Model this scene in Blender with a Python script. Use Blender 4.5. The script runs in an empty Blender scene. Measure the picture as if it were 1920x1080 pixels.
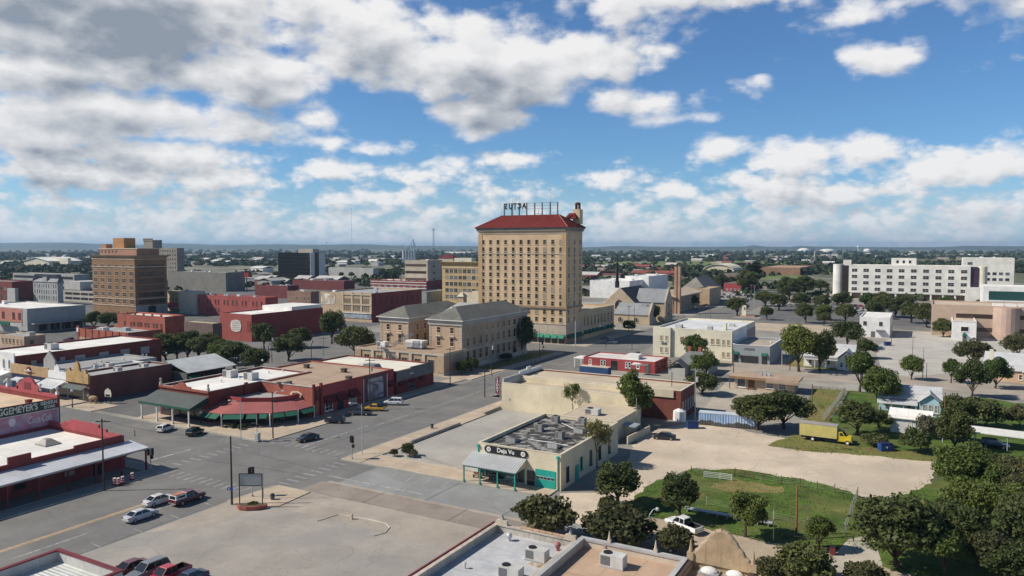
import bpy, bmesh, math, random
from mathutils import Vector, Matrix
R = math.radians
S = bpy.context.scene
COL = S.collection
# ------------------------------------------------------------------ camera
# world axes follow the street grid: +y runs up the main street, +x to its right
F, CAMH, TH, PIT = 1394.0, 40.0, R(29.1), math.atan(78 / 1394.0)
cam_d = bpy.data.cameras.new("camera")
cam_d.sensor_width = 36.0
cam_d.lens = 36.0 * F / 1920.0
cam_d.clip_start, cam_d.clip_end = 0.5, 60000.0
cam = bpy.data.objects.new("camera", cam_d)
cam.location = (0, 0, CAMH)
cam.rotation_euler = (R(90) - PIT, 0, TH)
COL.objects.link(cam)
S.camera = cam
# ------------------------------------------------------------------ exposure, sun, sky
S.view_settings.view_transform = 'Standard'
S.view_settings.look = 'None'
S.view_settings.exposure = 0.06
S.view_settings.gamma = 1.0
SUN_EL = R(41.5)
shx, shy = math.cos(R(32.5)), math.sin(R(32.5))          # way the shadows fall
sun_dir = Vector((-shx * math.cos(SUN_EL), -shy * math.cos(SUN_EL), math.sin(SUN_EL)))
ld = bpy.data.lights.new("sun", 'SUN')
ld.energy, ld.angle, ld.color = 5.0, R(0.53), (1.0, 0.925, 0.81)
sun = bpy.data.objects.new("sun", ld)
sun.rotation_euler = (-sun_dir).to_track_quat('-Z', 'Y').to_euler()
sun.location = (0, 0, 300)
COL.objects.link(sun)


class NT:
    """small helper to wire node trees"""
    def __init__(self, tree):
        self.t = tree; self.n = tree.nodes; self.l = tree.links
    def node(self, typ, **kw):
        n = self.n.new(typ)
        for k, v in kw.items():
            setattr(n, k, v)
        return n
    def put(self, sock, v):
        if hasattr(v, 'is_output'):
            self.l.new(v, sock)
        elif v is not None:
            sock.default_value = v
    def math(self, op, a, b=None, c=None, clamp=False):
        n = self.node('ShaderNodeMath', operation=op, use_clamp=clamp)
        self.put(n.inputs[0], a)
        if b is not None: self.put(n.inputs[1], b)
        if c is not None: self.put(n.inputs[2], c)
        return n.outputs[0]
    def ramp(self, x, a, b, lo=0.0, hi=1.0):
        n = self.node('ShaderNodeMapRange', interpolation_type='SMOOTHSTEP')
        self.put(n.inputs['Value'], x); self.put(n.inputs['From Min'], a); self.put(n.inputs['From Max'], b)
        self.put(n.inputs['To Min'], lo); self.put(n.inputs['To Max'], hi)
        return n.outputs['Result']
    def mix(self, f, a, b, blend='MIX'):
        n = self.node('ShaderNodeMix', data_type='RGBA', blend_type=blend)
        self.put(n.inputs['Factor'], f)
        self.put(n.inputs[6], a if hasattr(a, 'is_output') else (*a, 1) if len(a) == 3 else a)
        self.put(n.inputs[7], b if hasattr(b, 'is_output') else (*b, 1) if len(b) == 3 else b)
        return n.outputs[2]
    def noise(self, vec, scale, detail=4.0, rough=0.55, dist=0.0, out='Fac'):
        n = self.node('ShaderNodeTexNoise')
        self.put(n.inputs['Vector'], vec)
        n.inputs['Scale'].default_value = scale; n.inputs['Detail'].default_value = detail
        n.inputs['Roughness'].default_value = rough; n.inputs['Distortion'].default_value = dist
        return n.outputs[out]
    def vmap(self, vec, scale=(1, 1, 1), loc=(0, 0, 0)):
        n = self.node('ShaderNodeMapping')
        self.put(n.inputs['Vector'], vec); n.inputs['Scale'].default_value = scale; n.inputs['Location'].default_value = loc
        return n.outputs[0]


world = bpy.data.worlds.new("World")
S.world = world
world.use_nodes = True
wt = NT(world.node_tree)
wt.n.clear()
SKY_STRENGTH = 0.085
# clouds: soft cover fields at fixed compass bearings and elevations (degrees from the view axis, degrees up)
CLOUDS = []
for px, py, rx, ry, am in (
        (230, 55, 430, 95, 1.3), (120, 135, 240, 50, 1.1), (480, 165, 150, 62, 1.1), (60, 50, 200, 70, 1.2),
        (700, 90, 190, 80, 1.0), (900, 130, 230, 85, 1.0), (890, 215, 95, 40, .8), (1090, 125, 110, 45, .6),
        (100, 180, 190, 50, .9), (250, 245, 230, 45, .95), (480, 255, 120, 38, .8), (60, 290, 150, 45, .9),
        (300, 310, 200, 34, .8), (590, 240, 36, 22, .55), (700, 280, 60, 13, .35), (620, 275, 50, 14, .4),
        (1270, 5, 230, 50, .85), (1590, 78, 82, 28, .6), (1645, 150, 62, 30, .65), (1840, 5, 150, 70, .9), (1910, 80, 50, 36, .6),
        (1190, 205, 110, 24, .45), (1310, 232, 100, 12, .35), (1385, 180, 30, 9, .25),
        (1352, 282, 62, 30, .75), (1480, 312, 90, 42, .85), (1610, 300, 80, 36, .75), (1800, 338, 150, 38, .85), (1440, 350, 90, 24, .5),
        (430, 340, 130, 24, .7), (620, 325, 90, 24, .6), (820, 330, 100, 28, .6), (960, 305, 50, 14, .4), (150, 345, 180, 30, .8),
        (1130, 340, 80, 18, .5), (1270, 360, 60, 20, .55), (700, 370, 140, 22, .6), (1560, 375, 200, 24, .6), (1850, 400, 120, 18, .5)):
    CLOUDS.append((math.atan((px - 960) / F), math.atan((462 - py) / F), rx / F, ry / F, am))
grp = bpy.data.node_groups.new("cloud_cover", 'ShaderNodeTree')
grp.interface.new_socket("Az", in_out='INPUT', socket_type='NodeSocketFloat')
grp.interface.new_socket("El", in_out='INPUT', socket_type='NodeSocketFloat')
grp.interface.new_socket("Cover", in_out='OUTPUT', socket_type='NodeSocketFloat')
g = NT(grp)
gi = g.node('NodeGroupInput'); go_ = g.node('NodeGroupOutput')
az, el = gi.outputs[0], gi.outputs[1]
best = None
for (a0, e0, rx, ry, am) in CLOUDS:
    dx = g.math('MULTIPLY_ADD', az, 1 / rx, -a0 / rx)
    dy = g.math('MULTIPLY_ADD', el, 1 / ry, -e0 / ry)
    d2 = g.math('MULTIPLY_ADD', dx, dx, g.math('MULTIPLY', dy, dy))
    v = g.math('MULTIPLY', g.math('SUBTRACT', 1.0, g.math('SQRT', d2)), am)
    best = v if best is None else g.math('SMOOTH_MAX', best, v, 0.15)
best = g.math('MAXIMUM', best, -0.75)
# puffs: large high up, small towards the horizon
comb = g.node('ShaderNodeCombineXYZ')
g.put(comb.inputs[0], az); g.put(comb.inputs[1], g.math('MULTIPLY', el, 1.75))
near = g.ramp(el, 0.07, 0.20)
def layer(ns, vs, off):
    v = g.vmap(comb.outputs[0], (1, 1, 1), (off, off * .7, 0))
    n = g.node('ShaderNodeTexNoise', noise_dimensions='2D'); g.put(n.inputs['Vector'], v); n.inputs['Scale'].default_value = ns; n.inputs['Detail'].default_value = 7.0; n.inputs['Roughness'].default_value = 0.6
    va = g.node('ShaderNodeVectorMath', operation='MULTIPLY_ADD'); g.put(va.inputs[0], n.outputs['Color']); va.inputs[1].default_value = (0.9 / vs,) * 3; g.put(va.inputs[2], v)
    o = g.node('ShaderNodeTexVoronoi', voronoi_dimensions='2D', feature='F1'); g.put(o.inputs['Vector'], va.outputs[0]); o.inputs['Scale'].default_value = vs; o.inputs['Detail'].default_value = 1.0
    return g.math('ADD', g.math('MULTIPLY', g.math('SUBTRACT', n.outputs['Fac'], 0.5), 2.5), g.math('MULTIPLY', g.math('SUBTRACT', 0.45, o.outputs['Distance']), 0.6))
nA, nB = layer(6.5, 17.0, 0.4), layer(19.0, 42.0, 3.1)
nn = g.math('ADD', g.math('MULTIPLY', nA, near), g.math('MULTIPLY', nB, g.math('SUBTRACT', 1.0, near)))
nn = g.math('MULTIPLY_ADD', nA, 0.35, g.math('MULTIPLY', nn, 0.8))
low = g.math('MULTIPLY', g.ramp(el, 0.15, 0.03), 0.62)          # broken low band above the horizon
left_ = g.math('MULTIPLY', g.math('MULTIPLY', g.ramp(el, 0.26, 0.12), g.ramp(az, 0.0, -0.35)), 0.46)
best = g.math('MAXIMUM', best, g.math('SUBTRACT', g.math('MAXIMUM', low, left_), 0.42))
away = g.ramp(g.math('ABSOLUTE', az), 0.75, 1.2)   # unseen cloud added behind the view to whiten the ambient light
best = g.math('MAXIMUM', best, g.math('MULTIPLY_ADD', away, 0.35, -0.75))
cov = g.math('ADD', g.math('MULTIPLY_ADD', best, 0.85, 0.16), g.math('MULTIPLY', nn, 0.60))
g.l.new(cov, go_.inputs[0])

tc = wt.node('ShaderNodeTexCoord')
sep = wt.node('ShaderNodeSeparateXYZ')
wt.l.new(tc.outputs['Generated'], sep.inputs[0])
X_, Y_, Z_ = sep.outputs
fwd = wt.math('ADD', wt.math('MULTIPLY', X_, -math.sin(TH)), wt.math('MULTIPLY', Y_, math.cos(TH)))
rgt = wt.math('ADD', wt.math('MULTIPLY', X_, math.cos(TH)), wt.math('MULTIPLY', Y_, math.sin(TH)))
wAz = wt.math('ARCTAN2', rgt, fwd)
wEl = wt.math('ARCSINE', Z_)
def cover(da, de):
    n = wt.node('ShaderNodeGroup'); n.node_tree = grp
    wt.put(n.inputs[0], wt.math('ADD', wAz, da) if da else wAz)
    wt.put(n.inputs[1], wt.math('ADD', wEl, de) if de else wEl)
    return n.outputs[0]
c0, c1, c2 = cover(0, 0), cover(-0.010, 0.016), cover(-0.01, 0.05)
mask = wt.math('MULTIPLY', wt.ramp(c0, -0.06, 0.42), wt.ramp(wEl, -0.02, 0.0))
relief = wt.math('SUBTRACT', c0, c1)
deep = wt.ramp(wt.math('MULTIPLY_ADD', c1, 0.45, wt.math('MULTIPLY', c2, 0.55)), 0.05, 1.2)
lit = wt.math('ADD', wt.math('MULTIPLY', relief, 0.42), wt.math('SUBTRACT', 0.92, wt.math('MULTIPLY', deep, 0.92)), clamp=True)
K = 1.0 / SKY_STRENGTH
ccol = wt.mix(lit, (0.27 * K, 0.31 * K, 0.37 * K), (0.87 * K, 0.86 * K, 0.855 * K))
sky = wt.node('ShaderNodeTexSky', sky_type='NISHITA')
sky.sun_disc = False
sky.sun_elevation = SUN_EL
sky.sun_rotation = math.atan2(sun_dir.x, sun_dir.y)
sky.air_density, sky.dust_density, sky.ozone_density, sky.altitude = 1.0, 0.35, 2.2, 570
hz = wt.ramp(wEl, 0.085, -0.005)
ccol = wt.mix(wt.math('MULTIPLY', hz, 0.5), ccol, (0.50 * K, 0.59 * K, 0.70 * K))
deepen = wt.mix(1.0, sky.outputs[0], (0.66, 0.98, 1.28), 'MULTIPLY')
deepen = wt.mix(wt.ramp(wEl, 0.40, 0.85), deepen, wt.mix(1.0, deepen, (0.58, 0.52, 0.45), 'MULTIPLY'))
skyc = wt.mix(wt.math('MULTIPLY', wt.ramp(wEl, 0.10, 0.0), 0.55), deepen, (0.46 * K, 0.58 * K, 0.74 * K))
full = wt.mix(wt.math('MULTIPLY', mask, 0.97), skyc, ccol)
bg = wt.node('ShaderNodeBackground')
bg.inputs['Strength'].default_value = SKY_STRENGTH
wt.l.new(full, bg.inputs['Color'])
wo = wt.node('ShaderNodeOutputWorld')
wt.l.new(bg.outputs[0], wo.inputs['Surface'])
world.cycles.sampling_method = 'MANUAL'
world.cycles.sample_map_resolution = 512

# ------------------------------------------------------------------ placing
def P(px, py, z=0.0):
    """where a sight line of the survey photo meets the level z, in metres on the street grid"""
    a, b = (px - 960) / F, -(py - 540) / F
    dx, dy, dz = a, math.cos(PIT) + b * math.sin(PIT), -math.sin(PIT) + b * math.cos(PIT)
    t = (z - CAMH) / dz
    X, Y = dx * t, dy * t
    return (X * math.cos(TH) - Y * math.sin(TH), X * math.sin(TH) + Y * math.cos(TH))
def _h(px):
    a = (px - 960) / F
    return (a * math.cos(TH) - math.sin(TH), a * math.sin(TH) + math.cos(TH))
def z_at(x, y, py):
    Y = -x * math.sin(TH) + y * math.cos(TH)
    b = -(py - 540) / F
    return CAMH + Y * (-math.sin(PIT) + b * math.cos(PIT)) / (math.cos(PIT) + b * math.sin(PIT))
def X_on(px, y, z):
    """where the column px of the survey crosses the wall plane y at the level z"""
    a, s, c, cp, hz = (px - 960) / F, math.sin(TH), math.cos(TH), math.cos(PIT), (CAMH - z) * math.sin(PIT)
    return (a * (y * c * cp + hz) - y * s) / (c + a * s * cp)
def Y_on(px, x, z):
    a, s, c, cp, hz = (px - 960) / F, math.sin(TH), math.cos(TH), math.cos(PIT), (CAMH - z) * math.sin(PIT)
    return (a * (-x * s * cp + hz) - x * c) / (s - a * c * cp)
def BX(corner, base, left, right, top):
    """box from the near corner (px, base py, top py) and where its two visible faces end"""
    x1, y0 = P(corner, base)
    h = z_at(x1, y0, top)
    x0, y1 = X_on(left, y0, h), Y_on(right, x1, h)
    return x0, x1, y0, (y1 if y1 > y0 + 1 else y0 + 30), h
def mpp(px, py):
    x, y = P(px, py)
    return (-x * math.sin(TH) + y * math.cos(TH)) / F

# ------------------------------------------------------------------ materials
MATS = {}
def mat(name, col, rough=0.8, var=0.12, scale=0.35, streak=0.0, fine=0.06, spec=0.3, metal=0.0, course=0.0,
        rib=None, ribw=0.0, crack=0.0, seam=0.0, blot=None, blot_amt=0.0, blot_scale=0.08, bump=0.0, rnd=0.0, coat=0.0):
    if name in MATS: return MATS[name]
    m = bpy.data.materials.new(name); m.use_nodes = True
    t = NT(m.node_tree)
    bs = t.n['Principled BSDF']
    geo = t.node('ShaderNodeNewGeometry').outputs['Position']
    col = tuple(col)
    c = col
    if var:
        n = t.noise(geo, scale, 5, 0.6)
        f = t.ramp(n, 0.3, 0.7)
        c = t.mix(f, tuple(v * (1 - var) for v in col), tuple(min(1, v * (1 + var)) for v in col))
    if fine:
        n = t.noise(geo, 4.5, 3, 0.6)
        c = t.mix(1.0, c, t.mix(t.ramp(n, 0.3, 0.7), (1 - fine,) * 3, (1 + fine,) * 3), 'MULTIPLY')
    if var:
        n = t.noise(geo, 0.13, 6, 0.68)
        c = t.mix(1.0, c, t.mix(t.ramp(n, 0.32, 0.68), (.87, .87, .87), (1.09, 1.085, 1.075)), 'MULTIPLY')
    if streak:
        n = t.noise(t.vmap(geo, (1.6, 1.6, 0.12)), 1.0, 4, 0.6)
        c = t.mix(t.math('MULTIPLY', t.ramp(n, 0.52, 0.75), streak), c, tuple(v * 0.45 for v in col))
    if blot:
        n = t.noise(geo, blot_scale, 6, 0.62, 0.4)
        c = t.mix(t.math('MULTIPLY', t.ramp(n, 0.46, 0.62), blot_amt), c, blot)
    if crack:
        wob = t.node('ShaderNodeVectorMath', operation='MULTIPLY_ADD'); t.put(wob.inputs[0], t.noise(geo, 0.35, 3, 0.6, 0, 'Color')); wob.inputs[1].default_value = (2.2,) * 3; t.put(wob.inputs[2], geo)
        vo_ = t.node('ShaderNodeTexVoronoi', feature='DISTANCE_TO_EDGE'); t.put(vo_.inputs['Vector'], wob.outputs[0]); vo_.inputs['Scale'].default_value = 0.14
        ln = t.math('MULTIPLY', t.ramp(vo_.outputs['Distance'], 0.016, 0.004), t.ramp(t.noise(geo, 0.07, 2), 0.42, 0.58))
        c = t.mix(t.math('MULTIPLY', ln, crack), c, tuple(v * 0.55 for v in col))
        sp_ = t.math('MULTIPLY', t.ramp(t.noise(geo, 0.55, 4, 0.7), 0.60, 0.74), crack * 0.9)
        c = t.mix(sp_, c, tuple(v * 0.6 for v in col))
        pl_ = t.math('MULTIPLY', t.ramp(t.noise(t.vmap(geo, (1, 1, 1), (40, 9, 0)), 0.22, 5, 0.65), 0.55, 0.75), crack * 0.55)
        c = t.mix(pl_, c, tuple(min(1, v * 1.3) for v in col))
    if seam:
        for dr in ('X', 'Y'):
            w = t.node('ShaderNodeTexWave', wave_type='BANDS', bands_direction=dr)
            t.put(w.inputs['Vector'], geo); w.inputs['Scale'].default_value = 0.314 / (seam if dr == 'X' else seam * 3.1)
            c = t.mix(t.math('MULTIPLY', t.ramp(w.outputs['Fac'], 0.012, 0.0), 0.34), c, tuple(v * 0.55 for v in col))
        sp_ = t.math('MULTIPLY', t.ramp(t.noise(geo, 0.5, 5, 0.65), 0.58, 0.75), 0.30)
        c = t.mix(sp_, c, tuple(v * 0.62 for v in col))
    if course:
        w = t.node('ShaderNodeTexWave', wave_type='BANDS', bands_direction='Z')
        t.put(w.inputs['Vector'], geo); w.inputs['Scale'].default_value = 0.314 / course
        c = t.mix(t.math('MULTIPLY', t.ramp(w.outputs['Fac'], 0.12, 0.0), 0.35), c, tuple(v * 0.6 for v in col))
    if rib:
        w = t.node('ShaderNodeTexWave', wave_type='BANDS', bands_direction=rib)
        t.put(w.inputs['Vector'], geo); w.inputs['Scale'].default_value = 0.314 / ribw
        bmp = t.node('ShaderNodeBump'); bmp.inputs['Strength'].default_value = 0.4; bmp.inputs['Distance'].default_value = ribw * 0.35
        t.put(bmp.inputs['Height'], w.outputs['Fac']); t.l.new(bmp.outputs[0], bs.inputs['Normal'])
    elif bump:
        n = t.noise(geo, 6.0, 4, 0.6)
        bmp = t.node('ShaderNodeBump'); bmp.inputs['Strength'].default_value = bump; bmp.inputs['Distance'].default_value = 0.08
        t.put(bmp.inputs['Height'], n); t.l.new(bmp.outputs[0], bs.inputs['Normal'])
    if rnd:
        oi = t.node('ShaderNodeObjectInfo').outputs['Random']
        hs = t.node('ShaderNodeHueSaturation')
        t.put(hs.inputs['Value'], t.math('MULTIPLY_ADD', oi, rnd * 2, 1 - rnd))
        t.put(hs.inputs['Color'], c if hasattr(c, 'is_output') else (*c, 1)); c = hs.outputs[0]
    t.put(bs.inputs['Base Color'], c if hasattr(c, 'is_output') else (*c, 1))
    bs.inputs['Roughness'].default_value = rough
    bs.inputs['Metallic'].default_value = metal
    bs.inputs['Specular IOR Level'].default_value = spec
    if coat: bs.inputs['Coat Weight'].default_value = coat; bs.inputs['Coat Roughness'].default_value = 0.08
    MATS[name] = m
    return m
def leaf_mat(name, a, b, rnd=0.18):
    m = bpy.data.materials.new(name); m.use_nodes = True
    t = NT(m.node_tree); bs = t.n['Principled BSDF']
    tco = t.node('ShaderNodeTexCoord').outputs['Object']
    n = t.noise(tco, 0.9, 3, 0.6)
    n3 = t.noise(tco, 7.0, 2, 0.5)
    f = t.math('ADD', t.math('MULTIPLY', t.ramp(n, 0.35, 0.65), 0.65), t.math('MULTIPLY', n3, 0.35))
    c = t.mix(f, a, b)
    oi = t.node('ShaderNodeObjectInfo').outputs['Random']
    hs = t.node('ShaderNodeHueSaturation')
    t.put(hs.inputs['Hue'], t.math('MULTIPLY_ADD', oi, -0.03, 0.512))
    t.put(hs.inputs['Value'], t.math('MULTIPLY_ADD', oi, rnd * 2, 1 - rnd)); t.put(hs.inputs['Color'], c)
    t.put(bs.inputs['Base Color'], hs.outputs[0])
    bs.inputs['Roughness'].default_value = 0.6
    bs.inputs['Specular IOR Level'].default_value = 0.25
    tr = t.node('ShaderNodeBsdfTranslucent'); t.put(tr.inputs['Color'], hs.outputs[0])
    ms = t.node('ShaderNodeMixShader'); ms.inputs[0].default_value = 0.32
    t.l.new(bs.outputs[0], ms.inputs[1]); t.l.new(tr.outputs[0], ms.inputs[2])
    t.l.new(ms.outputs[0], t.n['Material Output'].inputs['Surface'])
    MATS[name] = m
    return m

ASPH = mat('asphalt', (0.182, 0.177, 0.168), 0.9, 0.10, 0.12, crack=0.45, blot=(0.15, 0.15, 0.152), blot_amt=0.5, blot_scale=0.05)
ASPH2 = mat('dark_asphalt', (0.135, 0.132, 0.128), 0.9, 0.15, 0.1, crack=0.4)
CONC = mat('concrete', (0.335, 0.305, 0.272), 0.9, 0.08, 0.15, crack=0.4, blot=(0.27, 0.265, 0.25), blot_amt=0.5, blot_scale=0.09)
WALKM = mat('tan_concrete', (0.47, 0.38, 0.285), 0.9, 0.10, 0.3, crack=0.4, blot=(0.38, 0.32, 0.25), blot_amt=0.5, blot_scale=0.12)
KERBM = mat('kerb_concrete', (0.50, 0.46, 0.38), 0.9, 0.10, 0.5)
TANROAD = mat('tan_road', (0.365, 0.318, 0.265), 0.9, 0.1, 0.12, crack=0.4, blot=(0.33, 0.29, 0.25), blot_amt=0.5, blot_scale=0.06)
BROWNROAD = mat('brown_road', (0.28, 0.24, 0.205), 0.9, 0.1, 0.2, crack=0.4)
PAINT = mat('road_paint', (0.43, 0.425, 0.41), 0.8, 0.25, 1.3, blot=(0.21, 0.205, 0.2), blot_amt=.9, blot_scale=.8)
PAINT2 = mat('worn_road_paint', (0.285, 0.28, 0.27), 0.8, 0.2, 1.3, blot=(0.2, 0.196, 0.19), blot_amt=1.0, blot_scale=.7)
YPAINT = mat('orange_road_paint', (0.46, 0.33, 0.20), 0.8, 0.2, 1.3)
DIRT = mat('caliche_dirt', (0.56, 0.47, 0.365), 0.95, 0.08, 0.06, crack=0.4, blot=(0.46, 0.39, 0.31), blot_amt=0.55, blot_scale=0.05, bump=0.3)
LAWN = mat('lawn', (0.070, 0.118, 0.017), 0.95, 0.35, 0.35, fine=0.35, blot=(0.15, 0.135, 0.045), blot_amt=0.5, blot_scale=0.11, bump=0.8)
DRYLAWN = mat('dry_lawn', (0.21, 0.175, 0.065), 0.95, 0.2, 0.12, fine=0.2, blot=(0.13, 0.15, 0.035), blot_amt=0.7, blot_scale=0.06, bump=0.5)
REDB = mat('dark_red_brick', (0.185, 0.048, 0.038), 0.85, 0.13, 0.5, streak=0.25, course=0.3)
REDB2 = mat('orange_red_brick', (0.36, 0.11, 0.075), 0.85, 0.12, 0.4, streak=0.2, course=0.3)
REDP = mat('red_paint', (0.34, 0.062, 0.062), 0.7, 0.08, 0.5, streak=0.15)
BROWNB = mat('brown_brick', (0.27, 0.155, 0.085), 0.85, 0.08, 0.3, course=0.4)
TANB = mat('tan_brick', (0.47, 0.325, 0.185), 0.85, 0.06, 0.25, streak=0.12, course=0.35)
COURTB = mat('buff_brick', (0.46, 0.335, 0.23), 0.85, 0.07, 0.3, streak=0.15, course=0.35)
STONE = mat('pale_limestone', (0.55, 0.47, 0.37), 0.85, 0.08, 0.4, streak=0.15)
YELB = mat('yellow_brick', (0.52, 0.38, 0.19), 0.85, 0.07, 0.3)
CREAM = mat('cream_stucco', (0.66, 0.575, 0.41), 0.9, 0.05, 0.3, streak=0.15)
CREAM2 = mat('pale_cream_stucco', (0.70, 0.65, 0.50), 0.9, 0.05, 0.3, streak=0.18)
WHITE = mat('white_paint', (0.74, 0.73, 0.70), 0.7, 0.05, 0.5, streak=0.12)
WHITER = mat('white_roof_membrane', (0.78, 0.765, 0.72), 0.8, 0.05, 0.2, seam=2.4, blot=(0.62, 0.60, 0.55), blot_amt=0.35, blot_scale=0.15)
GREYR = mat('grey_roofing', (0.37, 0.37, 0.365), 0.9, 0.1, 0.2, seam=2.4, blot=(0.27, 0.27, 0.27), blot_amt=0.6, blot_scale=0.15)
TANR = mat('tan_roofing', (0.42, 0.31, 0.225), 0.9, 0.06, 0.15, seam=2.4, blot=(0.37, 0.28, 0.21), blot_amt=0.6, blot_scale=0.1)
BEIGER = mat('beige_roofing', (0.52, 0.44, 0.33), 0.9, 0.06, 0.15, seam=2.4, blot=(0.43, 0.36, 0.27), blot_amt=0.6, blot_scale=0.1)
GREYW = mat('grey_stucco', (0.36, 0.355, 0.335), 0.9, 0.08, 0.2, streak=0.5)
GREYW2 = mat('pale_grey_concrete', (0.45, 0.44, 0.415), 0.9, 0.06, 0.2, streak=0.2)
DGREY = mat('dark_grey_paint', (0.13, 0.13, 0.13), 0.8, 0.1, 0.5)
SLATE = mat('grey_slate', (0.165, 0.163, 0.145), 0.9, 0.12, 0.5, spec=.08, rib='Y', ribw=0.8)
SLATEX = mat('grey_slate_shingle', (0.15, 0.155, 0.155), 0.8, 0.15, 0.6)
DSLATE = mat('dark_slate', (0.07, 0.07, 0.075), 0.8, 0.15, 0.6)
REDTILE = mat('red_clay_tile', (0.14, 0.029, 0.027), 0.95, 0.15, 0.8, fine=0.2, spec=0.05)
GLASS = mat('dark_window_glass', (0.03, 0.032, 0.036), 0.08, 0, fine=0, spec=0.6)
GLASSB = mat('brown_window_glass', (0.06, 0.042, 0.032), 0.15, 0, fine=0, spec=0.5, rnd=0.5)
GLASSM = mat('painted_reflection_glass', (0.11, 0.125, 0.14), 0.12, 0, fine=0, spec=0.6)  # grey-blue base colour paints a sky reflection into the pane
GLASSL = mat('blind_window_glass', (0.30, 0.25, 0.19), 0.3, 0, fine=0, spec=0.5)
BLACK = mat('black_paint', (0.015, 0.015, 0.016), 0.6, 0, fine=0)
BLKGL = mat('black_curtain_glass', (0.012, 0.012, 0.012), 0.15, 0, fine=0, spec=0.5)
GALV = mat('galvanised_metal', (0.50, 0.51, 0.52), 0.5, 0.1, 0.6, metal=0.35)
CORR = mat('corrugated_metal', (0.55, 0.56, 0.56), 0.5, 0.08, 0.4, metal=0.3, rib='X', ribw=0.32)
CORRY = mat('corrugated_metal_across', (0.60, 0.62, 0.60), 0.5, 0.08, 0.4, metal=0.2, rib='Y', ribw=0.5)
WOOD = mat('brown_wood', (0.16, 0.095, 0.055), 0.9, 0.2, 1.5)
DWOOD = mat('dark_wood_pole', (0.06, 0.047, 0.04), 0.9, 0.2, 1.5)
TEAL = mat('teal_paint', (0.02, 0.33, 0.27), 0.6, 0.08, 0.6)
GREENC = mat('green_canvas', (0.018, 0.115, 0.072), 0.8, 0.1, 0.6)
GREENC2 = mat('pale_green_canvas', (0.045, 0.22, 0.15), 0.8, 0.1, 0.6)
MAROON = mat('maroon_canvas', (0.13, 0.018, 0.022), 0.8, 0.12, 0.6)
MAROONM = mat('maroon_metal', (0.17, 0.03, 0.035), 0.5, 0.1, 0.6)
REDMET = mat('red_standing_seam', (0.40, 0.115, 0.10), 0.6, 0.08, 0.6, rib='X', ribw=0.5)
BLUEP = mat('blue_paint', (0.02, 0.06, 0.20), 0.55, 0.15, 0.8)
LBLUE = mat('pale_blue_siding', (0.36, 0.53, 0.60), 0.8, 0.06, 0.5, course=0.2)
HOSP = mat('hospital_concrete', (0.72, 0.695, 0.63), 0.9, 0.04, 0.2, streak=0.1)
PURPLE = mat('purple_tinted_glass', (0.06, 0.025, 0.055), 0.15, 0, fine=0, spec=0.6)
TRUNKM = mat('bark', (0.075, 0.055, 0.042), 0.95, 0.25, 3.0)
RUBBER = mat('tyre_rubber', (0.02, 0.02, 0.021), 0.85, 0, fine=0)
RIM = mat('alloy_rim', (0.45, 0.45, 0.46), 0.35, 0, fine=0, metal=0.7)
CHROME = mat('chrome_trim', (0.55, 0.55, 0.56), 0.25, 0, fine=0, metal=0.8)
LAMPW = mat('headlamp_glass', (0.75, 0.75, 0.72), 0.2, 0, fine=0)
LAMPR = mat('tail_lamp_red', (0.35, 0.02, 0.02), 0.3, 0, fine=0)
CGLASS = mat('car_glass', (0.018, 0.02, 0.023), 0.06, 0, fine=0, spec=0.6)

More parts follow.
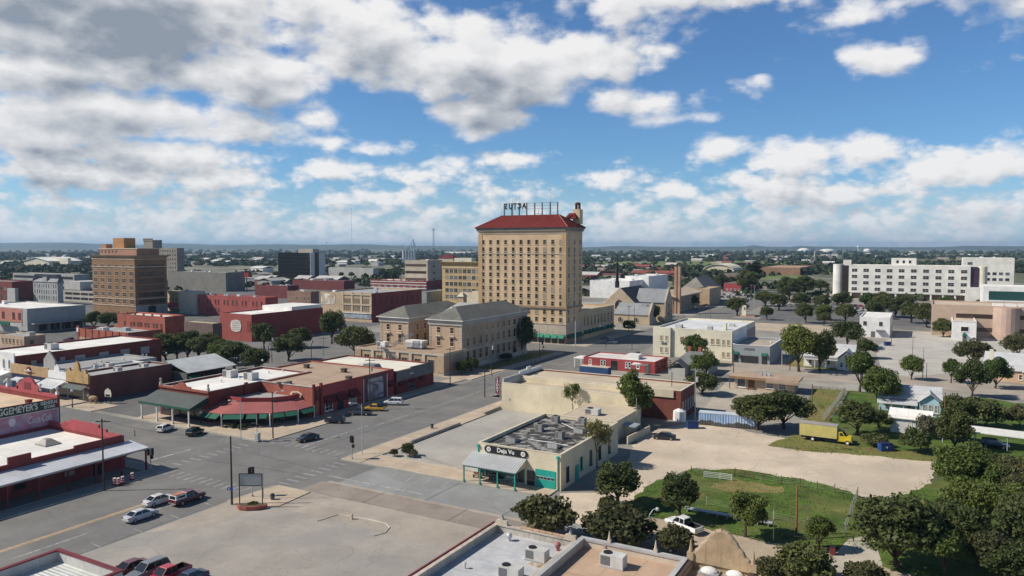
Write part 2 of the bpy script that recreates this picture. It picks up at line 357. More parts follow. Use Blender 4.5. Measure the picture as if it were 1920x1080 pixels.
# ------------------------------------------------------------------ mesh helpers
class MB:
    """collects shapes into one mesh"""
    def __init__(self):
        self.v = []; self.f = []; self.m = []
    def add(self, vs, fs, m=0):
        o = len(self.v)
        self.v += [tuple(v) for v in vs]
        self.f += [[i + o for i in f] for f in fs]; self.m += [m] * len(fs)
        return self
    def box(self, x0, x1, y0, y1, z0, z1, m=0):
        vs = [(x0, y0, z0), (x1, y0, z0), (x1, y1, z0), (x0, y1, z0), (x0, y0, z1), (x1, y0, z1), (x1, y1, z1), (x0, y1, z1)]
        return self.add(vs, [[0, 3, 2, 1], [4, 5, 6, 7], [0, 1, 5, 4], [1, 2, 6, 5], [2, 3, 7, 6], [3, 0, 4, 7]], m)
    def frustum(self, b, t, z0, z1, m=0):
        vs = [(b[0], b[2], z0), (b[1], b[2], z0), (b[1], b[3], z0), (b[0], b[3], z0), (t[0], t[2], z1), (t[1], t[2], z1), (t[1], t[3], z1), (t[0], t[3], z1)]
        return self.add(vs, [[0, 3, 2, 1], [4, 5, 6, 7], [0, 1, 5, 4], [1, 2, 6, 5], [2, 3, 7, 6], [3, 0, 4, 7]], m)
    def prism(self, pts, axis, a, b, m=0):
        """extrude a 2-D outline along an axis: 'z' pts=(x,y); 'y' pts=(x,z); 'x' pts=(y,z)"""
        ar = sum(pts[i][0] * pts[(i + 1) % len(pts)][1] - pts[(i + 1) % len(pts)][0] * pts[i][1] for i in range(len(pts)))
        if (ar < 0) != (axis == 'y'): pts = pts[::-1]
        def q(p, t):
            return (p[0], p[1], t) if axis == 'z' else (p[0], t, p[1]) if axis == 'y' else (t, p[0], p[1])
        n = len(pts)
        vs = [q(p, a) for p in pts] + [q(p, b) for p in pts]
        fs = [list(range(n))[::-1], list(range(n, 2 * n))] + [[i, (i + 1) % n, n + (i + 1) % n, n + i] for i in range(n)]
        return self.add(vs, fs, m)
    def cyl(self, x, y, z0, z1, r0, r1=None, n=10, m=0, cap=True):
        r1 = r0 if r1 is None else r1
        return self.tube((x, y, z0), (x, y, z1), r0, r1, n, m)
    def tube(self, p, q, r0, r1=None, n=8, m=0):
        r1 = r0 if r1 is None else r1
        p, q = Vector(p), Vector(q); d = (q - p)
        if d.length < 1e-6: return self
        d.normalize()
        u = d.orthogonal().normalized(); w = d.cross(u)
        vs = []
        for c, r in ((p, r0), (q, r1)):
            for i in range(n):
                a = 2 * math.pi * i / n
                vs.append(c + u * (r * math.cos(a)) + w * (r * math.sin(a)))
        fs = [[i, (i + 1) % n, n + (i + 1) % n, n + i] for i in range(n)] + [list(range(n))[::-1], list(range(n, 2 * n))]
        return self.add(vs, fs, m)
    def path(self, pts, r, n=6, m=0):
        for a, b in zip(pts, pts[1:]): self.tube(a, b, r, r, n, m)
        return self
    def sphere(self, c, r, m=0, n=10, k=6, sq=(1, 1, 1)):
        vs = [(c[0], c[1], c[2] - r * sq[2])]
        for j in range(1, k):
            t = math.pi * j / k
            for i in range(n):
                a = 2 * math.pi * i / n
                vs.append((c[0] + r * sq[0] * math.sin(t) * math.cos(a), c[1] + r * sq[1] * math.sin(t) * math.sin(a), c[2] - r * sq[2] * math.cos(t)))
        vs.append((c[0], c[1], c[2] + r * sq[2]))
        fs = [[0, 1 + (i + 1) % n, 1 + i] for i in range(n)]
        for j in range(k - 2):
            for i in range(n):
                a, b = 1 + j * n + i, 1 + j * n + (i + 1) % n
                fs.append([a, b, b + n, a + n])
        L = len(vs) - 1
        fs += [[L, 1 + (k - 2) * n + i, 1 + (k - 2) * n + (i + 1) % n] for i in range(n)]
        return self.add(vs, fs, m)
    def hip(self, x0, x1, y0, y1, z0, z1, along, run, m=0):
        """hip roof with a ridge along 'x' or 'y' starting run in from each end"""
        if along == 'y':
            xc = (x0 + x1) / 2; r = [(xc, y0 + run, z1), (xc, y1 - run, z1)]
            vs = [(x0, y0, z0), (x1, y0, z0), (x1, y1, z0), (x0, y1, z0)] + r
            fs = [[0, 1, 4], [1, 2, 5, 4], [2, 3, 5], [3, 0, 4, 5], [0, 3, 2, 1]]
        else:
            yc = (y0 + y1) / 2; r = [(x0 + run, yc, z1), (x1 - run, yc, z1)]
            vs = [(x0, y0, z0), (x1, y0, z0), (x1, y1, z0), (x0, y1, z0)] + r
            fs = [[0, 1, 5, 4], [1, 2, 5], [2, 3, 4, 5], [3, 0, 4], [0, 3, 2, 1]]
        return self.add(vs, fs, m)
    def gable(self, x0, x1, y0, y1, z0, z1, along, t=0.25, m=0):
        """two pitched roof slabs"""
        if along == 'y':
            xc = (x0 + x1) / 2
            self.prism([(x0, z0), (xc, z1), (x1, z0), (x1, z0 + t), (xc, z1 + t), (x0, z0 + t)], 'y', y0, y1, m)
        else:
            yc = (y0 + y1) / 2
            self.prism([(y0, z0), (yc, z1), (y1, z0), (y1, z0 + t), (yc, z1 + t), (y0, z0 + t)], 'x', x0, x1, m)
        return self
    def shell(self, x0, x1, y0, y1, z0, h, t=0.35, floor=1.0, m=0):
        """four walls with a parapet: outer faces, top ring and the inner face down to the roof"""
        o = [(x0, y0), (x1, y0), (x1, y1), (x0, y1)]
        i = [(x0 + t, y0 + t), (x1 - t, y0 + t), (x1 - t, y1 - t), (x0 + t, y1 - t)]
        vs = [(*p, z0) for p in o] + [(*p, h) for p in o] + [(*p, h) for p in i] + [(*p, h - floor) for p in i]
        fs = []
        for k in range(4):
            j = (k + 1) % 4
            fs += [[k, j, 4 + j, 4 + k], [4 + k, 4 + j, 8 + j, 8 + k], [8 + k, 8 + j, 12 + j, 12 + k]]
        return self.add(vs, fs, m)
    def build(self, name, mats, parent=None, loc=(0, 0, 0), rz=0.0, smooth=False, hid=None):
        me = bpy.data.meshes.new(name)
        me.from_pydata(self.v, [], self.f)
        for k in (mats if isinstance(mats, (list, tuple)) else [mats]): me.materials.append(k)
        me.polygons.foreach_set('material_index', self.m)
        if smooth: me.polygons.foreach_set('use_smooth', [True] * len(self.f))
        me.update()
        o = bpy.data.objects.new(name, me)
        o.location = loc; o.rotation_euler = (0, 0, rz)
        COL.objects.link(o)
        if parent: o.parent = parent
        return o
def Bx(n_, m_, p_, *a, **k): return MB().box(*a, **k).build(n_, m_, p_)
def Sp(n_, m_, p_, *a, **k): return MB().sphere(*a, **k).build(n_, m_, p_)
def Cy(n_, m_, p_, *a, **k): return MB().cyl(*a, **k).build(n_, m_, p_)
def Tb(n_, m_, p_, *a, **k): return MB().tube(*a, **k).build(n_, m_, p_)
def Pr(n_, m_, p_, *a, **k): return MB().prism(*a, **k).build(n_, m_, p_)
def tag(o, label=None, cat=None, group=None, kind=None):
    if label: o['label'] = label
    if cat: o['category'] = cat
    if group: o['group'] = group
    if kind: o['kind'] = kind
    return o
def thing(name, label, cat, loc=(0, 0, 0), rz=0.0, group=None):
    o = bpy.data.objects.new(name, None)
    o.empty_display_size = 0.5
    o.location = loc; o.rotation_euler = (0, 0, rz)
    COL.objects.link(o)
    return tag(o, label, cat, group)
def dup(o, parent=None, loc=None, rz=None, label=None, group=None, scale=None):
    c = o.copy(); COL.objects.link(c)
    if parent is not None: c.parent = parent
    if loc is not None: c.location = loc
    if rz is not None: c.rotation_euler = (0, 0, rz)
    if scale is not None: c.scale = scale if isinstance(scale, (tuple, list)) else (scale,) * 3
    if label: c['label'] = label
    if group: c['group'] = group
    for ch in list(o.children):
        dup(ch, c)
    return c
RG = random.Random(3)
def ragged(pts, amp=.5, step=1.6):
    out = []
    for a, b in zip(pts, pts[1:] + pts[:1]):
        L = math.hypot(b[0] - a[0], b[1] - a[1]); n = max(1, int(L / step))
        for k in range(n):
            t = k / n; out.append((a[0] + (b[0] - a[0]) * t + RG.uniform(-amp, amp), a[1] + (b[1] - a[1]) * t + RG.uniform(-amp, amp)))
    return out
def sheet(name, pts, z, m, kind='structure'):
    mb = MB()
    if m.name in ('lawn', 'dry_lawn', 'caliche_dirt', 'pale_dirt'): pts = ragged(list(pts))
    ar = sum(pts[i][0] * pts[(i + 1) % len(pts)][1] - pts[(i + 1) % len(pts)][0] * pts[i][1] for i in range(len(pts)))
    if ar < 0: pts = pts[::-1]
    mb.add([(p[0], p[1], z) for p in pts], [list(range(len(pts)))])
    o = mb.build(name, m)
    o['kind'] = kind
    return o
def PP(*pp, z=0.0):
    return [P(a, b, z) for a, b in pp]
def rect(x0, x1, y0, y1):
    return [(x0, y0), (x1, y0), (x1, y1), (x0, y1)]
# ------------------------------------------------------------------ the setting: ground, streets, pavements
def ground_mat():
    m = bpy.data.materials.new('open_country'); m.use_nodes = True
    t = NT(m.node_tree); bs = t.n['Principled BSDF']
    geo = t.node('ShaderNodeNewGeometry').outputs['Position']
    a = t.noise(geo, 0.004, 6, 0.6); b = t.noise(geo, 0.0011, 5, 0.6, 0.4); d = t.noise(geo, 0.02, 4, 0.6)
    c = t.mix(t.ramp(a, 0.4, 0.65), (0.075, 0.088, 0.040), (0.125, 0.12, 0.062))
    c = t.mix(t.ramp(b, 0.56, 0.66), c, (0.16, 0.155, 0.085))
    c = t.mix(t.math('MULTIPLY', t.ramp(d, 0.5, 0.7), 0.5), c, (0.20, 0.175, 0.125))
    t.put(bs.inputs['Base Color'], c); bs.inputs['Roughness'].default_value = 0.95
    return m
gb = MB()
RAD = [0, 60, 120, 250, 500, 900, 1500, 2500, 4000, 7000, 12000, 20000, 32000]
NSEG = 64
gv = [(0, 0, -0.06)]; gf = []
for r in RAD[1:]:
    gv += [(r * math.cos(2 * math.pi * i / NSEG), r * math.sin(2 * math.pi * i / NSEG), -0.06) for i in range(NSEG)]
gf += [[0, 1 + i, 1 + (i + 1) % NSEG] for i in range(NSEG)]
for k in range(len(RAD) - 2):
    o = 1 + k * NSEG
    gf += [[o + i, o + NSEG + i, o + NSEG + (i + 1) % NSEG, o + (i + 1) % NSEG] for i in range(NSEG)]
gb.add(gv, gf)
gb.build('ground', ground_mat())['kind'] = 'structure'
TOWN = mat('town_ground', (0.30, 0.285, 0.25), 0.95, 0.18, 0.03, blot=(0.19, 0.185, 0.17), blot_amt=0.8, blot_scale=0.025)
TOWN2 = mat('far_town_ground', (0.21, 0.20, 0.155), 0.95, 0.2, 0.012, blot=(0.075, 0.09, 0.045), blot_amt=0.9, blot_scale=0.009)
sheet('far_town_ground', [(-1500, 380), (-1500, 1500), (-300, 1250), (350, 800), (330, 420), (-60, 380)], -0.045, TOWN2)
sheet('town_ground', rect(-700, -15, -80, 690), -0.03, TOWN)
sheet('town_ground', [(-15, 195), (-15, 690), (260, 600), (260, 195)], -0.028, TOWN)
# streets
zA = 0.0
sheet('street', rect(-117, -95.2, -60, 700), 0.0, ASPH)                      # the main street
sheet('street', rect(-700, -117, 86, 106), 0.004, ASPH)
sheet('street', rect(-95.2, -86, 88, 104.3), 0.004, ASPH)
sheet('street', rect(-86, -40, 94.2, 104.3), 0.004, mat('blue_grey_road', (0.27, 0.275, 0.27), 0.9, 0.1, 0.12, crack=.4, blot=(0.23, 0.225, 0.215), blot_amt=0.6, blot_scale=0.1))
sheet('street', rect(-89, -40, 88.3, 93.4), 0.006, BROWNROAD)
sheet('street', rect(-88, -40, 93.4, 94.2), 0.007, TANROAD)
sheet('street', rect(-700, -117, 254, 272), 0.004, ASPH)
sheet('street', rect(-95.2, -60, 252, 273), 0.004, ASPH)
sheet('street', PP((1300, 690), (1325, 668), (1590, 690), (1750, 702), (1930, 725), (1930, 752), (1745, 727), (1580, 718), (1330, 700)), 0.008, TANROAD)
sheet('street', rect(-700, 300, 402, 424), 0.004, ASPH)
sheet('street', PP((1392, 617), (1420, 606), (1600, 612), (1700, 625), (1700, 640), (1500, 626)), 0.010, TANROAD)
sheet('street', rect(-262, -244, 106, 640), 0.008, ASPH2)
# parking lots and yards
LOTS = [('parking_lot', rect(-94.6, -38, 20, 86), CONC),
        ('parking_lot', [(-95, 20), (-84, 20), (-84, 88), (-95, 88)], WALKM)]
sheet('parking_lot', rect(-94.8, -38, -20, 80.5), 0.02, CONC)
sheet('drive_apron', [(-94.4, 64), (-89, 70), (-88, 80.4), (-40, 80.5), (-40, 88.3), (-86, 88.3), (-94.4, 86)], 0.026, TANROAD)
sheet('parking_lot', rect(-187.5, -158.8, 108, 190), 0.010, ASPH2)             # behind the red restaurant
sheet('parking_lot', rect(-244, -164, 160, 254), 0.012, ASPH)                # the big lot left of the courthouse
sheet('parking_lot', [(-89.6, 110.5), (-68, 110.5), (-68, 156.5), (-89.6, 156.5)], 0.03, mat('pale_lot_concrete', (0.38, 0.36, 0.325), 0.9, 0.06, 0.1, crack=.4, blot=(0.32, 0.31, 0.29), blot_amt=0.6, blot_scale=0.05))
sheet('parking_lot', PP((1420, 600), (1460, 570), (1600, 570), (1760, 590), (1740, 612), (1560, 606)), 0.016, ASPH2)
sheet('parking_lot', PP((1640, 652), (1690, 622), (1800, 622), (1925, 650), (1925, 690), (1700, 706), (1655, 700)), 0.016, mat('pale_lot', (0.47, 0.445, 0.40), 0.9, 0.06, 0.05, crack=.3, blot=(0.40, 0.385, 0.35), blot_amt=0.6, blot_scale=0.04))
sheet('parking_lot', PP((1300, 790), (1345, 735), (1380, 695), (1490, 715), (1480, 790)), 0.018, mat('bank_lot', (0.44, 0.39, 0.32), 0.9, 0.06, 0.1, blot=(0.36, 0.32, 0.27), blot_amt=0.6, blot_scale=0.08))
sheet('parking_lot', rect(-700, -262, 106, 640), 0.006, ASPH2)
sheet('dirt_lot', PP((1120, 925), (1170, 870), (1200, 812), (1300, 792), (1390, 806), (1490, 826), (1600, 846), (1760, 856), (1745, 905), (1640, 950), (1615, 930), (1500, 900), (1300, 878), (1225, 905), (1190, 950), (1100, 990), (1040, 960), (1050, 925)), 0.022, DIRT)
sheet('drive', PP((1590, 1012), (1636, 1002), (1655, 1060), (1600, 1078), (1555, 1068), (1568, 1036)), 0.04, mat('pale_drive', (0.44, 0.40, 0.33), .9, .1, .2, crack=.4))
sheet('dirt_strip', PP((1180, 965), (1290, 985), (1440, 1018), (1560, 1036), (1700, 1075), (1830, 1120), (1300, 1120), (1150, 1040)), 0.018, mat('pale_dirt', (0.42, 0.34, 0.25), 0.95, 0.15, 0.1, blot=(0.33, 0.28, 0.2), blot_amt=0.5, blot_scale=0.1))
sheet('lawn', PP((1160, 955), (1225, 905), (1300, 880), (1380, 880), (1500, 898), (1590, 920), (1640, 952), (1625, 1010), (1600, 1030), (1440, 1015), (1290, 985)), 0.03, LAWN)
sheet('lawn', PP((1590, 850), (1770, 862), (1760, 900), (1700, 925), (1640, 952), (1625, 1010), (1660, 1120), (2020, 1120), (1990, 760), (1700, 745), (1590, 800)), 0.014, LAWN)
sheet('lawn', PP((1440, 835), (1490, 815), (1610, 838), (1765, 852), (1750, 866), (1590, 851), (1500, 846)), 0.026, DRYLAWN)
sheet('lawn', PP((1500, 800), (1525, 728), (1585, 732), (1550, 800)), 0.028, DRYLAWN)
sheet('lawn', PP((1550, 805), (1590, 732), (1660, 740), (1660, 800)), 0.028, LAWN)
sheet('lawn', PP((1470, 685), (1490, 668), (1590, 682), (1580, 697)), 0.028, DRYLAWN)
sheet('lawn', PP((1870, 700), (1890, 690), (1940, 706), (1940, 725)), 0.03, LAWN)
sheet('lawn', PP((1580, 745), (1840, 745), (1990, 770), (1990, 800), (1700, 800)), 0.02, LAWN)
sheet('lawn', rect(-128.5, -121, 206, 252), 0.02, DRYLAWN)
sheet('lawn', PP((1340, 650), (1372, 668), (1310, 672)), 0.03, LAWN)
sheet('lawn', PP((520, 690), (620, 690), (600, 706), (500, 702)), 0.03, DRYLAWN)
for pts_ in (((1325, 905), (1380, 900), (1470, 916), (1480, 928), (1400, 926), (1340, 916)), ((1560, 955), (1590, 950), (1585, 966)), ((1300, 920), (1330, 924), (1320, 930))):
    sheet('bare_patch', ragged(PP(*pts_), 1.0, 1.2), 0.034, DRYLAWN)
GRASSM = mat('grass_blades', (0.10, 0.16, 0.026), .9, .4, .5, fine=.3, blot=(.20, .19, .06), blot_amt=.7, blot_scale=.2)
def tufts(polys, n, seed, jit=.9):
    r = random.Random(seed); mb = MB()
    for pts in polys:
        for _ in range(n):
            i = r.randrange(len(pts)); a, b, c = pts[i], pts[(i + 1) % len(pts)], (sum(p[0] for p in pts) / len(pts), sum(p[1] for p in pts) / len(pts))
            t, q = r.random(), r.random() ** 1.7
            x, y = a[0] + (b[0] - a[0]) * t, a[1] + (b[1] - a[1]) * t
            x, y = x + (c[0] - x) * q + r.uniform(-jit, jit), y + (c[1] - y) * q + r.uniform(-jit, jit)
            for k in range(3):
                an = r.uniform(0, 6.28); w, h = r.uniform(.06, .16), r.uniform(.05, .17)
                mb.add([(x - w * math.cos(an), y - w * math.sin(an), .03), (x + w * math.cos(an), y + w * math.sin(an), .03), (x + r.uniform(-.15, .15), y + r.uniform(-.15, .15), h)], [[0, 1, 2]])
    return tag(mb.build('grass', GRASSM), 'rough grass and weeds on the lawns round the dirt lot', 'grass', kind='stuff')
tufts([PP((1160, 955), (1225, 905), (1300, 880), (1380, 880), (1500, 898), (1590, 920), (1640, 952), (1625, 1010), (1600, 1030), (1440, 1015), (1290, 985))], 2600, 5)
tufts([PP((1440, 835), (1490, 815), (1610, 838), (1765, 852), (1750, 866), (1590, 851), (1500, 846)), PP((1500, 800), (1525, 728), (1585, 732), (1550, 800)), PP((1550, 805), (1590, 732), (1660, 740), (1660, 800)), PP((1640, 952), (1700, 925), (1770, 880), (1900, 900), (1900, 1080), (1660, 1080))], 900, 6)
sheet('field', PP((1095, 492), (1360, 488), (1480, 492), (1520, 502), (1340, 500), (1095, 499)), 0.01, mat('green_field', (0.13, 0.165, 0.055), 0.95, 0.2, 0.01))
sheet('field', PP((1420, 516), (1500, 514), (1520, 522), (1430, 524)), 0.012, MATS['green_field'])
# pavements with a kerb step
def pave(x0, x1, y0, y1, m=WALKM, h=0.13):
    mb = MB()
    mb.box(x0, x1, y0, y1, 0.0, h, 0)
    o = mb.build('pavement', m); o['kind'] = 'structure'
    k = MB(); w = 0.18
    k.box(x0 - w, x1 + w, y0 - w, y0, 0, h + 0.02); k.box(x0 - w, x1 + w, y1, y1 + w, 0, h + 0.02)
    k.box(x0 - w, x0, y0, y1, 0, h + 0.02); k.box(x1, x1 + w, y0, y1, 0, h + 0.02)
    k.build('kerb', KERBM)['kind'] = 'structure'
pave(-160, -117.4, 107, 127.5)          # corner plaza of the restaurant
pave(-124.3, -120.2, 127.7, 187)
pave(-128.6, -118.4, 187.2, 205, WALKM)
pave(-121, -118, 205.2, 252)
pave(-95, -90.4, 105, 156.6)            # by the pale lot
pave(-90.2, -52, 105, 110.3)            # in front of the shop
pave(-95, -90.3, 157, 251)
pave(-120.6, -117.4, 20, 84.6, CONC)    # under the red canopy
pave(-153, -120.8, 82.2, 84.6, CONC)
pave(-215, -188, 106.4, 112.8)
pave(-186, -176, 106.2, 113, WALKM)
pave(-128, -118, 274, 340, WALKM)
pave(-164, -128, 273, 275, WALKM)
pave(-95, -40, 366, 401, WALKM)
cp = MB(); cp.prism([(-95, 78.5), (-93.7, 88), (-86.5, 88), (-86, 80.8), (-90, 78)], 'z', 0.0, 0.14)
o = cp.build('pavement', WALKM); o['kind'] = 'structure'
# painted markings: each stripe group is one sheet of paint on the road
def marks(name, rects, z, m):
    mb = MB()
    for (x0, x1, y0, y1) in rects:
        mb.add([(x0, y0, z), (x1, y0, z), (x1, y1, z), (x0, y1, z)], [[0, 1, 2, 3]])
    mb.build(name, m)['kind'] = 'structure'
marks('road_marking', [(-105.45, -105.0, -30, 78), (-104.8, -104.6, -30, 78)], 0.014, YPAINT)
marks('road_marking', [(-101.4, -101.2, 50, 60), (-101.4, -101.2, 66, 78)], 0.014, PAINT)
marks('road_marking', [(-108.1, -107.85, 108, 128), (-106.7, -106.5, 128, 250), (-106.5, -106.3, 280, 395)], 0.014, PAINT)
marks('road_marking', [(x, x + 0.55, 82.2, 85.2) for x in [-116.2 + 1.9 * i for i in range(11)]], 0.014, PAINT2)
marks('road_marking', [(x, x + 0.55, 106.2, 109.2) for x in [-115.4 + 1.9 * i for i in range(10)]], 0.014, PAINT2)
marks('road_marking', [(-120.6, -117.8, y, y + 0.55) for y in [87.5 + 1.9 * i for i in range(9)]], 0.014, PAINT2)
marks('road_marking', [(-95, -92.2, y, y + 0.55) for y in [89 + 1.9 * i for i in range(8)]], 0.014, PAINT2)
marks('road_marking', [(-90, -70, 96.0, 96.3)], 0.016, PAINT)
marks('road_marking', [(-126, -125.6, 87, 95.6)], 0.014, PAINT)
def stall(x, y, dx, dy, w=0.12):
    L = math.hypot(dx, dy); nx, ny = -dy / L * w / 2, dx / L * w / 2
    return [(x + nx, y + ny, 0.0155), (x - nx, y - ny, 0.0155), (x + dx - nx, y + dy - ny, 0.0155), (x + dx + nx, y + dy + ny, 0.0155)]
sm = MB()
for i in range(7): sm.add(stall(-95.3, 118 + 5.2 * i, -4.3, -2.6), [[0, 1, 2, 3]])
for i in range(9): sm.add(stall(-120, 130 + 5.2 * i, 4.4, 2.5), [[0, 1, 2, 3]])
for i in range(6): sm.add(stall(-155 + 4.6 * i, 106.6, 1.4, -4.3), [[0, 1, 2, 3]])
for i in range(4): sm.add(stall(-81 + 3.6 * i, 104.2, 0.9, -4.0), [[0, 1, 2, 3]])
for i in range(4): sm.add(stall(-94.9, 58 + 6 * i, -2.6, 0.3), [[0, 1, 2, 3]])
for i in range(6): sm.add(stall(-84 + 3.1 * i, 66, 2.0, 4.6, 0.1), [[0, 1, 2, 3]])
for i in range(7): sm.add(stall(-80 + 3.1 * i, 55, 2.0, 4.6, 0.1), [[0, 1, 2, 3]])
sm.build('road_marking', PAINT)['kind'] = 'structure'
hb = MB()
for i in range(5): hb.add(stall(-127 + 0.7 * i, 106.6, 0, -3.4, 0.12), [[0, 1, 2, 3]])
hb.add(stall(-127, 106.4, 2.8, 0), [[0, 1, 2, 3]]); hb.add(stall(-127, 103.2, 2.8, 0), [[0, 1, 2, 3]])
hb.build('road_marking', PAINT)['kind'] = 'structure'
# cracks and tar joints
cr = MB()
for (x0, y0, x1, y1) in ((-117, 92, -95, 94.5), (-76, 88.3, -76, 94), (-60, 88.3, -60, 94), (-76, 80.5, -76, 88.3), (-60, 80.5, -60, 88.3), (-86, 88.35, -40, 88.35),
                         (-68, 94, -68, 104), (-54, 94, -54, 104), (-116, 100, -96, 98), (-105, 108, -104, 168)):
    L = math.hypot(x1 - x0, y1 - y0); w = 0.05; nx, ny = -(y1 - y0) / L * w, (x1 - x0) / L * w
    cr.add([(x0 + nx, y0 + ny, 0.02), (x0 - nx, y0 - ny, 0.02), (x1 - nx, y1 - ny, 0.02), (x1 + nx, y1 + ny, 0.02)], [[0, 1, 2, 3]])
cr.build('tar_joint', mat('tar', (0.09, 0.085, 0.08), 0.9, 0, fine=0))['kind'] = 'structure'
# distant hills
def hills(pts, depth, m, name='hills'):
    """ridge given as (bearing px, crest px row) at a distance in metres; a real ridge with slopes both ways"""
    mb = MB(); vs = []; fs = []
    for i, (px, py) in enumerate(pts):
        d = _h(px); c = z_at(d[0] * depth, d[1] * depth, py)
        for (s, z) in ((0.86, 0.0), (0.95, c * 0.6), (1.0, c), (1.08, c * 0.5), (1.2, -1)):
            vs.append((d[0] * depth * s, d[1] * depth * s, z))
        if i:
            for k in range(4):
                a = (i - 1) * 5 + k
                fs.append([a, a + 5, a + 6, a + 1])
    mb.add(vs, fs); mb.build(name, m, smooth=True)['kind'] = 'structure'
HILLM = mat('wooded_hills', (0.055, 0.07, 0.035), 0.95, 0.3, 0.0015, fine=0)
rh = random.Random(5)
pts = []
prof = [(-200, 459), (0, 456), (60, 455), (130, 455), (180, 457), (260, 459), (310, 456), (330, 457), (420, 459), (520, 458), (600, 459), (680, 458), (760, 460.5), (900, 461.5), (1010, 462), (1100, 463.5), (1160, 461.5), (1260, 462.5), (1330, 463), (1395, 462), (1412, 460), (1440, 462.5), (1480, 463), (1500, 461), (1530, 462), (1600, 463), (1720, 463.5), (1780, 462.5), (1800, 461), (1920, 461.5), (2150, 461)]
for (a, b) in zip(prof, prof[1:]):
    n = max(2, int((b[0] - a[0]) / 12))
    for k in range(n):
        t = k / n; t2 = t * t * (3 - 2 * t)
        pts.append((a[0] + (b[0] - a[0]) * t, a[1] + (b[1] - a[1]) * t2 + rh.uniform(-.25, .25)))
hills(pts, 11000, HILLM)
# ------------------------------------------------------------------ trees and plants
import numpy as np
L_OAK = leaf_mat('oak_leaves', (0.050, 0.070, 0.022), (0.135, 0.155, 0.052))
L_BRT = leaf_mat('bright_leaves', (0.075, 0.11, 0.022), (0.155, 0.185, 0.045))
L_OLV = leaf_mat('olive_leaves', (0.056, 0.066, 0.026), (0.145, 0.142, 0.060))
L_YEL = leaf_mat('yellowing_leaves', (0.115, 0.125, 0.035), (0.21, 0.19, 0.06))
L_MED = leaf_mat('green_leaves', (0.060, 0.094, 0.020), (0.148, 0.190, 0.048))
def crown_mesh(name, m, seed, nclump, nleaf, leaf, rx=4.0, z0=1.3, z1=8.0, clump=0.32, inner=0.45, flat=0.0, lump=0.36):
    """leaf-sized faces gathered in clumps through an uneven ellipsoid"""
    r = np.random.default_rng(seed)
    zc, rz = (z0 + z1) / 2, (z1 - z0) / 2
    d = r.normal(size=(nclump, 3)); d /= np.linalg.norm(d, axis=1)[:, None]
    d[:, 2] = np.where(d[:, 2] < -0.55, -d[:, 2], d[:, 2])
    rad = inner + (1 - inner) * r.random(nclump) ** 0.5
    rad *= 1 - lump * r.random(nclump)
    cen = d * rad[:, None] * np.array([rx, rx, rz]) * (1 - clump * 0.6)
    if flat: cen[:, 2] = np.where(cen[:, 2] < 0, cen[:, 2] * (1 - flat), cen[:, 2])
    cr = clump * rx * (0.7 + 0.6 * r.random(nclump))
    idx = r.integers(0, nclump, nleaf)
    q = r.normal(size=(nleaf, 3)); q /= np.linalg.norm(q, axis=1)[:, None]
    q *= (0.35 + 0.65 * r.random(nleaf) ** 0.6)[:, None]
    pos = cen[idx] + q * cr[idx][:, None] * np.array([1, 1, 0.8])
    nrm = q + 0.9 * r.normal(size=(nleaf, 3)) + np.array([0, 0, 0.35]); nrm /= np.linalg.norm(nrm, axis=1)[:, None]
    t = np.cross(nrm, r.normal(size=(nleaf, 3))); t /= np.linalg.norm(t, axis=1)[:, None]
    b = np.cross(nrm, t)
    s = leaf * (0.6 + 0.8 * r.random(nleaf))[:, None]
    pos[:, 2] += zc
    vs = np.stack([pos - t * s * .62 - b * s * .2, pos + b * s * .42 - t * s * .05, pos + t * s * .62 + b * s * .15, pos - b * s * .42 + t * s * .05], 1).reshape(-1, 3)
    me = bpy.data.meshes.new(name)
    n = nleaf
    me.vertices.add(4 * n); me.vertices.foreach_set('co', vs.astype(np.float32).ravel())
    me.loops.add(4 * n); me.loops.foreach_set('vertex_index', np.arange(4 * n, dtype=np.int32))
    me.polygons.add(n); me.polygons.foreach_set('loop_start', np.arange(0, 4 * n, 4, dtype=np.int32))
    me.polygons.foreach_set('loop_total', np.full(n, 4, dtype=np.int32))
    me.materials.append(m); me.update(calc_edges=True); me.validate()
    return me, cen + np.array([0, 0, zc])
def trunk_mesh(name, cen, z0, seed, r0=0.24, stems=1, limbs=9):
    rr = random.Random(seed); mb = MB()
    forks = []
    for k in range(stems):
        a = rr.uniform(0, 6.28); off = 0.25 * (stems > 1)
        b = Vector((math.cos(a) * off, math.sin(a) * off, -0.1))
        t = Vector((math.cos(a) * off * 3 + rr.uniform(-.2, .2), math.sin(a) * off * 3 + rr.uniform(-.2, .2), z0 * rr.uniform(.75, 1.0)))
        mb.tube(b, t, r0 / (stems ** .5) * 1.25, r0 / (stems ** .5) * .8, 7); forks.append(t)
    pick = rr.sample(range(len(cen)), min(limbs, len(cen)))
    for i in pick:
        c = Vector(cen[i]); f = min(forks, key=lambda q: (q - c).length)
        mid = f.lerp(c, 0.5) + Vector((rr.uniform(-.3, .3), rr.uniform(-.3, .3), 0.25))
        mb.tube(f, mid, r0 * .5, r0 * .3, 5); mb.tube(mid, c, r0 * .3, r0 * .1, 5)
    me_o = mb.build(name, TRUNKM); me = me_o.data
    bpy.data.objects.remove(me_o)
    return me
TREES = {}      # kind -> list of (crown mesh, trunk mesh, width, height)
def proto(kind, m, seeds, nclump, nleaf, leaf, rx=4.0, z0=1.1, z1=8.0, stems=1, r0=0.24, **kw):
    for s in seeds:
        cm, cen = crown_mesh('crown', m, s, nclump, nleaf, leaf, rx, z0, z1, **kw)
        tm = trunk_mesh('trunk', cen, max(z0, 0.5) + 0.3, s, r0, stems)
        TREES.setdefault(kind, []).append((cm, tm, 2 * rx, z1))
proto('oak', L_OAK, (1, 2), 46, 9500, 0.31, z0=.7)
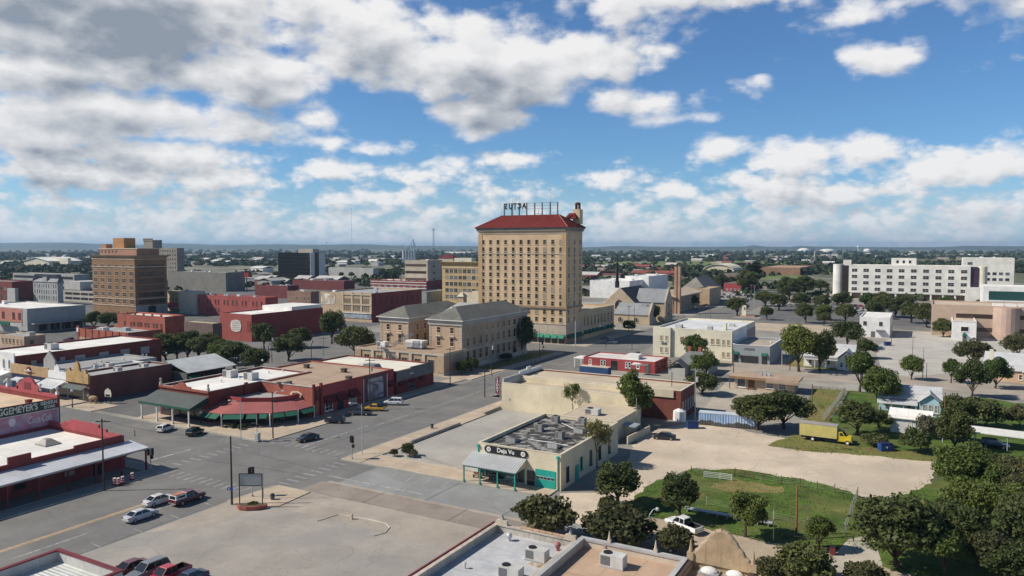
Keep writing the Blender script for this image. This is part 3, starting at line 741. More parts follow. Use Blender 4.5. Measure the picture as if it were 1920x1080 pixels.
proto('oak', L_OAK, (3, 4), 34, 9000, 0.31, rx=4.4, z0=.9, z1=7.2, lump=.5, clump=.28)
proto('oak', L_OAK, (5,), 60, 9500, 0.31, rx=3.7, z0=1.0, z1=8.4, lump=.42, clump=.26)
proto('green', L_MED, (11, 12), 44, 9000, 0.31, z0=.7)
proto('green', L_MED, (13, 14), 32, 8500, 0.30, rx=4.2, z0=1.2, lump=.5, clump=.28)
proto('olive', L_OLV, (21, 22, 23), 50, 8600, 0.27, z0=0.8, clump=0.24, lump=0.35)
proto('bright', L_BRT, (31, 32), 40, 8200, 0.31, z0=1.0, lump=.45)
proto('sparse', L_YEL, (41, 42), 26, 1500, 0.32, z0=2.4, stems=3, r0=0.16, clump=0.26, lump=0.45)
proto('thin', L_BRT, (45,), 22, 1300, 0.32, z0=3.8, stems=3, r0=0.14, clump=0.26, lump=0.3)
proto('bush', L_OLV, (51, 52), 50, 4600, 0.30, z0=0.1, z1=4.0, rx=3.0, stems=3, r0=0.1, clump=0.26, flat=0.3)
proto('greenbush', L_OAK, (55, 56), 46, 4200, 0.30, z0=0.0, z1=3.6, rx=3.0, stems=3, r0=0.1, clump=0.28, flat=0.3)
proto('pale', leaf_mat('pale_flowering_leaves', (0.12, 0.125, 0.075), (0.30, 0.27, 0.19)), (58,), 46, 3600, 0.28, z0=0.0, z1=3.6, rx=3.0, stems=3, r0=0.1, clump=0.28, flat=0.3)
proto('conifer', leaf_mat('dark_conifer_needles', (0.016, 0.026, 0.014), (0.032, 0.045, 0.024)), (61,), 40, 3500, 0.36, rx=2.2, z0=1.0, z1=11.0, clump=0.34)
proto('far', L_OAK, (71, 72, 73, 74), 26, 900, 0.9, z0=1.4, clump=0.34)
proto('farg', L_MED, (81, 82, 83), 26, 900, 0.9, z0=1.4, clump=0.34)
rt = random.Random(77)
FIRST = {}
def tree_at(kind, x, y, width, height, label, group=None, name='tree', cat=None, rz=None):
    c = rt.choice(TREES[kind]); cm, tm, w0, h0 = c
    nm = name if name else 'tree'
    o = thing(nm, label, cat or ('shrub' if 'shrub' in nm or 'bush' in nm else 'tree'), (x, y, 0), rt.uniform(0, 6.28) if rz is None else rz, group)
    o.scale = (width / w0, width / w0, height / h0)
    for n_, me in (('crown', cm), ('trunk', tm)):
        p = bpy.data.objects.new(n_, me); COL.objects.link(p); p.parent = o
    return o
def T(kind, px, py, wpx, top, label, group=None, name='tree', push=0.0):
    s = mpp(px, py); x, y = P(px, py)
    return tree_at(kind, x, y, wpx * s * (1.16 if name == 'tree' else 1.05), (py - top) * s * 1.04, label, group, name)
# right foreground
T('bush', 1018, 1010, 118, 932, "full rounded tree rising just behind the parapet of the white roof", name='tree')
T('bush', 1162, 1018, 138, 950, "wide olive-brown tree left of the curved street lamp, behind the tan roof parapet")
T('bush', 1268, 1034, 78, 986, "low olive bush beside the tailgate of the white pickup", name='shrub')
T('oak', 1157, 950, 100, 862, "dark tree on the gravel beside the teal side door of the cream shop")
T('greenbush', 1140, 962, 44, 930, "small bush at the foot of the dark tree by the cream shop", name='shrub')
T('oak', 1273, 974, 84, 882, "round dark tree at the left end of the long metal bench")
T('green', 1397, 1006, 82, 917, "round green tree in front of the middle of the long metal bench")
T('green', 1536, 1032, 58, 964, "small young tree right of the bare wooden pole in the grass")
T('oak', 1683, 1064, 158, 918, "largest dark tree at the lower right, standing by the pale driveway")
T('oak', 1795, 1052, 112, 930, "dark tree right of the largest lower right tree")
T('olive', 1862, 1090, 106, 995, "brownish-green tree at the bottom right corner of the view")
T('green', 1808, 936, 112, 826, "broad bright tree at the right corner of the dirt lot")
T('olive', 1888, 952, 90, 848, "olive speckled tree at the right edge below the long carport roof")
T('green', 1812, 1004, 92, 890, "light green tree below the right corner of the dirt lot")
T('oak', 1915, 1056, 108, 915, "dark tree at the right edge by the white rooftop peeking through leaves")
T('greenbush', 1512, 1094, 130, 1020, "wide feathery dark green shrub at the bottom edge left of the driveway", name='shrub')
T('bush', 1440, 1092, 70, 1046, "olive shrub at the bottom edge right of the curved gable", name='shrub')
T('bush', 1620, 1104, 90, 1052, "olive shrub at the bottom edge under the pale driveway", name='shrub')
T('oak', 1850, 905, 66, 840, "dark tree left of the long carport roof", None)
for i, (px, py, w, tp) in enumerate(((1770, 1085, 90, 985), (1830, 1062, 100, 960), (1885, 1012, 96, 900), (1910, 990, 80, 880), (1850, 948, 90, 850), (1900, 1105, 110, 1010), (1765, 1020, 80, 930), (1815, 905, 70, 835), (1925, 930, 70, 850))):
    T(('green', 'oak', 'green', 'olive')[i % 4], px, py, w, tp, "tree in the dense thicket filling the lower right corner", "trees of the lower right thicket")
# middle right
T('bright', 1188, 798, 66, 692, "bright green tree behind the tan-roofed shop building")
T('thin', 1073, 786, 40, 718, "slender bright tree with bare stems against the pale shop wall")
T('sparse', 1120, 876, 62, 782, "thin yellowing tree against the side wall of the cream shop")
T('oak', 1420, 806, 92, 734, "dark spreading tree over the end of the blue mural container")
T('oak', 1470, 803, 100, 726, "dark spreading tree just left of the yellow box truck")
T('oak', 1606, 816, 78, 748, "dark tree behind the cab of the yellow box truck")
T('oak', 1648, 806, 50, 766, "smaller dark tree left of the white shed")
T('green', 1612, 735, 66, 656, "tall green tree on the kerb above the fenced dry lawn")
T('green', 1650, 768, 68, 684, "leafy tree shading the porch of the pale blue house")
T('green', 1709, 712, 42, 664, "compact round tree alone at the lower edge of the pale lot")
T('green', 1783, 718, 38, 671, "small round tree right of the bare pole on the pale lot")
T('oak', 1822, 745, 62, 668, "dark leaning tree on the kerb left of the peach house")
T('green', 1866, 728, 52, 668, "green tree standing in front of the peach house")
T('olive', 1826, 690, 68, 634, "olive tree against the white chimney of the peach house")
T('olive', 1905, 676, 50, 622, "pale olive tree behind the roof of the peach house")
T('oak', 1796, 802, 64, 740, "dark tree right of the pale blue house")
T('greenbush', 1838, 802, 84, 746, "wide dark bush along the yard fence below the far street", name='shrub')
T('bush', 1905, 800, 56, 760, "olive bush at the right edge above the carport lawn", name='shrub')
T('greenbush', 1640, 836, 56, 812, "clipped dark hedge bush behind the right blue dumpster", name='shrub')
T('greenbush', 1718, 848, 60, 802, "dark bush below the white shed", name='shrub')
T('pale', 1736, 822, 44, 778, "yellow-green bush to the right of the white shed", name='shrub')
T('oak', 1790, 845, 66, 762, "dark bushy tree next to the thin brown pole above the carport")
T('bright', 1498, 697, 72, 604, "bright topped tree at the left corner of the white house")
T('oak', 1538, 697, 56, 618, "dark tree shading the front of the white house")
T('oak', 1590, 652, 70, 598, "dark tree behind the gable of the white house")
T('oak', 1622, 672, 42, 634, "small dark tree right of the white house")
T('green', 1302, 684, 62, 626, "round tree behind the two brick chimneys of the grey roofed house")
T('green', 1323, 712, 58, 660, "green tree at the corner of the grey roofed house")
T('oak', 1318, 740, 64, 695, "dark low tree beside the wall behind the tan-roofed shop")
# downtown
T('oak', 667, 668, 74, 606, "large dark tree at the left corner of the courthouse")
T('oak', 622, 645, 56, 580, "dark tree against the far end of the windowless red wall")
T('oak', 541, 676, 60, 626, "flat-topped dark tree standing alone in the big asphalt lot")
T('oak', 496, 655, 52, 602, "dark tree in front of the red wall with the round white sign")
T('oak', 562, 652, 44, 612, "dark tree hiding the lower middle of the windowless red wall")
T('olive', 528, 706, 60, 688, "low flowering bush behind the tan roof of the restaurant", name='shrub')
T('oak', 312, 676, 62, 622, "dark tree behind the grey roofs at the left end of the tree row")
T('oak', 352, 672, 62, 618, "dark tree in the middle of the row behind the grey roofs")
T('oak', 392, 676, 54, 624, "dark tree behind the ridge of the corrugated roof")
T('green', 332, 675, 54, 630, "lighter tree between the left and middle trees of the row behind the grey roofs")
T('oak', 372, 676, 56, 628, "dark tree right of the middle of the row behind the grey roofs")
T('green', 416, 684, 54, 634, "lighter tree joining the corrugated roof's ridge tree and the broad dark tree")
T('oak', 440, 694, 72, 636, "broad dark tree past the end of the corrugated roof")
T('oak', 482, 702, 56, 650, "smaller dark tree beside the red restaurant's rear corner")
T('green', 176, 616, 32, 582, "yellowish tree beside the long grey wall")
T('oak', 202, 618, 42, 584, "dark tree between the grey wall and the red brick block")
T('oak', 979, 664, 50, 594, "tall dark tree between the courthouse and the hotel")
T('greenbush', 868, 702, 30, 674, "rounded hedge bush at the courthouse foot, right of its corner", name='shrub')
T('greenbush', 884, 697, 34, 670, "larger clipped bush at the courthouse foot", name='shrub')
T('greenbush', 950, 676, 30, 662, "low bush at the far courthouse corner", name='shrub')
T('oak', 1222, 606, 44, 568, "dark round tree beside the stone church")
T('greenbush', 1180, 622, 30, 600, "dark bush by the church porch", name='shrub')
T('oak', 1296, 578, 30, 552, "dark tree beside the square brick church block")
# car park in front of the hospital
GP = "trees of the car park before the hospital"
for i, (k, px, py, w, tp) in enumerate((('oak', 1382, 592, 46, 556), ('oak', 1438, 600, 28, 574), ('oak', 1434, 574, 42, 546), ('oak', 1480, 562, 46, 518), ('oak', 1508, 556, 44, 516),
        ('oak', 1538, 549, 32, 524), ('oak', 1353, 540, 26, 512), ('oak', 1372, 538, 24, 518), ('oak', 1510, 606, 36, 566), ('green', 1545, 600, 34, 568), ('oak', 1585, 606, 42, 568), ('oak', 1500, 580, 38, 548), ('oak', 1460, 582, 40, 550),
        ('oak', 1578, 578, 40, 546), ('oak', 1540, 582, 36, 552))):
    T(k, px, py, w, tp, "dark green tree among the parked cars between the church and the hospital", GP)
for i, (k, px, py, w, tp) in enumerate((('green', 1628, 590, 32, 548), ('oak', 1655, 594, 38, 546), ('oak', 1680, 596, 36, 556), ('oak', 1708, 606, 42, 564), ('oak', 1738, 614, 46, 566), ('oak', 1766, 612, 40, 570),
        ('oak', 1640, 598, 34, 562), ('oak', 1700, 590, 30, 552), ('green', 1775, 585, 38, 554))):
    T(k, px, py, w, tp, "dark tree in the dense row at the foot of the long white hospital", "tree row at the hospital foot")
T('olive', 1545, 612, 30, 584, "round olive bush by the kerb of the car park", name='shrub')
T('oak', 1768, 632, 36, 596, "dark tree left of the small white box building")
T('oak', 1832, 610, 44, 576, "dark tree in front of the long tan building")
T('conifer', 1412, 545, 30, 484, "tall pointed dark conifer left of the car park")
T('oak', 1402, 548, 42, 505, "dark broad tree around the foot of the tall conifer")
# individual trees across the middle distance
GM = "dark trees among the downtown blocks"
rm = random.Random(9)
for (x0, x1, y0, y1, n) in ((520, 760, 498, 524, 26), (5, 165, 492, 508, 24), (340, 520, 492, 503, 18), (1100, 1330, 490, 500, 22), (1330, 1560, 503, 518, 24), (610, 760, 515, 522, 8), (1230, 1300, 505, 520, 6), (1560, 1900, 483, 489, 14)):
    for i in range(n):
        px, py = rm.uniform(x0, x1), rm.uniform(y0, y1)
        x, y = P(px, py)
        w = rm.uniform(8, 13)
        tree_at(rm.choice(['far', 'far', 'farg']), x, y, w, w * rm.uniform(.7, .95), "dark rounded tree among the low roofs beyond downtown", GM)
# the wooded plain beyond: one mass
def woods(name, n, seed, dmin, dmax, m, size):
    r = np.random.default_rng(seed)
    u = r.random(n)
    d = 1 / (1 / dmin + u * (1 / dmax - 1 / dmin))
    d = d * 0.5 + (dmin * (dmax / dmin) ** r.random(n)) * 0.5
    az = (r.random(n) - 0.5) * R(92) + TH
    cx, cy = -np.sin(az) * d, np.cos(az) * d
    # clearings
    keep = (np.sin(cx * 0.006 + 1.3) * np.sin(cy * 0.0045 + .4) + 0.5 * np.sin(cx * 0.017) * np.sin(cy * 0.013 + 2)) > -0.22
    cx, cy, d = cx[keep], cy[keep], d[keep]; n = len(cx)
    s = size * (0.6 + 0.8 * r.random(n)) * (1 + d / 5000)
    k = 26
    q = r.normal(size=(n, k, 3)); q /= np.linalg.norm(q, axis=2)[:, :, None]
    q[:, :, 2] = np.abs(q[:, :, 2])
    c = q * s[:, None, None] * np.array([1, 1, 0.9]) * (0.75 + 0.3 * r.random((n, k, 1)))
    c[:, :, 0] += cx[:, None]; c[:, :, 1] += cy[:, None]; c[:, :, 2] += 0.4
    nr = q + 0.5 * r.normal(size=q.shape); nr /= np.linalg.norm(nr, axis=2)[:, :, None]
    t = np.cross(nr, r.normal(size=q.shape)); t /= np.linalg.norm(t, axis=2)[:, :, None]
    b = np.cross(nr, t); f = s[:, None, None] * 0.42
    vs = np.stack([c - t * f, c + b * f, c + t * f, c - b * f], 2).reshape(-1, 3)
    N = n * k
    me = bpy.data.meshes.new(name)
    me.vertices.add(4 * N); me.vertices.foreach_set('co', vs.astype(np.float32).ravel())
    me.loops.add(4 * N); me.loops.foreach_set('vertex_index', np.arange(4 * N, dtype=np.int32))
    me.polygons.add(N); me.polygons.foreach_set('loop_start', np.arange(0, 4 * N, 4, dtype=np.int32)); me.polygons.foreach_set('loop_total', np.full(N, 4, dtype=np.int32))
    me.materials.append(m); me.update(calc_edges=True)
    o = bpy.data.objects.new(name, me); COL.objects.link(o)
    return o
WOODM = mat('woodland', (0.040, 0.056, 0.024), 0.9, 0.3, 0.01, fine=0.2)
tag(woods('woodland', 8000, 3, 900, 9000, WOODM, 5.5), "dark green woodland covering the plain beyond the town", 'woodland', kind='stuff')
tag(woods('tree_cover', 900, 8, 560, 1300, WOODM, 3.6), "scattered dark trees filling the blocks beyond downtown", 'tree cover', kind='stuff')
# ------------------------------------------------------------------ vehicles
def paint(name, c, rough=0.3):
    return mat(name, c, rough, 0.03, 0.5, fine=0, spec=0.5, coat=0.5)
PSILV = paint('silver_car_paint', (0.47, 0.48, 0.50)); PWHITE = paint('white_car_paint', (0.74, 0.74, 0.73))
PBLACK = paint('black_car_paint', (0.014, 0.014, 0.016)); PGREY = paint('dark_grey_car_paint', (0.06, 0.06, 0.064))
PMAR = paint('maroon_car_paint', (0.10, 0.014, 0.02)); PRED = paint('red_car_paint', (0.42, 0.012, 0.025))
PNAVY = paint('navy_car_paint', (0.02, 0.03, 0.07)); PYEL = paint('yellow_car_paint', (0.62, 0.36, 0.03)); PMID = paint('mid_grey_car_paint', (0.19, 0.20, 0.21))
PTAN = paint('tan_car_paint', (0.36, 0.31, 0.24)); PBLUE = paint('blue_car_paint', (0.09, 0.13, 0.22)); PDGRN = paint('brownish_car_paint', (0.07, 0.055, 0.05))
# length, width, then body stations (x from the tail, bottom, shoulder, top, half width) and cabin (x, z) outline
CARS = {
 'sedan': dict(W=1.82, body=[(0, .45, .62, .80, .72), (.12, .30, .70, .98, .84), (.9, .24, .74, 1.02, .91), (2.4, .22, .72, .98, .91), (3.5, .22, .72, .95, .91), (4.3, .28, .68, .86, .86), (4.72, .34, .60, .72, .74), (4.8, .42, .55, .62, .66)],
               cab=[(.62, 1.0), (1.35, 1.42), (2.75, 1.45), (3.62, .96)], pil=[2.15], wheels=(.95, 3.85), r=.33),
 'suv': dict(W=1.95, body=[(0, .55, .80, 1.05, .84), (.1, .36, .82, 1.15, .93), (1.0, .32, .85, 1.16, .97), (3.2, .32, .84, 1.13, .97), (4.3, .36, .82, 1.05, .95), (4.85, .42, .75, .92, .84), (4.95, .5, .68, .78, .76)],
             cab=[(.06, 1.12), (.35, 1.78), (2.85, 1.84), (3.65, 1.12)], pil=[1.15, 2.05], wheels=(1.0, 3.95), r=.38),
 'hatch': dict(W=1.78, body=[(0, .5, .75, .95, .78), (.1, .32, .76, 1.03, .85), (.9, .26, .78, 1.04, .89), (2.6, .26, .76, 1.0, .89), (3.5, .28, .74, .94, .88), (4.1, .34, .66, .80, .78), (4.2, .42, .6, .68, .7)],
               cab=[(.05, 1.02), (.5, 1.48), (2.3, 1.54), (3.3, 1.0)], pil=[1.4], wheels=(.75, 3.35), r=.32),
 'pickup': dict(W=1.95, body=[(0, .58, .78, 1.06, .88), (.06, .42, .8, 1.10, .95), (1.95, .38, .82, 1.10, .96), (2.0, .36, .82, 1.10, .96), (3.9, .36, .84, 1.12, .96), (4.1, .36, .84, 1.10, .96), (5.1, .42, .80, 1.04, .93), (5.45, .48, .72, .92, .85), (5.52, .54, .66, .78, .8)],
                cab=[(2.02, 1.1), (2.12, 1.74), (3.35, 1.78), (4.1, 1.12)], pil=[2.85], wheels=(1.15, 4.4), r=.40, bed=(.08, 1.95)),
}
CARPROTO = {}
def car_meshes(kind, pm, simple=False):
    key = (kind, pm.name, simple)
    if key in CARPROTO: return CARPROTO[key]
    d = CARS[kind]; L = d['body'][-1][0]; ox = L / 2
    b = MB(); rings = []
    for (x, zb, zs, zt, w) in d['body']:
        pts = [(-w * .94, zb), (-w, zb + .14), (-w, zs), (-w * .9, zt), (w * .9, zt), (w, zs), (w, zb + .14), (w * .94, zb)]
        rings.append([(x - ox, p[0], p[1]) for p in pts])
    n = 8; vs = [p for r in rings for p in r]; fs = []
    bed = d.get('bed')
    for i in range(len(rings) - 1):
        x0, x1 = d['body'][i][0], d['body'][i + 1][0]
        for k in range(n):
            if bed and k == 3 and x0 >= bed[0] - .05 and x1 <= bed[1] + .06: continue
            a, c = i * n + k, i * n + (k + 1) % n
            fs.append([a, a + n, c + n, c])
    fs.append(list(range(n))); fs.append([(len(rings) - 1) * n + k for k in range(n)][::-1])
    b.add(vs, fs)
    if bed:
        w = d['W'] / 2 - .14; x0, x1 = bed[0] + .06 - ox, bed[1] - .04 - ox; zf = .62; zt = 1.095
        b.add([(x0, -w, zf), (x1, -w, zf), (x1, w, zf), (x0, w, zf), (x0, -w, zt), (x1, -w, zt), (x1, w, zt), (x0, w, zt)], [[0, 1, 2, 3], [0, 4, 5, 1], [1, 5, 6, 2], [2, 6, 7, 3], [3, 7, 4, 0]], 1)
        wo = d['W'] / 2 * .9
        b.add([(x0 - .06, -wo, zt), (x1 + .04, -wo, zt), (x1, -w, zt), (x0, -w, zt), (x1 + .04, wo, zt), (x1, w, zt), (x0 - .06, wo, zt), (x0, w, zt)], [[0, 1, 2, 3], [1, 4, 5, 2], [4, 6, 7, 5], [6, 0, 3, 7]], 0)
    (xa, za), (xb, zb_), (xc, zc), (xd, zd) = d['cab']
    wb, wr = d['W'] / 2 * .88, d['W'] / 2 * .70
    g_ = MB()
    gl = [(xa - ox, -wb, za), (xd - ox, -wb, zd), (xd - ox, wb, zd), (xa - ox, wb, za), (xb - ox, -wr, zb_), (xc - ox, -wr, zc), (xc - ox, wr, zc), (xb - ox, wr, zb_)]
    g_.add(gl, [[0, 1, 5, 4], [1, 2, 6, 5], [2, 3, 7, 6], [3, 0, 4, 7]])
    rf = MB(); e = .045
    q = [gl[4], gl[5], gl[6], gl[7]]
    qq = [(p[0] + (-e if i in (0, 3) else e), p[1] * 1.05, p[2] - .02) for i, p in enumerate(q)]; qt = [(p[0] * .97, p[1] * .9, p[2] + .055) for p in q]
    rf.add(qq + qt, [[4, 5, 6, 7], [0, 1, 5, 4], [1, 2, 6, 5], [2, 3, 7, 6], [3, 0, 4, 7], [3, 2, 1, 0]])
    for i, j in ((0, 4), (1, 5), (2, 6), (3, 7)): rf.tube(gl[i], gl[j], .05, .05, 4)
    for xp in d['pil']:
        for s in (-1, 1): rf.tube((xp - ox, s * wb * 1.005, za + (zd - za) * .5), (xp - ox - .04, s * wr * 1.02, zc), .05, .045, 4)
    if simple:
        b.add(rf.v, rf.f, 0)
        out = (b, g_, None, None, None, None)
    out = (b, g_, rf, d, ox, L)
    CARPROTO[key] = out
    return out
WH = {}
def wheel_meshes(r):
    if r in WH: return WH[r]
    t = MB(); t.tube((0, -.11, 0), (0, .11, 0), r, r, 16)
    rm_ = MB(); rm_.tube((0, -.125, 0), (0, .125, 0), r * .62, r * .62, 10)
    a = t.build('tyre', RUBBER); c = rm_.build('rim', RIM)
    WH[r] = (a.data, c.data)
    bpy.data.objects.remove(a); bpy.data.objects.remove(c)
    return WH[r]
def car(kind, pm, x, y, rz, label, group=None, name='parked_car', cat='car', detail=True, scale=1.0, two=None):
    o = thing(name, label, cat, (x, y, 0.015), rz, group)
    b, g_, rf, d, ox, L = car_meshes(kind, pm)
    b.build('body', [pm, BLACK], o, smooth=False)
    g_.build('window', CGLASS, o)
    rf.build('roof', two or pm, o)
    tw, rw = wheel_meshes(d['r'])
    hw = d['W'] / 2 - .11
    for wx in d['wheels']:
        for s in (-1, 1):
            w = bpy.data.objects.new('wheel', tw); COL.objects.link(w); w.parent = o; w.location = (wx - ox, s * hw, d['r'])
            r_ = bpy.data.objects.new('rim', rw); COL.objects.link(r_); r_.parent = w
    if detail:
        zl, wl = d['body'][-2][3] - .04, d['body'][-2][4]
        zr = d['body'][1][3] - .17; wr_ = d['body'][1][4]
        for s in (-1, 1):
            Bx('headlight', LAMPW, o, L - .16 - ox, L - .045 - ox, s * wl * .78 - .16, s * wl * .78 + .16, zl - .14, zl, 0)
            Bx('tail_light', LAMPR, o, -.02 - ox, .1 - ox, s * wr_ * .80 - .13, s * wr_ * .80 + .13, zr - .09, zr + .09, 0)
            Bx('wing_mirror', pm, o, d['cab'][3][0] - .35 - ox, d['cab'][3][0] - .2 - ox, s * (d['W'] / 2 + .1) - .09, s * (d['W'] / 2 + .1) + .09, d['cab'][3][1], d['cab'][3][1] + .14, 0)
        z0 = d['body'][-2][1]
        Bx('front_bumper', CHROME if kind == 'pickup' else pm, o, L - .1 - ox, L + .04 - ox, -d['W'] * .43, d['W'] * .43, z0 + .02, z0 + .2)
        Bx('rear_bumper', CHROME if kind == 'pickup' else pm, o, -.06 - ox, .1 - ox, -d['W'] * .43, d['W'] * .43, .44, .62)
    if scale != 1: o.scale = (scale,) * 3
    return o
def car_px(kind, pm, rear, front, label, **kw):
    a, b = P(*rear), P(*front)
    return car(kind, pm, (a[0] + b[0]) / 2, (a[1] + b[1]) / 2, math.atan2(b[1] - a[1], b[0] - a[0]), label, **kw)
UP = R(90)
def at(px, py): return P(px, py)
x, y = P(264, 973); car('sedan', PSILV, x, y, UP, "silver sedan with dark windows, nearest of the cars driving up the main street", name='silver_sedan')
x, y = P(299, 944); car('sedan', paint('pale_silver_car_paint', (0.56, 0.56, 0.55)), x, y, R(87), "pale silver older sedan beside the maroon pickup", name='silver_sedan')
x, y = P(352, 941)
pk = car('pickup', PMAR, x, y, UP, "maroon pickup with a white and salmon camper shell", name='pickup_truck', cat='pickup')
tp = MB(); tp.add([(-2.72, -.86, 1.1), (-.78, -.86, 1.1), (-.78, .86, 1.1), (-2.72, .86, 1.1), (-2.6, -.72, 1.72), (-.8, -.72, 1.78), (-.8, .72, 1.78), (-2.6, .72, 1.72)], [[0, 1, 5, 4], [1, 2, 6, 5], [2, 3, 7, 6], [3, 0, 4, 7], [4, 5, 6, 7]])
sh = tp.build('camper_shell', PWHITE, pk)
MB().frustum((-2.5, -.85, -.66, .66), (-2.5, -.85, -.62, .62), 1.79, 1.83).build('camper_roof', mat('salmon_paint', (0.50, 0.20, 0.13), 0.5), sh)
for s in (-1, 1):
    MB().add([(-2.4, s * .835, 1.22), (-1.0, s * .835, 1.22), (-1.0, s * .755, 1.62), (-2.4, s * .755, 1.6)], [[0, 1, 2, 3]]).build('camper_window', CGLASS, sh)
MB().add([(-2.72, -.66, 1.2), (-2.72, .66, 1.2), (-2.63, .58, 1.65), (-2.63, -.58, 1.65)], [[3, 2, 1, 0]]).build('camper_window', CGLASS, sh)
x, y = P(577, 826); car('sedan', PBLACK, x, y, R(-100), "black sedan driving out of the main street into the junction", name='black_sedan')
x, y = P(628, 793); car('suv', PBLACK, x, y, R(205), "black suv parked nose to the kerb by the red shop front", name='black_suv', scale=.92)
x, y = P(676, 778); car('pickup', PGREY, x, y, R(205), "dark grey pickup parked in front of the yellow pickup", name='pickup_truck', cat='pickup', scale=1.02)
x, y = P(702, 770); car('pickup', PYEL, x, y, R(205), "small yellow pickup parked by the mural of the red shops", name='pickup_truck', cat='pickup', scale=.9)
x, y = P(737, 759); car('suv', PWHITE, x, y, R(205), "white suv parked beyond the yellow pickup", name='white_suv')
x, y = P(310, 808); car('hatch', PWHITE, x, y, R(108), "white hatchback parked at the plaza by the green roofed porch", name='white_hatchback')
x, y = P(366, 815); car('suv', PBLACK, x, y, R(108), "black car parked at the plaza kerb right of the white hatchback", name='black_car', scale=.9)
# bottom left, behind the metal-roofed building
for i, (kd, pm, dx, lb, nm, rz) in enumerate((('sedan', PMAR, 0, "maroon car at the left end of the row behind the metal-roofed building", 'maroon_car', -90), ('suv', PMID, 2.9, "grey car between the maroon car and the red pickup", 'grey_car', -90),
        ('pickup', PRED, 5.9, "bright red pickup with an empty bed at the bottom edge", 'pickup_truck', -90), ('sedan', PNAVY, 8.9, "dark navy car right of the red pickup at the bottom edge", 'navy_car', -90))):
    car(kd, pm, -84.3 + dx, 55.0 + .5 * i, R(rz), lb, name=nm, cat='pickup' if kd == 'pickup' else 'car')
car_px('pickup', PWHITE, (1308, 1003), (1256, 983), "white pickup with a black bed parked on the dirt by the grass", name='pickup_truck', cat='pickup', scale=1.02)
car_px('sedan', PBLACK, (1267, 825), (1223, 822), "black sedan parked on the dirt lot by the low cream wall", name='black_sedan')
car_px('suv', PBLACK, (1850, 838), (1880, 842), "black car parked under the long white carport", name='black_suv')
x, y = P(1107, 682); car('hatch', PRED, x, y, UP, "bright red car at the end of the red house", name='red_car')
x, y = P(1137, 637); car('sedan', PBLUE, x, y, R(20), "blue-grey car in the hotel's shadow, farther of the two", name='blue_car')
x, y = P(1146, 645); car('suv', PBLUE, x, y, R(20), "blue-grey car in the hotel's shadow, nearer of the two", name='blue_car')
x, y = P(132, 641); car('pickup', PMAR, x, y, R(15), "dark maroon pickup parked by the long grey wall", name='pickup_truck', cat='pickup')
x, y = P(1885, 622); car('hatch', PWHITE, x, y, R(20), "white car in front of the long tan building", name='white_car')
x, y = P(435, 668); car('hatch', PWHITE, x, y, R(20), "white car half hidden behind the tree row left of the big lot", name='white_car')
rc = random.Random(4)
for (cx, cy, n, dx, dy, lb) in ((1358, 553, 7, 10, .6, "car in the crowded row by the small red brick house"), (1372, 548, 6, 9, .5, "car in the crowded row by the small red brick house"), (1356, 558, 6, 10, .8, "car in the crowded row by the small red brick house"),
        (1560, 570, 6, 11, 1.2, "car parked between the trees at the hospital's left end"), (1570, 577, 6, 11, 1.2, "car parked between the trees at the hospital's left end"), (1470, 574, 8, 12, .4, "car under the trees in the middle of the car park"),
        (1545, 545, 5, 9, .3, "car far off beside the hospital's left tower")):
    for i in range(n):
        px, py = cx + dx * i + rc.uniform(-1.5, 1.5), cy + dy * i
        x, y = P(px, py)
        car(rc.choice(['sedan', 'suv', 'suv', 'hatch']), rc.choice([PWHITE, PWHITE, PSILV, PGREY, PBLACK, PRED, PBLUE, PTAN]), x, y, R(rc.choice([80, 85, -95, 90])), lb, group=lb.replace('car ', 'cars ', 1), detail=False)
x, y = P(1612, 588); car('suv', PWHITE, x, y, R(20), "white suv at the right edge of the car park, nearest the street", name='white_suv')
# the yellow box truck
a, b = P(1500, 822), P(1598, 834)
rz = math.atan2(b[1] - a[1], b[0] - a[0]); Lt = math.hypot(b[0] - a[0], b[1] - a[1])
tr = thing('box_truck', "old yellow box truck with a long grey-roofed cargo box", 'truck', ((a[0] + b[0]) / 2, (a[1] + b[1]) / 2, 0.015), rz)
TY = mat('faded_yellow_panel', (0.56, 0.47, 0.16), 0.6, 0.06, 0.5, streak=0.3); TY2 = mat('bright_yellow_cab', (0.62, 0.47, 0.03), 0.45, 0.05, 0.5)
h = Lt / 2; bx1 = h - 2.75
bxm = MB().box(-h, bx1, -1.2, 1.2, 1.05, 3.55); bxm.build('cargo_box', TY, tr)
Bx('cargo_roof', mat('grey_truck_roof', (0.33, 0.31, 0.29), 0.7), tr, -h - .03, bx1 + .03, -1.23, 1.23, 3.553, 3.66)
tm = MB()
for zz in (1.02, 3.50):
    tm.box(-h - .02, bx1 + .02, -1.225, -1.202, zz, zz + .07); tm.box(-h - .02, bx1 + .02, 1.202, 1.225, zz, zz + .07)
for xx in (-h - .01, bx1 - .06): tm.box(xx, xx + .07, -1.225, -1.203, 1.09, 3.5); tm.box(xx, xx + .07, 1.203, 1.225, 1.09, 3.5)
tm.build('corner_trim', CHROME, tr)
Bx('chassis', BLACK, tr, -h + .2, h - .8, -.45, .45, .55, 1.0)
cabm = MB(); cabm.prism([(bx1 + .1, .6), (h - .15, .6), (h - .05, .85), (h - .15, 1.55), (h - 1.25, 1.72), (h - 1.75, 2.5), (bx1 + .25, 2.55), (bx1 + .1, 2.4)], 'y', -1.02, 1.02)
cabm.build('cab', TY2, tr)
gw = MB(); gw.add([(h - 1.22, -.9, 1.76), (h - 1.22, .9, 1.76), (h - 1.68, .84, 2.44), (h - 1.68, -.84, 2.44)], [[0, 1, 2, 3]])
for s in (-1, 1): gw.add([(h - 2.3, s * 1.035, 1.75), (h - 1.45, s * 1.035, 1.75), (h - 1.8, s * 1.035, 2.38), (h - 2.3, s * 1.035, 2.38)], [[0, 1, 2, 3]])
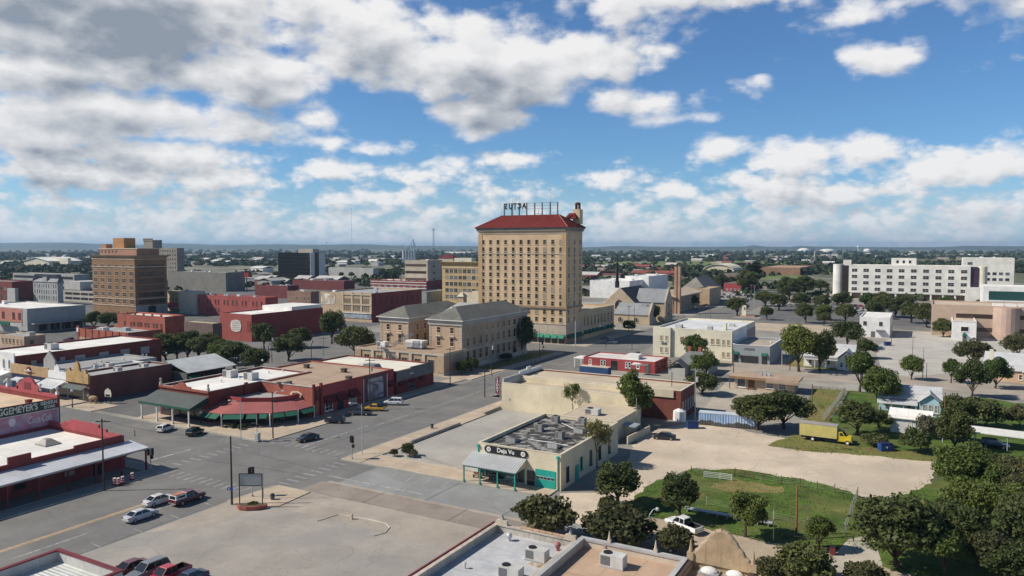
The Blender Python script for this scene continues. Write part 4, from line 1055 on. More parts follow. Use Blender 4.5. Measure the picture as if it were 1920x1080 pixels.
gw.build('window', CGLASS, tr)
for s in (-1, 1):
    Sp('headlight', LAMPW, tr, (h - .1, s * .72, 1.1), .13)
    Pr('mudguard', TY2, tr, [(h - 1.35, .75), (h - 1.2, 1.1), (h - .8, 1.22), (h - .4, 1.1), (h - .25, .75)], 'y', s * 1.03 - .1, s * 1.03 + .1)
Bx('front_bumper', CHROME, tr, h - .1, h + .08, -1.0, 1.0, .55, .75)
tw, rw = wheel_meshes(.47)
for wx in (h - .8, -h + 2.6):
    for s in (-1, 1):
        w = bpy.data.objects.new('wheel', tw); COL.objects.link(w); w.parent = tr; w.location = (wx, s * 1.0, .47); w.scale = (1, 1.6, 1)
        r_ = Tb('rim', WHITE, w, (0, -.128, 0), (0, .128, 0), .26, .26, 10)
# ------------------------------------------------------------------ building helpers
def flat(name, label, x0, x1, y0, y1, h, wall, roof, floor=0.7, coping=None, cw=0.06, group=None, cat='building', t=0.35, ch=0.16):
    o = thing(name, label, cat, (x0, y0, 0), 0, group)
    o['_w'], o['_d'] = x1 - x0, y1 - y0
    W, D = x1 - x0, y1 - y0
    MB().shell(0, W, 0, D, -0.1, h, t, floor + .1).build('wall', wall, o)
    Bx('roof', roof, o, t, W - t, t, D - t, h - floor - .25, h - floor)
    if coping:
        a, b = -cw, t + cw
        mb = MB(); mb.box(a, W - a, a, b, h + .003, h + ch); mb.box(a, W - a, D - b, D - a, h + .003, h + ch)
        mb.box(a, b, b, D - b, h + .003, h + ch); mb.box(W - b, W - a, b, D - b, h + .003, h + ch)
        mb.build('coping', coping, o)
    return o
WC = {}
def win_mesh(w, h, frame, pane, mid, sill, arch):
    key = (round(w, 3), round(h, 3), frame.name, pane.name, mid, sill, arch)
    if key in WC: return WC[key]
    f = MB(); e = min(.14, w * .12)
    if arch:
        n = 10; r = w / 2
        ro = [(-r, 0)] + [(-r * math.cos(math.pi * i / n), h - r + r * math.sin(math.pi * i / n)) for i in range(n + 1)] + [(r, 0)]
        f.prism(ro, 'y', -.05, -.001)
        ri = [(-r + e, e)] + [(-(r - e) * math.cos(math.pi * i / n), h - r + (r - e) * math.sin(math.pi * i / n)) for i in range(n + 1)] + [(r - e, e)]
        p = MB(); p.prism(ri, 'y', -.07, -.053)
        if mid: f.box(-.04, .04, -.11, -.075, e, h - e)
    else:
        f.box(-w / 2, -w / 2 + e, -.09, -.001, 0, h); f.box(w / 2 - e, w / 2, -.09, -.001, 0, h)
        f.box(-w / 2 + e, w / 2 - e, -.09, -.001, h - e, h); f.box(-w / 2 + e, w / 2 - e, -.09, -.001, 0, e)
        p = MB(); p.box(-w / 2 + e, w / 2 - e, -.03, -.002, e, h - e)
        if mid: f.box(-w / 2 + e, w / 2 - e, -.07, -.031, h * .5 - .04, h * .5 + .04)
        if mid == 2: f.box(-.04, .04, -.072, -.032, e, h - e)
    if sill: f.box(-w / 2 - .1, w / 2 + .1, -.2, -.002, -.16, -.003)
    a, b = f.build('window', frame), p.build('pane', pane)
    WC[key] = (a.data, b.data)
    bpy.data.objects.remove(a); bpy.data.objects.remove(b)
    return WC[key]
RW = random.Random(31)
JN = {}
def joined(a, b):
    if (a.name, b.name) not in JN:
        m = MB(); m.add([v.co for v in a.vertices], [list(p.vertices) for p in a.polygons], 0); m.add([v.co for v in b.vertices], [list(p.vertices) for p in b.polygons], 1)
        o = m.build('window', [a.materials[0], b.materials[0]]); JN[(a.name, b.name)] = o.data; bpy.data.objects.remove(o)
    return JN[(a.name, b.name)]
def face_pt(o, face, c, z, off=0.0):
    W, D = o['_w'], o['_d']
    return {'f': ((c, -off, z), 0.0), 's': ((W + off, c, z), R(90)), 'l': ((-off, c, z), R(-90)), 'b': ((c, D + off, z), R(180))}[face]
def wins(o, face, cs, zs, w, h, frame=WHITE, pane=GLASS, mid=True, sill=True, arch=False, off=0.0, choose=None, name='window', pane_child=True, parent=None):
    for z in zs:
        for c in cs:
            pm = choose(c, z) if choose else (RW.choice((GLASS, GLASS, GLASS, GLASSM, GLASSM, GLASSL)) if pane is GLASS else pane)
            if pm is None: continue
            a, b = win_mesh(w, h, frame, pm, mid, sill, arch)
            loc, rz = face_pt(o, face, c, z, off)
            if not pane_child: a = joined(a, b)
            wo = bpy.data.objects.new(name, a); COL.objects.link(wo); wo.parent = parent or o; wo.location = loc; wo.rotation_euler = (0, 0, rz)
            if pane_child:
                po = bpy.data.objects.new('pane', b); COL.objects.link(po); po.parent = wo
def band(o, face_list, z0, z1, out, m, name='band', faces_w=None):
    W, D = o['_w'], o['_d']; mb = MB()
    if 'f' in face_list: mb.box(-out, W + out, -out, -.002, z0, z1)
    if 's' in face_list: mb.box(W + .002, W + out, .0, D + (out if 'b' in face_list else 0), z0, z1)
    if 'l' in face_list: mb.box(-out, -.002, 0, D, z0, z1)
    return mb.build(name, m, o)
def door(o, face, c, w, h, m, frame=WHITE, z=0.0, off=0.0):
    loc, rz = face_pt(o, face, c, z, off)
    f = MB(); f.box(-w / 2, w / 2, -.07, -.001, 0, h); f.box(-w / 2 - .1, -w / 2, -.12, -.001, 0, h + .1); f.box(w / 2, w / 2 + .1, -.12, -.001, 0, h + .1); f.box(-w / 2, w / 2, -.12, -.001, h, h + .1)
    d = f.build('door', m, o, loc, rz)
    Sp('handle', CHROME, d, (w * .36, -.1, 1.0), .05, n=6, k=4)
    return d
def awning(o, face, c, w, z0, z1, out, m, name='awning'):
    loc, rz = face_pt(o, face, c, 0)
    mb = MB(); mb.prism([(0, z0 + .15), (-out, z0), (-out, z0 + .3), (0, z1)], 'x', -w / 2, w / 2)
    # valance and side gussets come with the solid wedge; bring it just clear of the wall
    for i, v in enumerate(mb.v): mb.v[i] = (v[0], min(v[1], -.004), v[2])
    return mb.build(name, m, o, loc, rz)
def posts(o, pts, z, r, m, name='post'):
    for (x, y) in pts:
        mb = MB(); mb.box(-r, r, -r, r, 0, z); mb.box(-r * 1.6, r * 1.6, -r * 1.6, r * 1.6, 0, .18); mb.box(-r * 1.5, r * 1.5, -r * 1.5, r * 1.5, z - .2, z - .003)
        mb.build(name, m, o, (x, y, 0))
# things standing on roofs
def ac_unit(x, y, z, label, w=2.2, d=1.3, h=1.25, rz=0.0, group=None, m=None):
    m = m or mat('hvac_cabinet', (0.55, 0.54, 0.51), 0.6, 0.06, 1.0, streak=0.3)
    o = thing('air_conditioner', label, 'air conditioner', (x, y, z + .002), rz, group)
    Bx('cabinet', m, o, -w / 2, w / 2, -d / 2, d / 2, .14, h)
    Bx('base_rail', GREYR, o, -w / 2 - .05, w / 2 + .05, -d / 2 - .05, d / 2 + .05, 0, .137)
    g_ = MB(); r = min(d, w) * .34; cx = -w / 2 + r + .18
    g_.cyl(cx, 0, h + .002, h + .1, r, r, 14); g_.build('fan_grille', BLACK, o)
    Bx('louvre_panel', mat('louvre_grey', (0.16, 0.16, 0.16), 0.7), o, -w / 2 + .1, -.15, -d / 2 - .03, -d / 2 - .003, .3, h - .12)
    return o
def vent(x, y, z, label, kind='cap', group=None, m=GALV, s=1.0):
    o = thing('roof_vent', label, 'roof vent', (x, y, z + .002), 0, group)
    if kind == 'turbine':
        Cy('pipe', m, o, 0, 0, 0, .35 * s, .2 * s, .2 * s, 12)
        Sp('turbine', m, o, (0, 0, .62 * s), .36 * s, 0, 12, 8)
    elif kind == 'dome':
        Bx('kerb_frame', GREYR, o, -.8 * s, .8 * s, -.6 * s, .6 * s, 0, .2)
        Sp('dome', WHITE, o, (0, 0, .2), .7 * s, 0, 14, 8, (1, .75, .55))
    elif kind == 'box':
        Bx('hood', m, o, -.45 * s, .45 * s, -.45 * s, .45 * s, 0, .7 * s)
        Bx('lid', m, o, -.55 * s, .55 * s, -.55 * s, .55 * s, .7 * s + .002, .82 * s)
    elif kind == 'skylight':
        Pr('upstand', GREYR, o, [(-.9 * s, 0), (.9 * s, 0), (.9 * s, .25), (-.9 * s, .7 * s)], 'x', -.8 * s, .8 * s)
        MB().add([(-.7 * s, -.8 * s, .69 * s), (.7 * s, -.8 * s, .69 * s), (.7 * s, .8 * s, .32), (-.7 * s, .8 * s, .32)], [[0, 1, 2, 3]]).build('pane', mat('skylight_glass', (0.10, 0.11, 0.12), 0.2, 0, fine=0), o)
    else:
        Cy('pipe', m, o, 0, 0, 0, .5 * s, .09 * s, .09 * s, 8)
        Cy('cap', m, o, 0, 0, .5 * s, .68 * s, .2 * s, .12 * s, 10)
    return o
TXT = {}
def text_mesh(s, size, m, name, parent, loc, rz, mirror=False, depth=.03, align='CENTER', shear=0.0, sx=1.0, rx=R(90), bold=0.0):
    c = bpy.data.curves.new(name, 'FONT'); c.body = s; c.size = size; c.extrude = depth; c.align_x = align; c.align_y = 'CENTER'; c.shear = shear; c.offset = bold
    t = bpy.data.objects.new(name, c); COL.objects.link(t)
    me = bpy.data.meshes.new_from_object(t.evaluated_get(bpy.context.evaluated_depsgraph_get()))
    bpy.data.objects.remove(t); me.name = name
    me.materials.clear(); me.materials.append(m)
    o = bpy.data.objects.new(name, me); COL.objects.link(o); o.parent = parent
    o.location = loc; o.rotation_euler = (rx, 0, rz); o.scale = (-sx if mirror else sx, 1, 1)
    return o

# ================================================================== FOREGROUND ROOFS
def para(o, W, D, h, m, pts): pass
# metal-roofed building, bottom left
ax0, ay1 = P(0, 1032, 6)[0] - 6, P(115, 1032, 6)[1]
ax1 = P(243, 1066, 6)[0]
b = flat('metal_roofed_building', "low building with a ribbed white metal roof and maroon coping at the bottom left corner", P(114, 1029, 6)[0], ax1, 18, ay1, 6.0, mat('pale_plaster', (0.50, 0.49, 0.46), 0.85, 0.08, 0.4, streak=0.4), CORRY, 1.1, MAROONM, .08)
# white roofed building, centre bottom
wx0, wy1 = P(930, 985, 6.2)[0], P(930, 985, 6.2)[1]
wx1 = P(1105, 1003, 6.2)[0]
WROOF = mat('patched_white_roof', (0.47, 0.475, 0.485), 0.85, 0.08, 0.5, seam=1.1, blot=(0.38, 0.40, 0.43), blot_amt=0.6, blot_scale=0.35)
b = flat('white_roofed_building', "building with a patched bluish-white flat roof, left of the two roofs at the bottom edge", wx0, wx1 - .2, 30, wy1, 6.4, mat('worn_plaster', (0.46, 0.42, 0.36), 0.9, 0.15, 0.8, streak=0.5), WROOF, .8, mat('worn_coping', (0.50, 0.43, 0.36), 0.85, 0.2, 0.8), .1)
Bx('edge_trim', MAROONM, b, -.35, -.14, 0, wy1 - 30, 6.15, 6.66)
mb = MB(); Wb, Db = b['_w'], b['_d']
for i in range(9): mb.tube((Wb * .32 + i * .85, Db - .1, 6.62), (Wb * .32 + i * .85 + .8, Db - .1, 6.62), .2, .2, 8)
mb.build('ridge_tile', mat('terracotta_tile', (0.44, 0.29, 0.20), 0.8, 0.2, 1.2), b)
mb = MB(); mb.prism([(.0, 6.4), (1.8, 6.4), (1.7, 7.1), (1.2, 7.2), (1.0, 7.7), (.8, 7.2), (.3, 7.1)], 'y', Db - .4, Db - .02); mb.build('parapet_crest', STONE, b)
mb = MB(); mb.prism([(Wb - 1.6, 6.4), (Wb - .1, 6.4), (Wb - .2, 7.0), (Wb - .7, 7.1), (Wb - .9, 7.6), (Wb - 1.1, 7.1), (Wb - 1.5, 7.0)], 'y', Db - .4, Db - .02); mb.build('parapet_crest', STONE, b)
zf = 5.6
for px, py, lb in ((1007, 1050, "grey rooftop air conditioner with a rust stain beside it, on the white roof"), (958, 1084, "grey rooftop air conditioner nearest the bottom edge, on the white roof")):
    x, y = P(px, py, zf); ac_unit(x, y, zf, lb, 2.4, 1.3, 1.3)
x, y = P(955, 1014, zf); vent(x, y, zf, "silver turbine vent on the far part of the white roof", 'turbine', m=GALV)
x, y = P(1046, 1032, zf); vent(x, y, zf, "pinkish turbine vent near the right edge of the white roof", 'turbine', m=mat('rusty_pink_metal', (0.35, 0.13, 0.13), 0.7, 0.3, 2))
x, y = P(872, 1066, zf); vent(x, y, zf, "thin capped pipe on the near part of the white roof", 'cap')
x, y = P(1019, 1058, zf)
sheet('rust_stain', [(x - 1.6, y - .9), (x + 1.2, y - 1.1), (x + 1.5, y + .2), (x - .4, y + .5), (x - 1.4, y - .2)], zf + .006, mat('rust_stain', (0.36, 0.24, 0.12), 0.9, 0.3, 1.5, blot=(0.47, 0.46, 0.45), blot_amt=0.8, blot_scale=1.2))
# tan roofed building
tx1 = P(1300, 1046, 6.2)[0]
DCOP = mat('dark_brown_coping', (0.075, 0.05, 0.042), 0.8, 0.2, 1); GCOP = mat('grey_metal_coping', (0.42, 0.42, 0.41), 0.6, 0.1, 0.8)
FTANR = mat('foreground_tan_roof', (0.45, 0.32, 0.225), 0.9, 0.06, 0.25, seam=3.2, blot=(0.38, 0.265, 0.19), blot_amt=0.6, blot_scale=0.2)
b = flat('tan_roofed_building', "building with a smooth tan flat roof and grey metal coping at the bottom edge", wx1, tx1 - .2, 30, wy1 + .6, 6.5, STONE, FTANR, .7, GCOP, .1, ch=.3)
Db = b['_d']; Wb = b['_w']
for fx in (.28, .72):
    mb = MB(); mb.box(-.2, .2, -.2, .2, 0, .35); mb.cyl(0, 0, .35, 1.3, .18, .03, 8); mb.build('finial', STONE, b, (Wb * fx, Db - .18, 6.81))
zf = 5.8
x, y = P(1150, 1062, zf); ac_unit(x, y, zf, "white and grey air conditioner on the tan roof", 2.6, 1.4, 1.4)
x, y = P(1136, 1032, zf); vent(x, y, zf, "tan gooseneck vent on the left side of the tan roof", 'turbine', m=mat('tan_vent_metal', (0.40, 0.30, 0.24), 0.7), s=.8)
x, y = P(1237, 1052, zf); vent(x, y, zf, "round rusty vent on the right side of the tan roof", 'turbine', m=mat('rusty_metal', (0.22, 0.11, 0.075), 0.8, 0.3, 2), s=1.0)
gx1 = P(1425, 1061, 6.2)[0]
b = flat('gabled_hall', "tan-roofed hall with a scalloped mission gable facing the dirt drive", tx1, gx1, 30, wy1 + 1.2, 6.5, mat('ochre_plaster', (0.45, 0.33, 0.19), 0.9, 0.1, 0.6, streak=0.3), FTANR, .7, DCOP, .08)
Wb, Db = b['_w'], b['_d']; zf = 5.8
GP_ = mat('weathered_ochre_gable', (0.44, 0.325, 0.20), 0.9, 0.15, 0.8, streak=0.55)
hp_ = ((.49, 6.5), (.475, 6.95), (.43, 7.15), (.40, 7.6), (.345, 7.85), (.31, 8.35), (.25, 8.7), (.21, 9.2), (.15, 9.65), (.09, 10.05), (0, 10.25))
pts = [(Wb * (.5 - a), z) for a, z in hp_[:1]] + [(Wb * (.5 + a), z) for a, z in hp_] + [(Wb * (.5 - a), z) for a, z in hp_[-2:0:-1]]
Pr('gable', GP_, b, pts, 'y', Db - .55, Db - .02)
mb = MB()
top = [pts[1]] + pts[2:] + [pts[0]]
for a, c in zip(top, top[1:]): mb.tube((a[0], Db - .28, a[1]), (c[0], Db - .28, c[1]), .27, .27, 7)
mb.build('gable_moulding', mat('gable_stone', (0.42, 0.32, 0.22), 0.9, 0.2, 1.2), b)
for fx in (.12, Wb - .12):
    mb = MB(); mb.box(-.35, .35, -.35, .35, 0, .8); mb.cyl(0, 0, .8, 2.2, .25, .04, 8); mb.build('finial', GP_, b, (fx, Db - .36, 6.66))
for px, py, lb in ((1330, 1075, "white domed skylight on the hall roof, left of two"), (1378, 1082, "white domed skylight on the hall roof, right of two")):
    x, y = P(px, py, zf); vent(x, y, zf, lb, 'dome', s=1.3)
b = flat('low_roof_building', "low building with a pale flat roof at the bottom edge right of the scalloped gable", gx1 + .2, gx1 + 8, 30, wy1 - 1, 5.8, STONE, GREYR, .6, GCOP, .08)
mb = MB(); mb.box(-.2, .2, -.2, .2, 0, .3); mb.cyl(0, 0, .3, 1.3, .18, .03, 8); mb.build('finial', STONE, b, (6.6, b['_d'] - .2, 5.97))

# ================================================================== THE CREAM SHOP (corner lot)
sx0, sx1, sy0, sy1 = -67.1, -51.2, 108.4, 134.2
SR = mat('black_weathered_roof', (0.045, 0.043, 0.042), 0.9, 0.3, 0.9, fine=.3, blot=(0.36, 0.35, 0.33), blot_amt=0.85, blot_scale=0.6)
b = flat('cream_shop', "cream single-storey shop with a black weathered roof, teal trim and a corrugated porch", sx0, sx1, sy0, sy1, 6.0, CREAM, SR, .55, mat('cream_coping', (0.62, 0.55, 0.42), 0.85, 0.06, 0.5), .04, ch=.08)
W, D = b['_w'], b['_d']
zf = 5.45
x0_, y0_ = P(895, 872, 2.9); pxl = -67.6 - sx0; pxr = pxl + 9.9
mb = MB(); mb.prism([(-3.9, 2.95), (-.02, 4.35), (-.02, 4.47), (-3.95, 3.07)], 'x', -.9, 9.6); mb.build('porch_roof', mat('porch_corrugated_metal', (0.52, 0.53, 0.53), 0.5, 0.06, 0.5, metal=0.3, rib='X', ribw=0.45), b)
mb = MB(); mb.prism([(-3.75, 2.98), (-.02, 2.98), (-.02, 4.33)], 'x', 9.35, 9.5); mb.build('porch_gable_end', CREAM, b)
for i, xx in enumerate((-.6, 2.6, 6.0, 9.3)):
    mb = MB(); mb.box(-.1, .1, -.1, .1, 0, 2.95); mb.box(-.16, .16, -.16, .16, 0, .3); mb.build('porch_post', TEAL, b, (xx, -3.6, .13))
Bx('porch_beam', TEAL, b, -.7, 9.4, -3.66, -3.54, 2.72, 2.93)
Bx('shop_front', GLASS, b, .2, 9.1, -.06, -.003, .3, 2.9)
mb = MB()
for i in range(8): mb.box(.2 + i * 1.27, .32 + i * 1.27, -.12, -.062, .2, 2.95)
mb.build('mullion', TEAL, b)
gd = MB().box(-1.85, 1.85, -.1, -.003, .0, 3.1).build('garage_door', TEAL, b, (13.1, 0, 0))
mb = MB()
for i in range(5): mb.box(-1.6 + i * .66, -1.05 + i * .66, -.13, -.102, 1.55, 1.95)
mb.build('pane', GLASS, gd)
mb = MB()
for i in range(5): mb.box(-1.62 + i * .66, -1.03 + i * .66, -.118, -.1015, 1.5, 2.0)
mb.build('pane_frame', WHITE, gd)
door(b, 'f', 10.4, 1.2, 2.5, GLASS, TEAL)
for xx in (.15, 15.4): 
    mb = MB(); mb.cyl(0, -.12, .1, 5.3, .09, .09, 8); mb.box(-.2, .2, -.32, -.02, 5.3, 5.75); mb.build('downpipe', TEAL, b, (xx, 0, 0))
sg = MB(); n = 12
ol = [(-3.6 + .62 * math.cos(R(90 + 180 * i / n)), .62 * math.sin(R(90 + 180 * i / n))) for i in range(n + 1)] + [(3.6 + .62 * math.cos(R(-90 + 180 * i / n)), .62 * math.sin(R(-90 + 180 * i / n))) for i in range(n + 1)]
sg.prism(ol, 'y', -.14, -.003); so = sg.build('sign_board', BLACK, b, (5.6, 0, 5.2))
for s in (-1, 1):
    Tb('sign_disc', mat('sign_cream', (0.66, 0.64, 0.58), 0.7, 0, fine=0), so, (s * 3.35, -.17, 0), (s * 3.35, -.143, 0), .44, .44, 18)
    Tb('disc_motif', mat('motif_grey', (0.35, 0.34, 0.32), 0.7, 0, fine=0), so, (s * 3.35, -.185, 0), (s * 3.35, -.172, 0), .22, .22, 14)
text_mesh("Deja Vu", 1.05, WHITE, 'lettering', so, (0, -.16, .03), 0, bold=.02)
for c, z, w, h in ((2.6, 1.0, 1.1, 2.4), (12.4, 1.2, 1.1, 2.6), (16.5, 1.2, 1.1, 2.4), (21.2, 1.2, 1.0, 2.2)):
    wins(b, 's', [c], [z], w, h, mat('dark_frame', (0.05, 0.05, 0.05), 0.7), GLASS)
door(b, 's', 6.3, 1.1, 2.6, TEAL, TEAL); wins(b, 's', [8.2], [1.4], 1.0, 2.3, TEAL, GLASS)
Bx('parapet_lining', mat('tan_flashing', (0.28, 0.19, 0.12), 0.9, 0.3, 1.0), b, .36, W - .36, .36, .75, zf, zf + .25)
for px, py, lb in ((1042, 792, "back left rooftop air conditioner on the cream shop"), (1092, 796, "back right rooftop air conditioner on the cream shop"), (1012, 808, "front left rooftop air conditioner on the cream shop"), (1050, 822, "front right rooftop air conditioner on the cream shop")):
    x, y = P(px, py, zf); ac_unit(x, y, zf, lb, 1.35, 1.25, 1.35, m=mat('rusty_grey_cabinet', (0.26, 0.25, 0.235), 0.7, 0.15, 1.0, streak=0.4))
for px, py, lb in ((1014, 799, "tilted skylight at the back left of the black roof"), (962, 827, "tilted skylight at the front left of the black roof"), (1088, 810, "tilted skylight at the back right of the black roof"), (1040, 838, "tilted skylight at the front of the black roof")):
    x, y = P(px, py, zf); vent(x, y, zf, lb, 'skylight', s=1.15)
for ln in (((990, 824), (1030, 830), (1065, 836)), ((1045, 790), (1080, 806), (1105, 812), (1100, 828)), ((1010, 818), (1000, 822))):
    mb = MB(); mb.path([(*P(a, c, zf), zf + .07) for a, c in ln], .06, 5)
    po = mb.build('conduit', WHITE); po.parent = b; po.location = (-sx0, -sy0, 0)
# benches below the porch
for i, (px, py, lb) in enumerate(((890, 900, "brown wooden bench at the left end of the cream shop's porch"), (920, 904, "grey bench under the middle of the cream shop's porch"), (951, 908, "pale bench at the right end of the cream shop's porch"))):
    x, y = P(px, py); m = (WOOD, DGREY, GREYW2)[i]
    o = thing('bench', lb, 'bench', (x, y + .9, .13), 0)
    Bx('seat', m, o, -.9, .9, -.22, .22, .42, .48); Bx('backrest', m, o, -.9, .9, .2, .26, .55, .95)
    for s in (-.75, .75): Bx('leg', m, o, s - .05, s + .05, -.2, .26, 0, .417)
# low wall and shaded patio behind
def low_wall(label, pts, h, t, m, name='low_wall', cap=None):
    o = thing(name, label, 'wall', (*pts[0], 0)); mb = MB(); cp_ = MB()
    for a, c in zip(pts, pts[1:]):
        dx, dy = c[0] - a[0], c[1] - a[1]; L = math.hypot(dx, dy); nx, ny = -dy / L * t / 2, dx / L * t / 2
        q = [(a[0] + nx, a[1] + ny), (a[0] - nx, a[1] - ny), (c[0] - nx, c[1] - ny), (c[0] + nx, c[1] + ny)]
        q = [(p[0] - pts[0][0], p[1] - pts[0][1]) for p in q]
        mb.prism(q, 'z', 0, h)
        q2 = [(p[0], p[1]) for p in q]
        cp_.prism(q2, 'z', h + .003, h + .08)
    mb.build('wall', m, o); cp_.build('coping', cap or m, o)
    return o
low_wall("low cream wall enclosing the patio behind the cream shop", [P(1176, 833), P(1218, 812)], 1.5, .25, CREAM)
low_wall("short low wall at the kerb corner of the pale lot", PP((770, 832), (862, 797)), .55, .5, CONC)
low_wall("short low wall at the far end of the pale lot by the shop wall", PP((908, 778), (938, 766)), .55, .5, CONC)
low_wall("low wall along the tan pavement in front of the pale lot", PP((783, 856), (862, 880), (890, 888)), .25, .3, CONC)
o = thing('patio_cover', "small blue-grey metal patio roof beside the cream shop", 'patio', (*P(1172, 818), 0))
Pr('roof', mat('blue_grey_metal', (0.33, 0.38, 0.43), 0.5, 0.1, 0.5), o, [(-2.8, 2.9), (2.8, 2.5), (2.8, 2.6), (-2.8, 3.0)], 'y', -1.8, 1.8)
for s in (-2.5, 2.5):
    for q in (-1.6, 1.6): Bx('post', DWOOD, o, s - .07, s + .07, q - .07, q + .07, 0, 2.6)

# ================================================================== THE TAN ROOFED SHOPS
x0 = -90.2
y0 = 156.9
xr = P(1180, 782, 5.2)[0]
b = flat('pale_shop', "long windowless pale stucco shop with a tan roof beside the pale lot", x0, -57.5, y0, 166, 6.6, CREAM, BEIGER, 1.0, mat('pale_parapet_cap', (0.66, 0.60, 0.48), 0.85, 0.06, 0.5), .03, ch=.1)
W, D = b['_w'], b['_d']
Bx('street_parapet', GREYW2, b, -.02, .36, .36, D, 6.61, 7.6)
Bx('meter_box', GREYW, b, 2, 2.5, -.05, -.003, 2.4, 2.9)
for px, py in ((1110, 728), (1122, 728), (1058, 724), (1090, 731)):
    x, y = P(px, py, 5.6); vent(x, y, 5.6, "small pipe vent on the tan roof of the pale shop", 'cap', group="pipe vents on the pale shop")
b3 = flat('low_annex', "low pale annex with a flush tan roof between the pale shop and the cream shop", -67, -54.5, 139.5, 156.7, 4.2, CREAM, BEIGER, .06)
x, y = P(1112, 777, 4.15); ac_unit(x, y, 4.15, "grey air conditioner on the pale shop's low corner roof", 3.0, 2.0, 1.3)
b2 = flat('tan_roof_store', "wide store with a tan roof and a dark red end wall, behind the pale shop", x0, -48.2, 166.2, 178.2, 6.9, mat('dark_red_end_wall', (0.20, 0.065, 0.05), 0.85, 0.12, 0.5, streak=0.3, course=0.3), BEIGER, .35, mat('pale_parapet_cap', (1, 1, 1)), .03, ch=.1)
wins(b2, 's', [1.6 + 2.1 * i for i in range(5)], [1.8], .7, 2.4, WHITE, GLASS)
Bx('front_parapet', mat('pale_parapet_wall', (0.62, 0.54, 0.40), 0.9, 0.06, 0.4), b2, .0, b2['_w'] * .96, -.32, -.003, 5.2, 6.85)
mb = MB(); mb.box(-.25, .02, .0, 4, 6.9, 8.0); mb.box(-.25, .02, 4, 6, 6.9, 8.6); mb.box(-.25, .02, 6, 12, 6.9, 7.8); mb.build('street_parapet', WHITE, b2)
# upright neon sign at its corner
o = thing('projecting_sign', "tall maroon neon sign with a boot at its foot on the pale shop's corner", 'sign', (x0 - .1, y0 + .8, 0))
n = 10
ol = [(-1.5 + .62 * math.cos(R(180 * i / n)), 7.4 + .62 * math.sin(R(180 * i / n))) for i in range(n + 1)] + [(-2.12, 3.5), (-.88, 3.5)]
Pr('board', mat('maroon_sign', (0.12, 0.02, 0.035), 0.5, 0.1, 1), o, ol, 'y', -.18, .18)
mbx = MB(); mbx.path([(p[0], -.2, p[1]) for p in ol + ol[:1]], .05, 5); mbx.build('neon_border', mat('pale_neon_tube', (0.55, 0.45, 0.45), 0.4, 0, fine=0), o)
for i, chh in enumerate("LEDDY"):
    text_mesh(chh, .85, WHITE, 'lettering', o, (-1.5, -.2, 7.45 - .82 * i), 0, bold=.02)
ol = [(-3.3, 2.7), (-2.6, 2.55), (-.9, 2.6), (-.7, 3.0), (-.8, 3.48), (-1.6, 3.48), (-1.9, 3.2), (-2.7, 3.1), (-3.3, 3.0)]
Pr('boot', BLACK, o, ol, 'y', -.15, .15)
mbx = MB(); mbx.path([(p[0], -.17, p[1]) for p in ol + ol[:1]], .04, 5); mbx.build('boot_outline', WHITE, o)
mb = MB(); mb.tube((-.9, 0, 6.2), (.1, 0, 6.2), .06); mb.tube((-.9, 0, 4.2), (.1, 0, 4.2), .06); mb.build('bracket', BLACK, o)
# behind: sheds, white carport, tank
o = thing('carport', "white-topped carport behind the tan roofed store", 'carport', (*P(1236, 778), 0))
Pr('roof', WHITE, o, [(-3.6, 3.0), (3.6, 2.7), (3.6, 2.82), (-3.6, 3.12)], 'y', -2.6, 2.6)
for s in (-3.3, 3.3):
    for q in (-2.3, 2.3): Bx('post', GALV, o, s - .07, s + .07, q - .07, q + .07, 0, 2.7)
o = thing('storage_tank', "white tarpaulin-wrapped tank behind the tan roofed store", 'tank', (*P(1274, 788), 0))
Cy('body', WHITE, o, 0, 0, 0, 2.2, 1.5, 1.45, 9); Cy('top', WHITE, o, 0, 0, 2.203, 2.9, 1.45, .5, 9)
# ================================================================== RED RESTAURANT BLOCK
def shell_poly(pts, h, t, floor, z0=-0.1):
    """walls with a parapet along any right-angled outline (counter-clockwise)"""
    n = len(pts); mb = MB(); ins = []
    for i in range(n):
        p, q, r = pts[i - 1], pts[i], pts[(i + 1) % n]
        def nrm(a, b):
            L = math.hypot(b[0] - a[0], b[1] - a[1]); return (-(b[1] - a[1]) / L, (b[0] - a[0]) / L)
        n1, n2 = nrm(p, q), nrm(q, r)
        k = t / max(.3, 1 + n1[0] * n2[0] + n1[1] * n2[1])
        ins.append((q[0] + (n1[0] + n2[0]) * k, q[1] + (n1[1] + n2[1]) * k))
    vs = [(*p, z0) for p in pts] + [(*p, h) for p in pts] + [(*p, h) for p in ins] + [(*p, h - floor - .1) for p in ins]
    fs = []
    for k in range(n):
        j = (k + 1) % n
        fs += [[k, j, n + j, n + k], [n + k, n + j, 2 * n + j, 2 * n + k], [2 * n + k, 2 * n + j, 3 * n + j, 3 * n + k]]
    mb.add(vs, fs)
    rf = MB(); rf.prism(ins, 'z', h - floor - .25, h - floor)
    return mb, rf
def poly_building(name, label, pts, h, wall, roof, floor=.6, t=.35):
    o = thing(name, label, 'building', (*pts[0], 0))
    q = [(p[0] - pts[0][0], p[1] - pts[0][1]) for p in pts]
    w, r = shell_poly(q, h, t, floor)
    w.build('wall', wall, o); r.build('roof', roof, o)
    o['_w'] = max(p[0] for p in q); o['_d'] = max(p[1] for p in q)
    return o
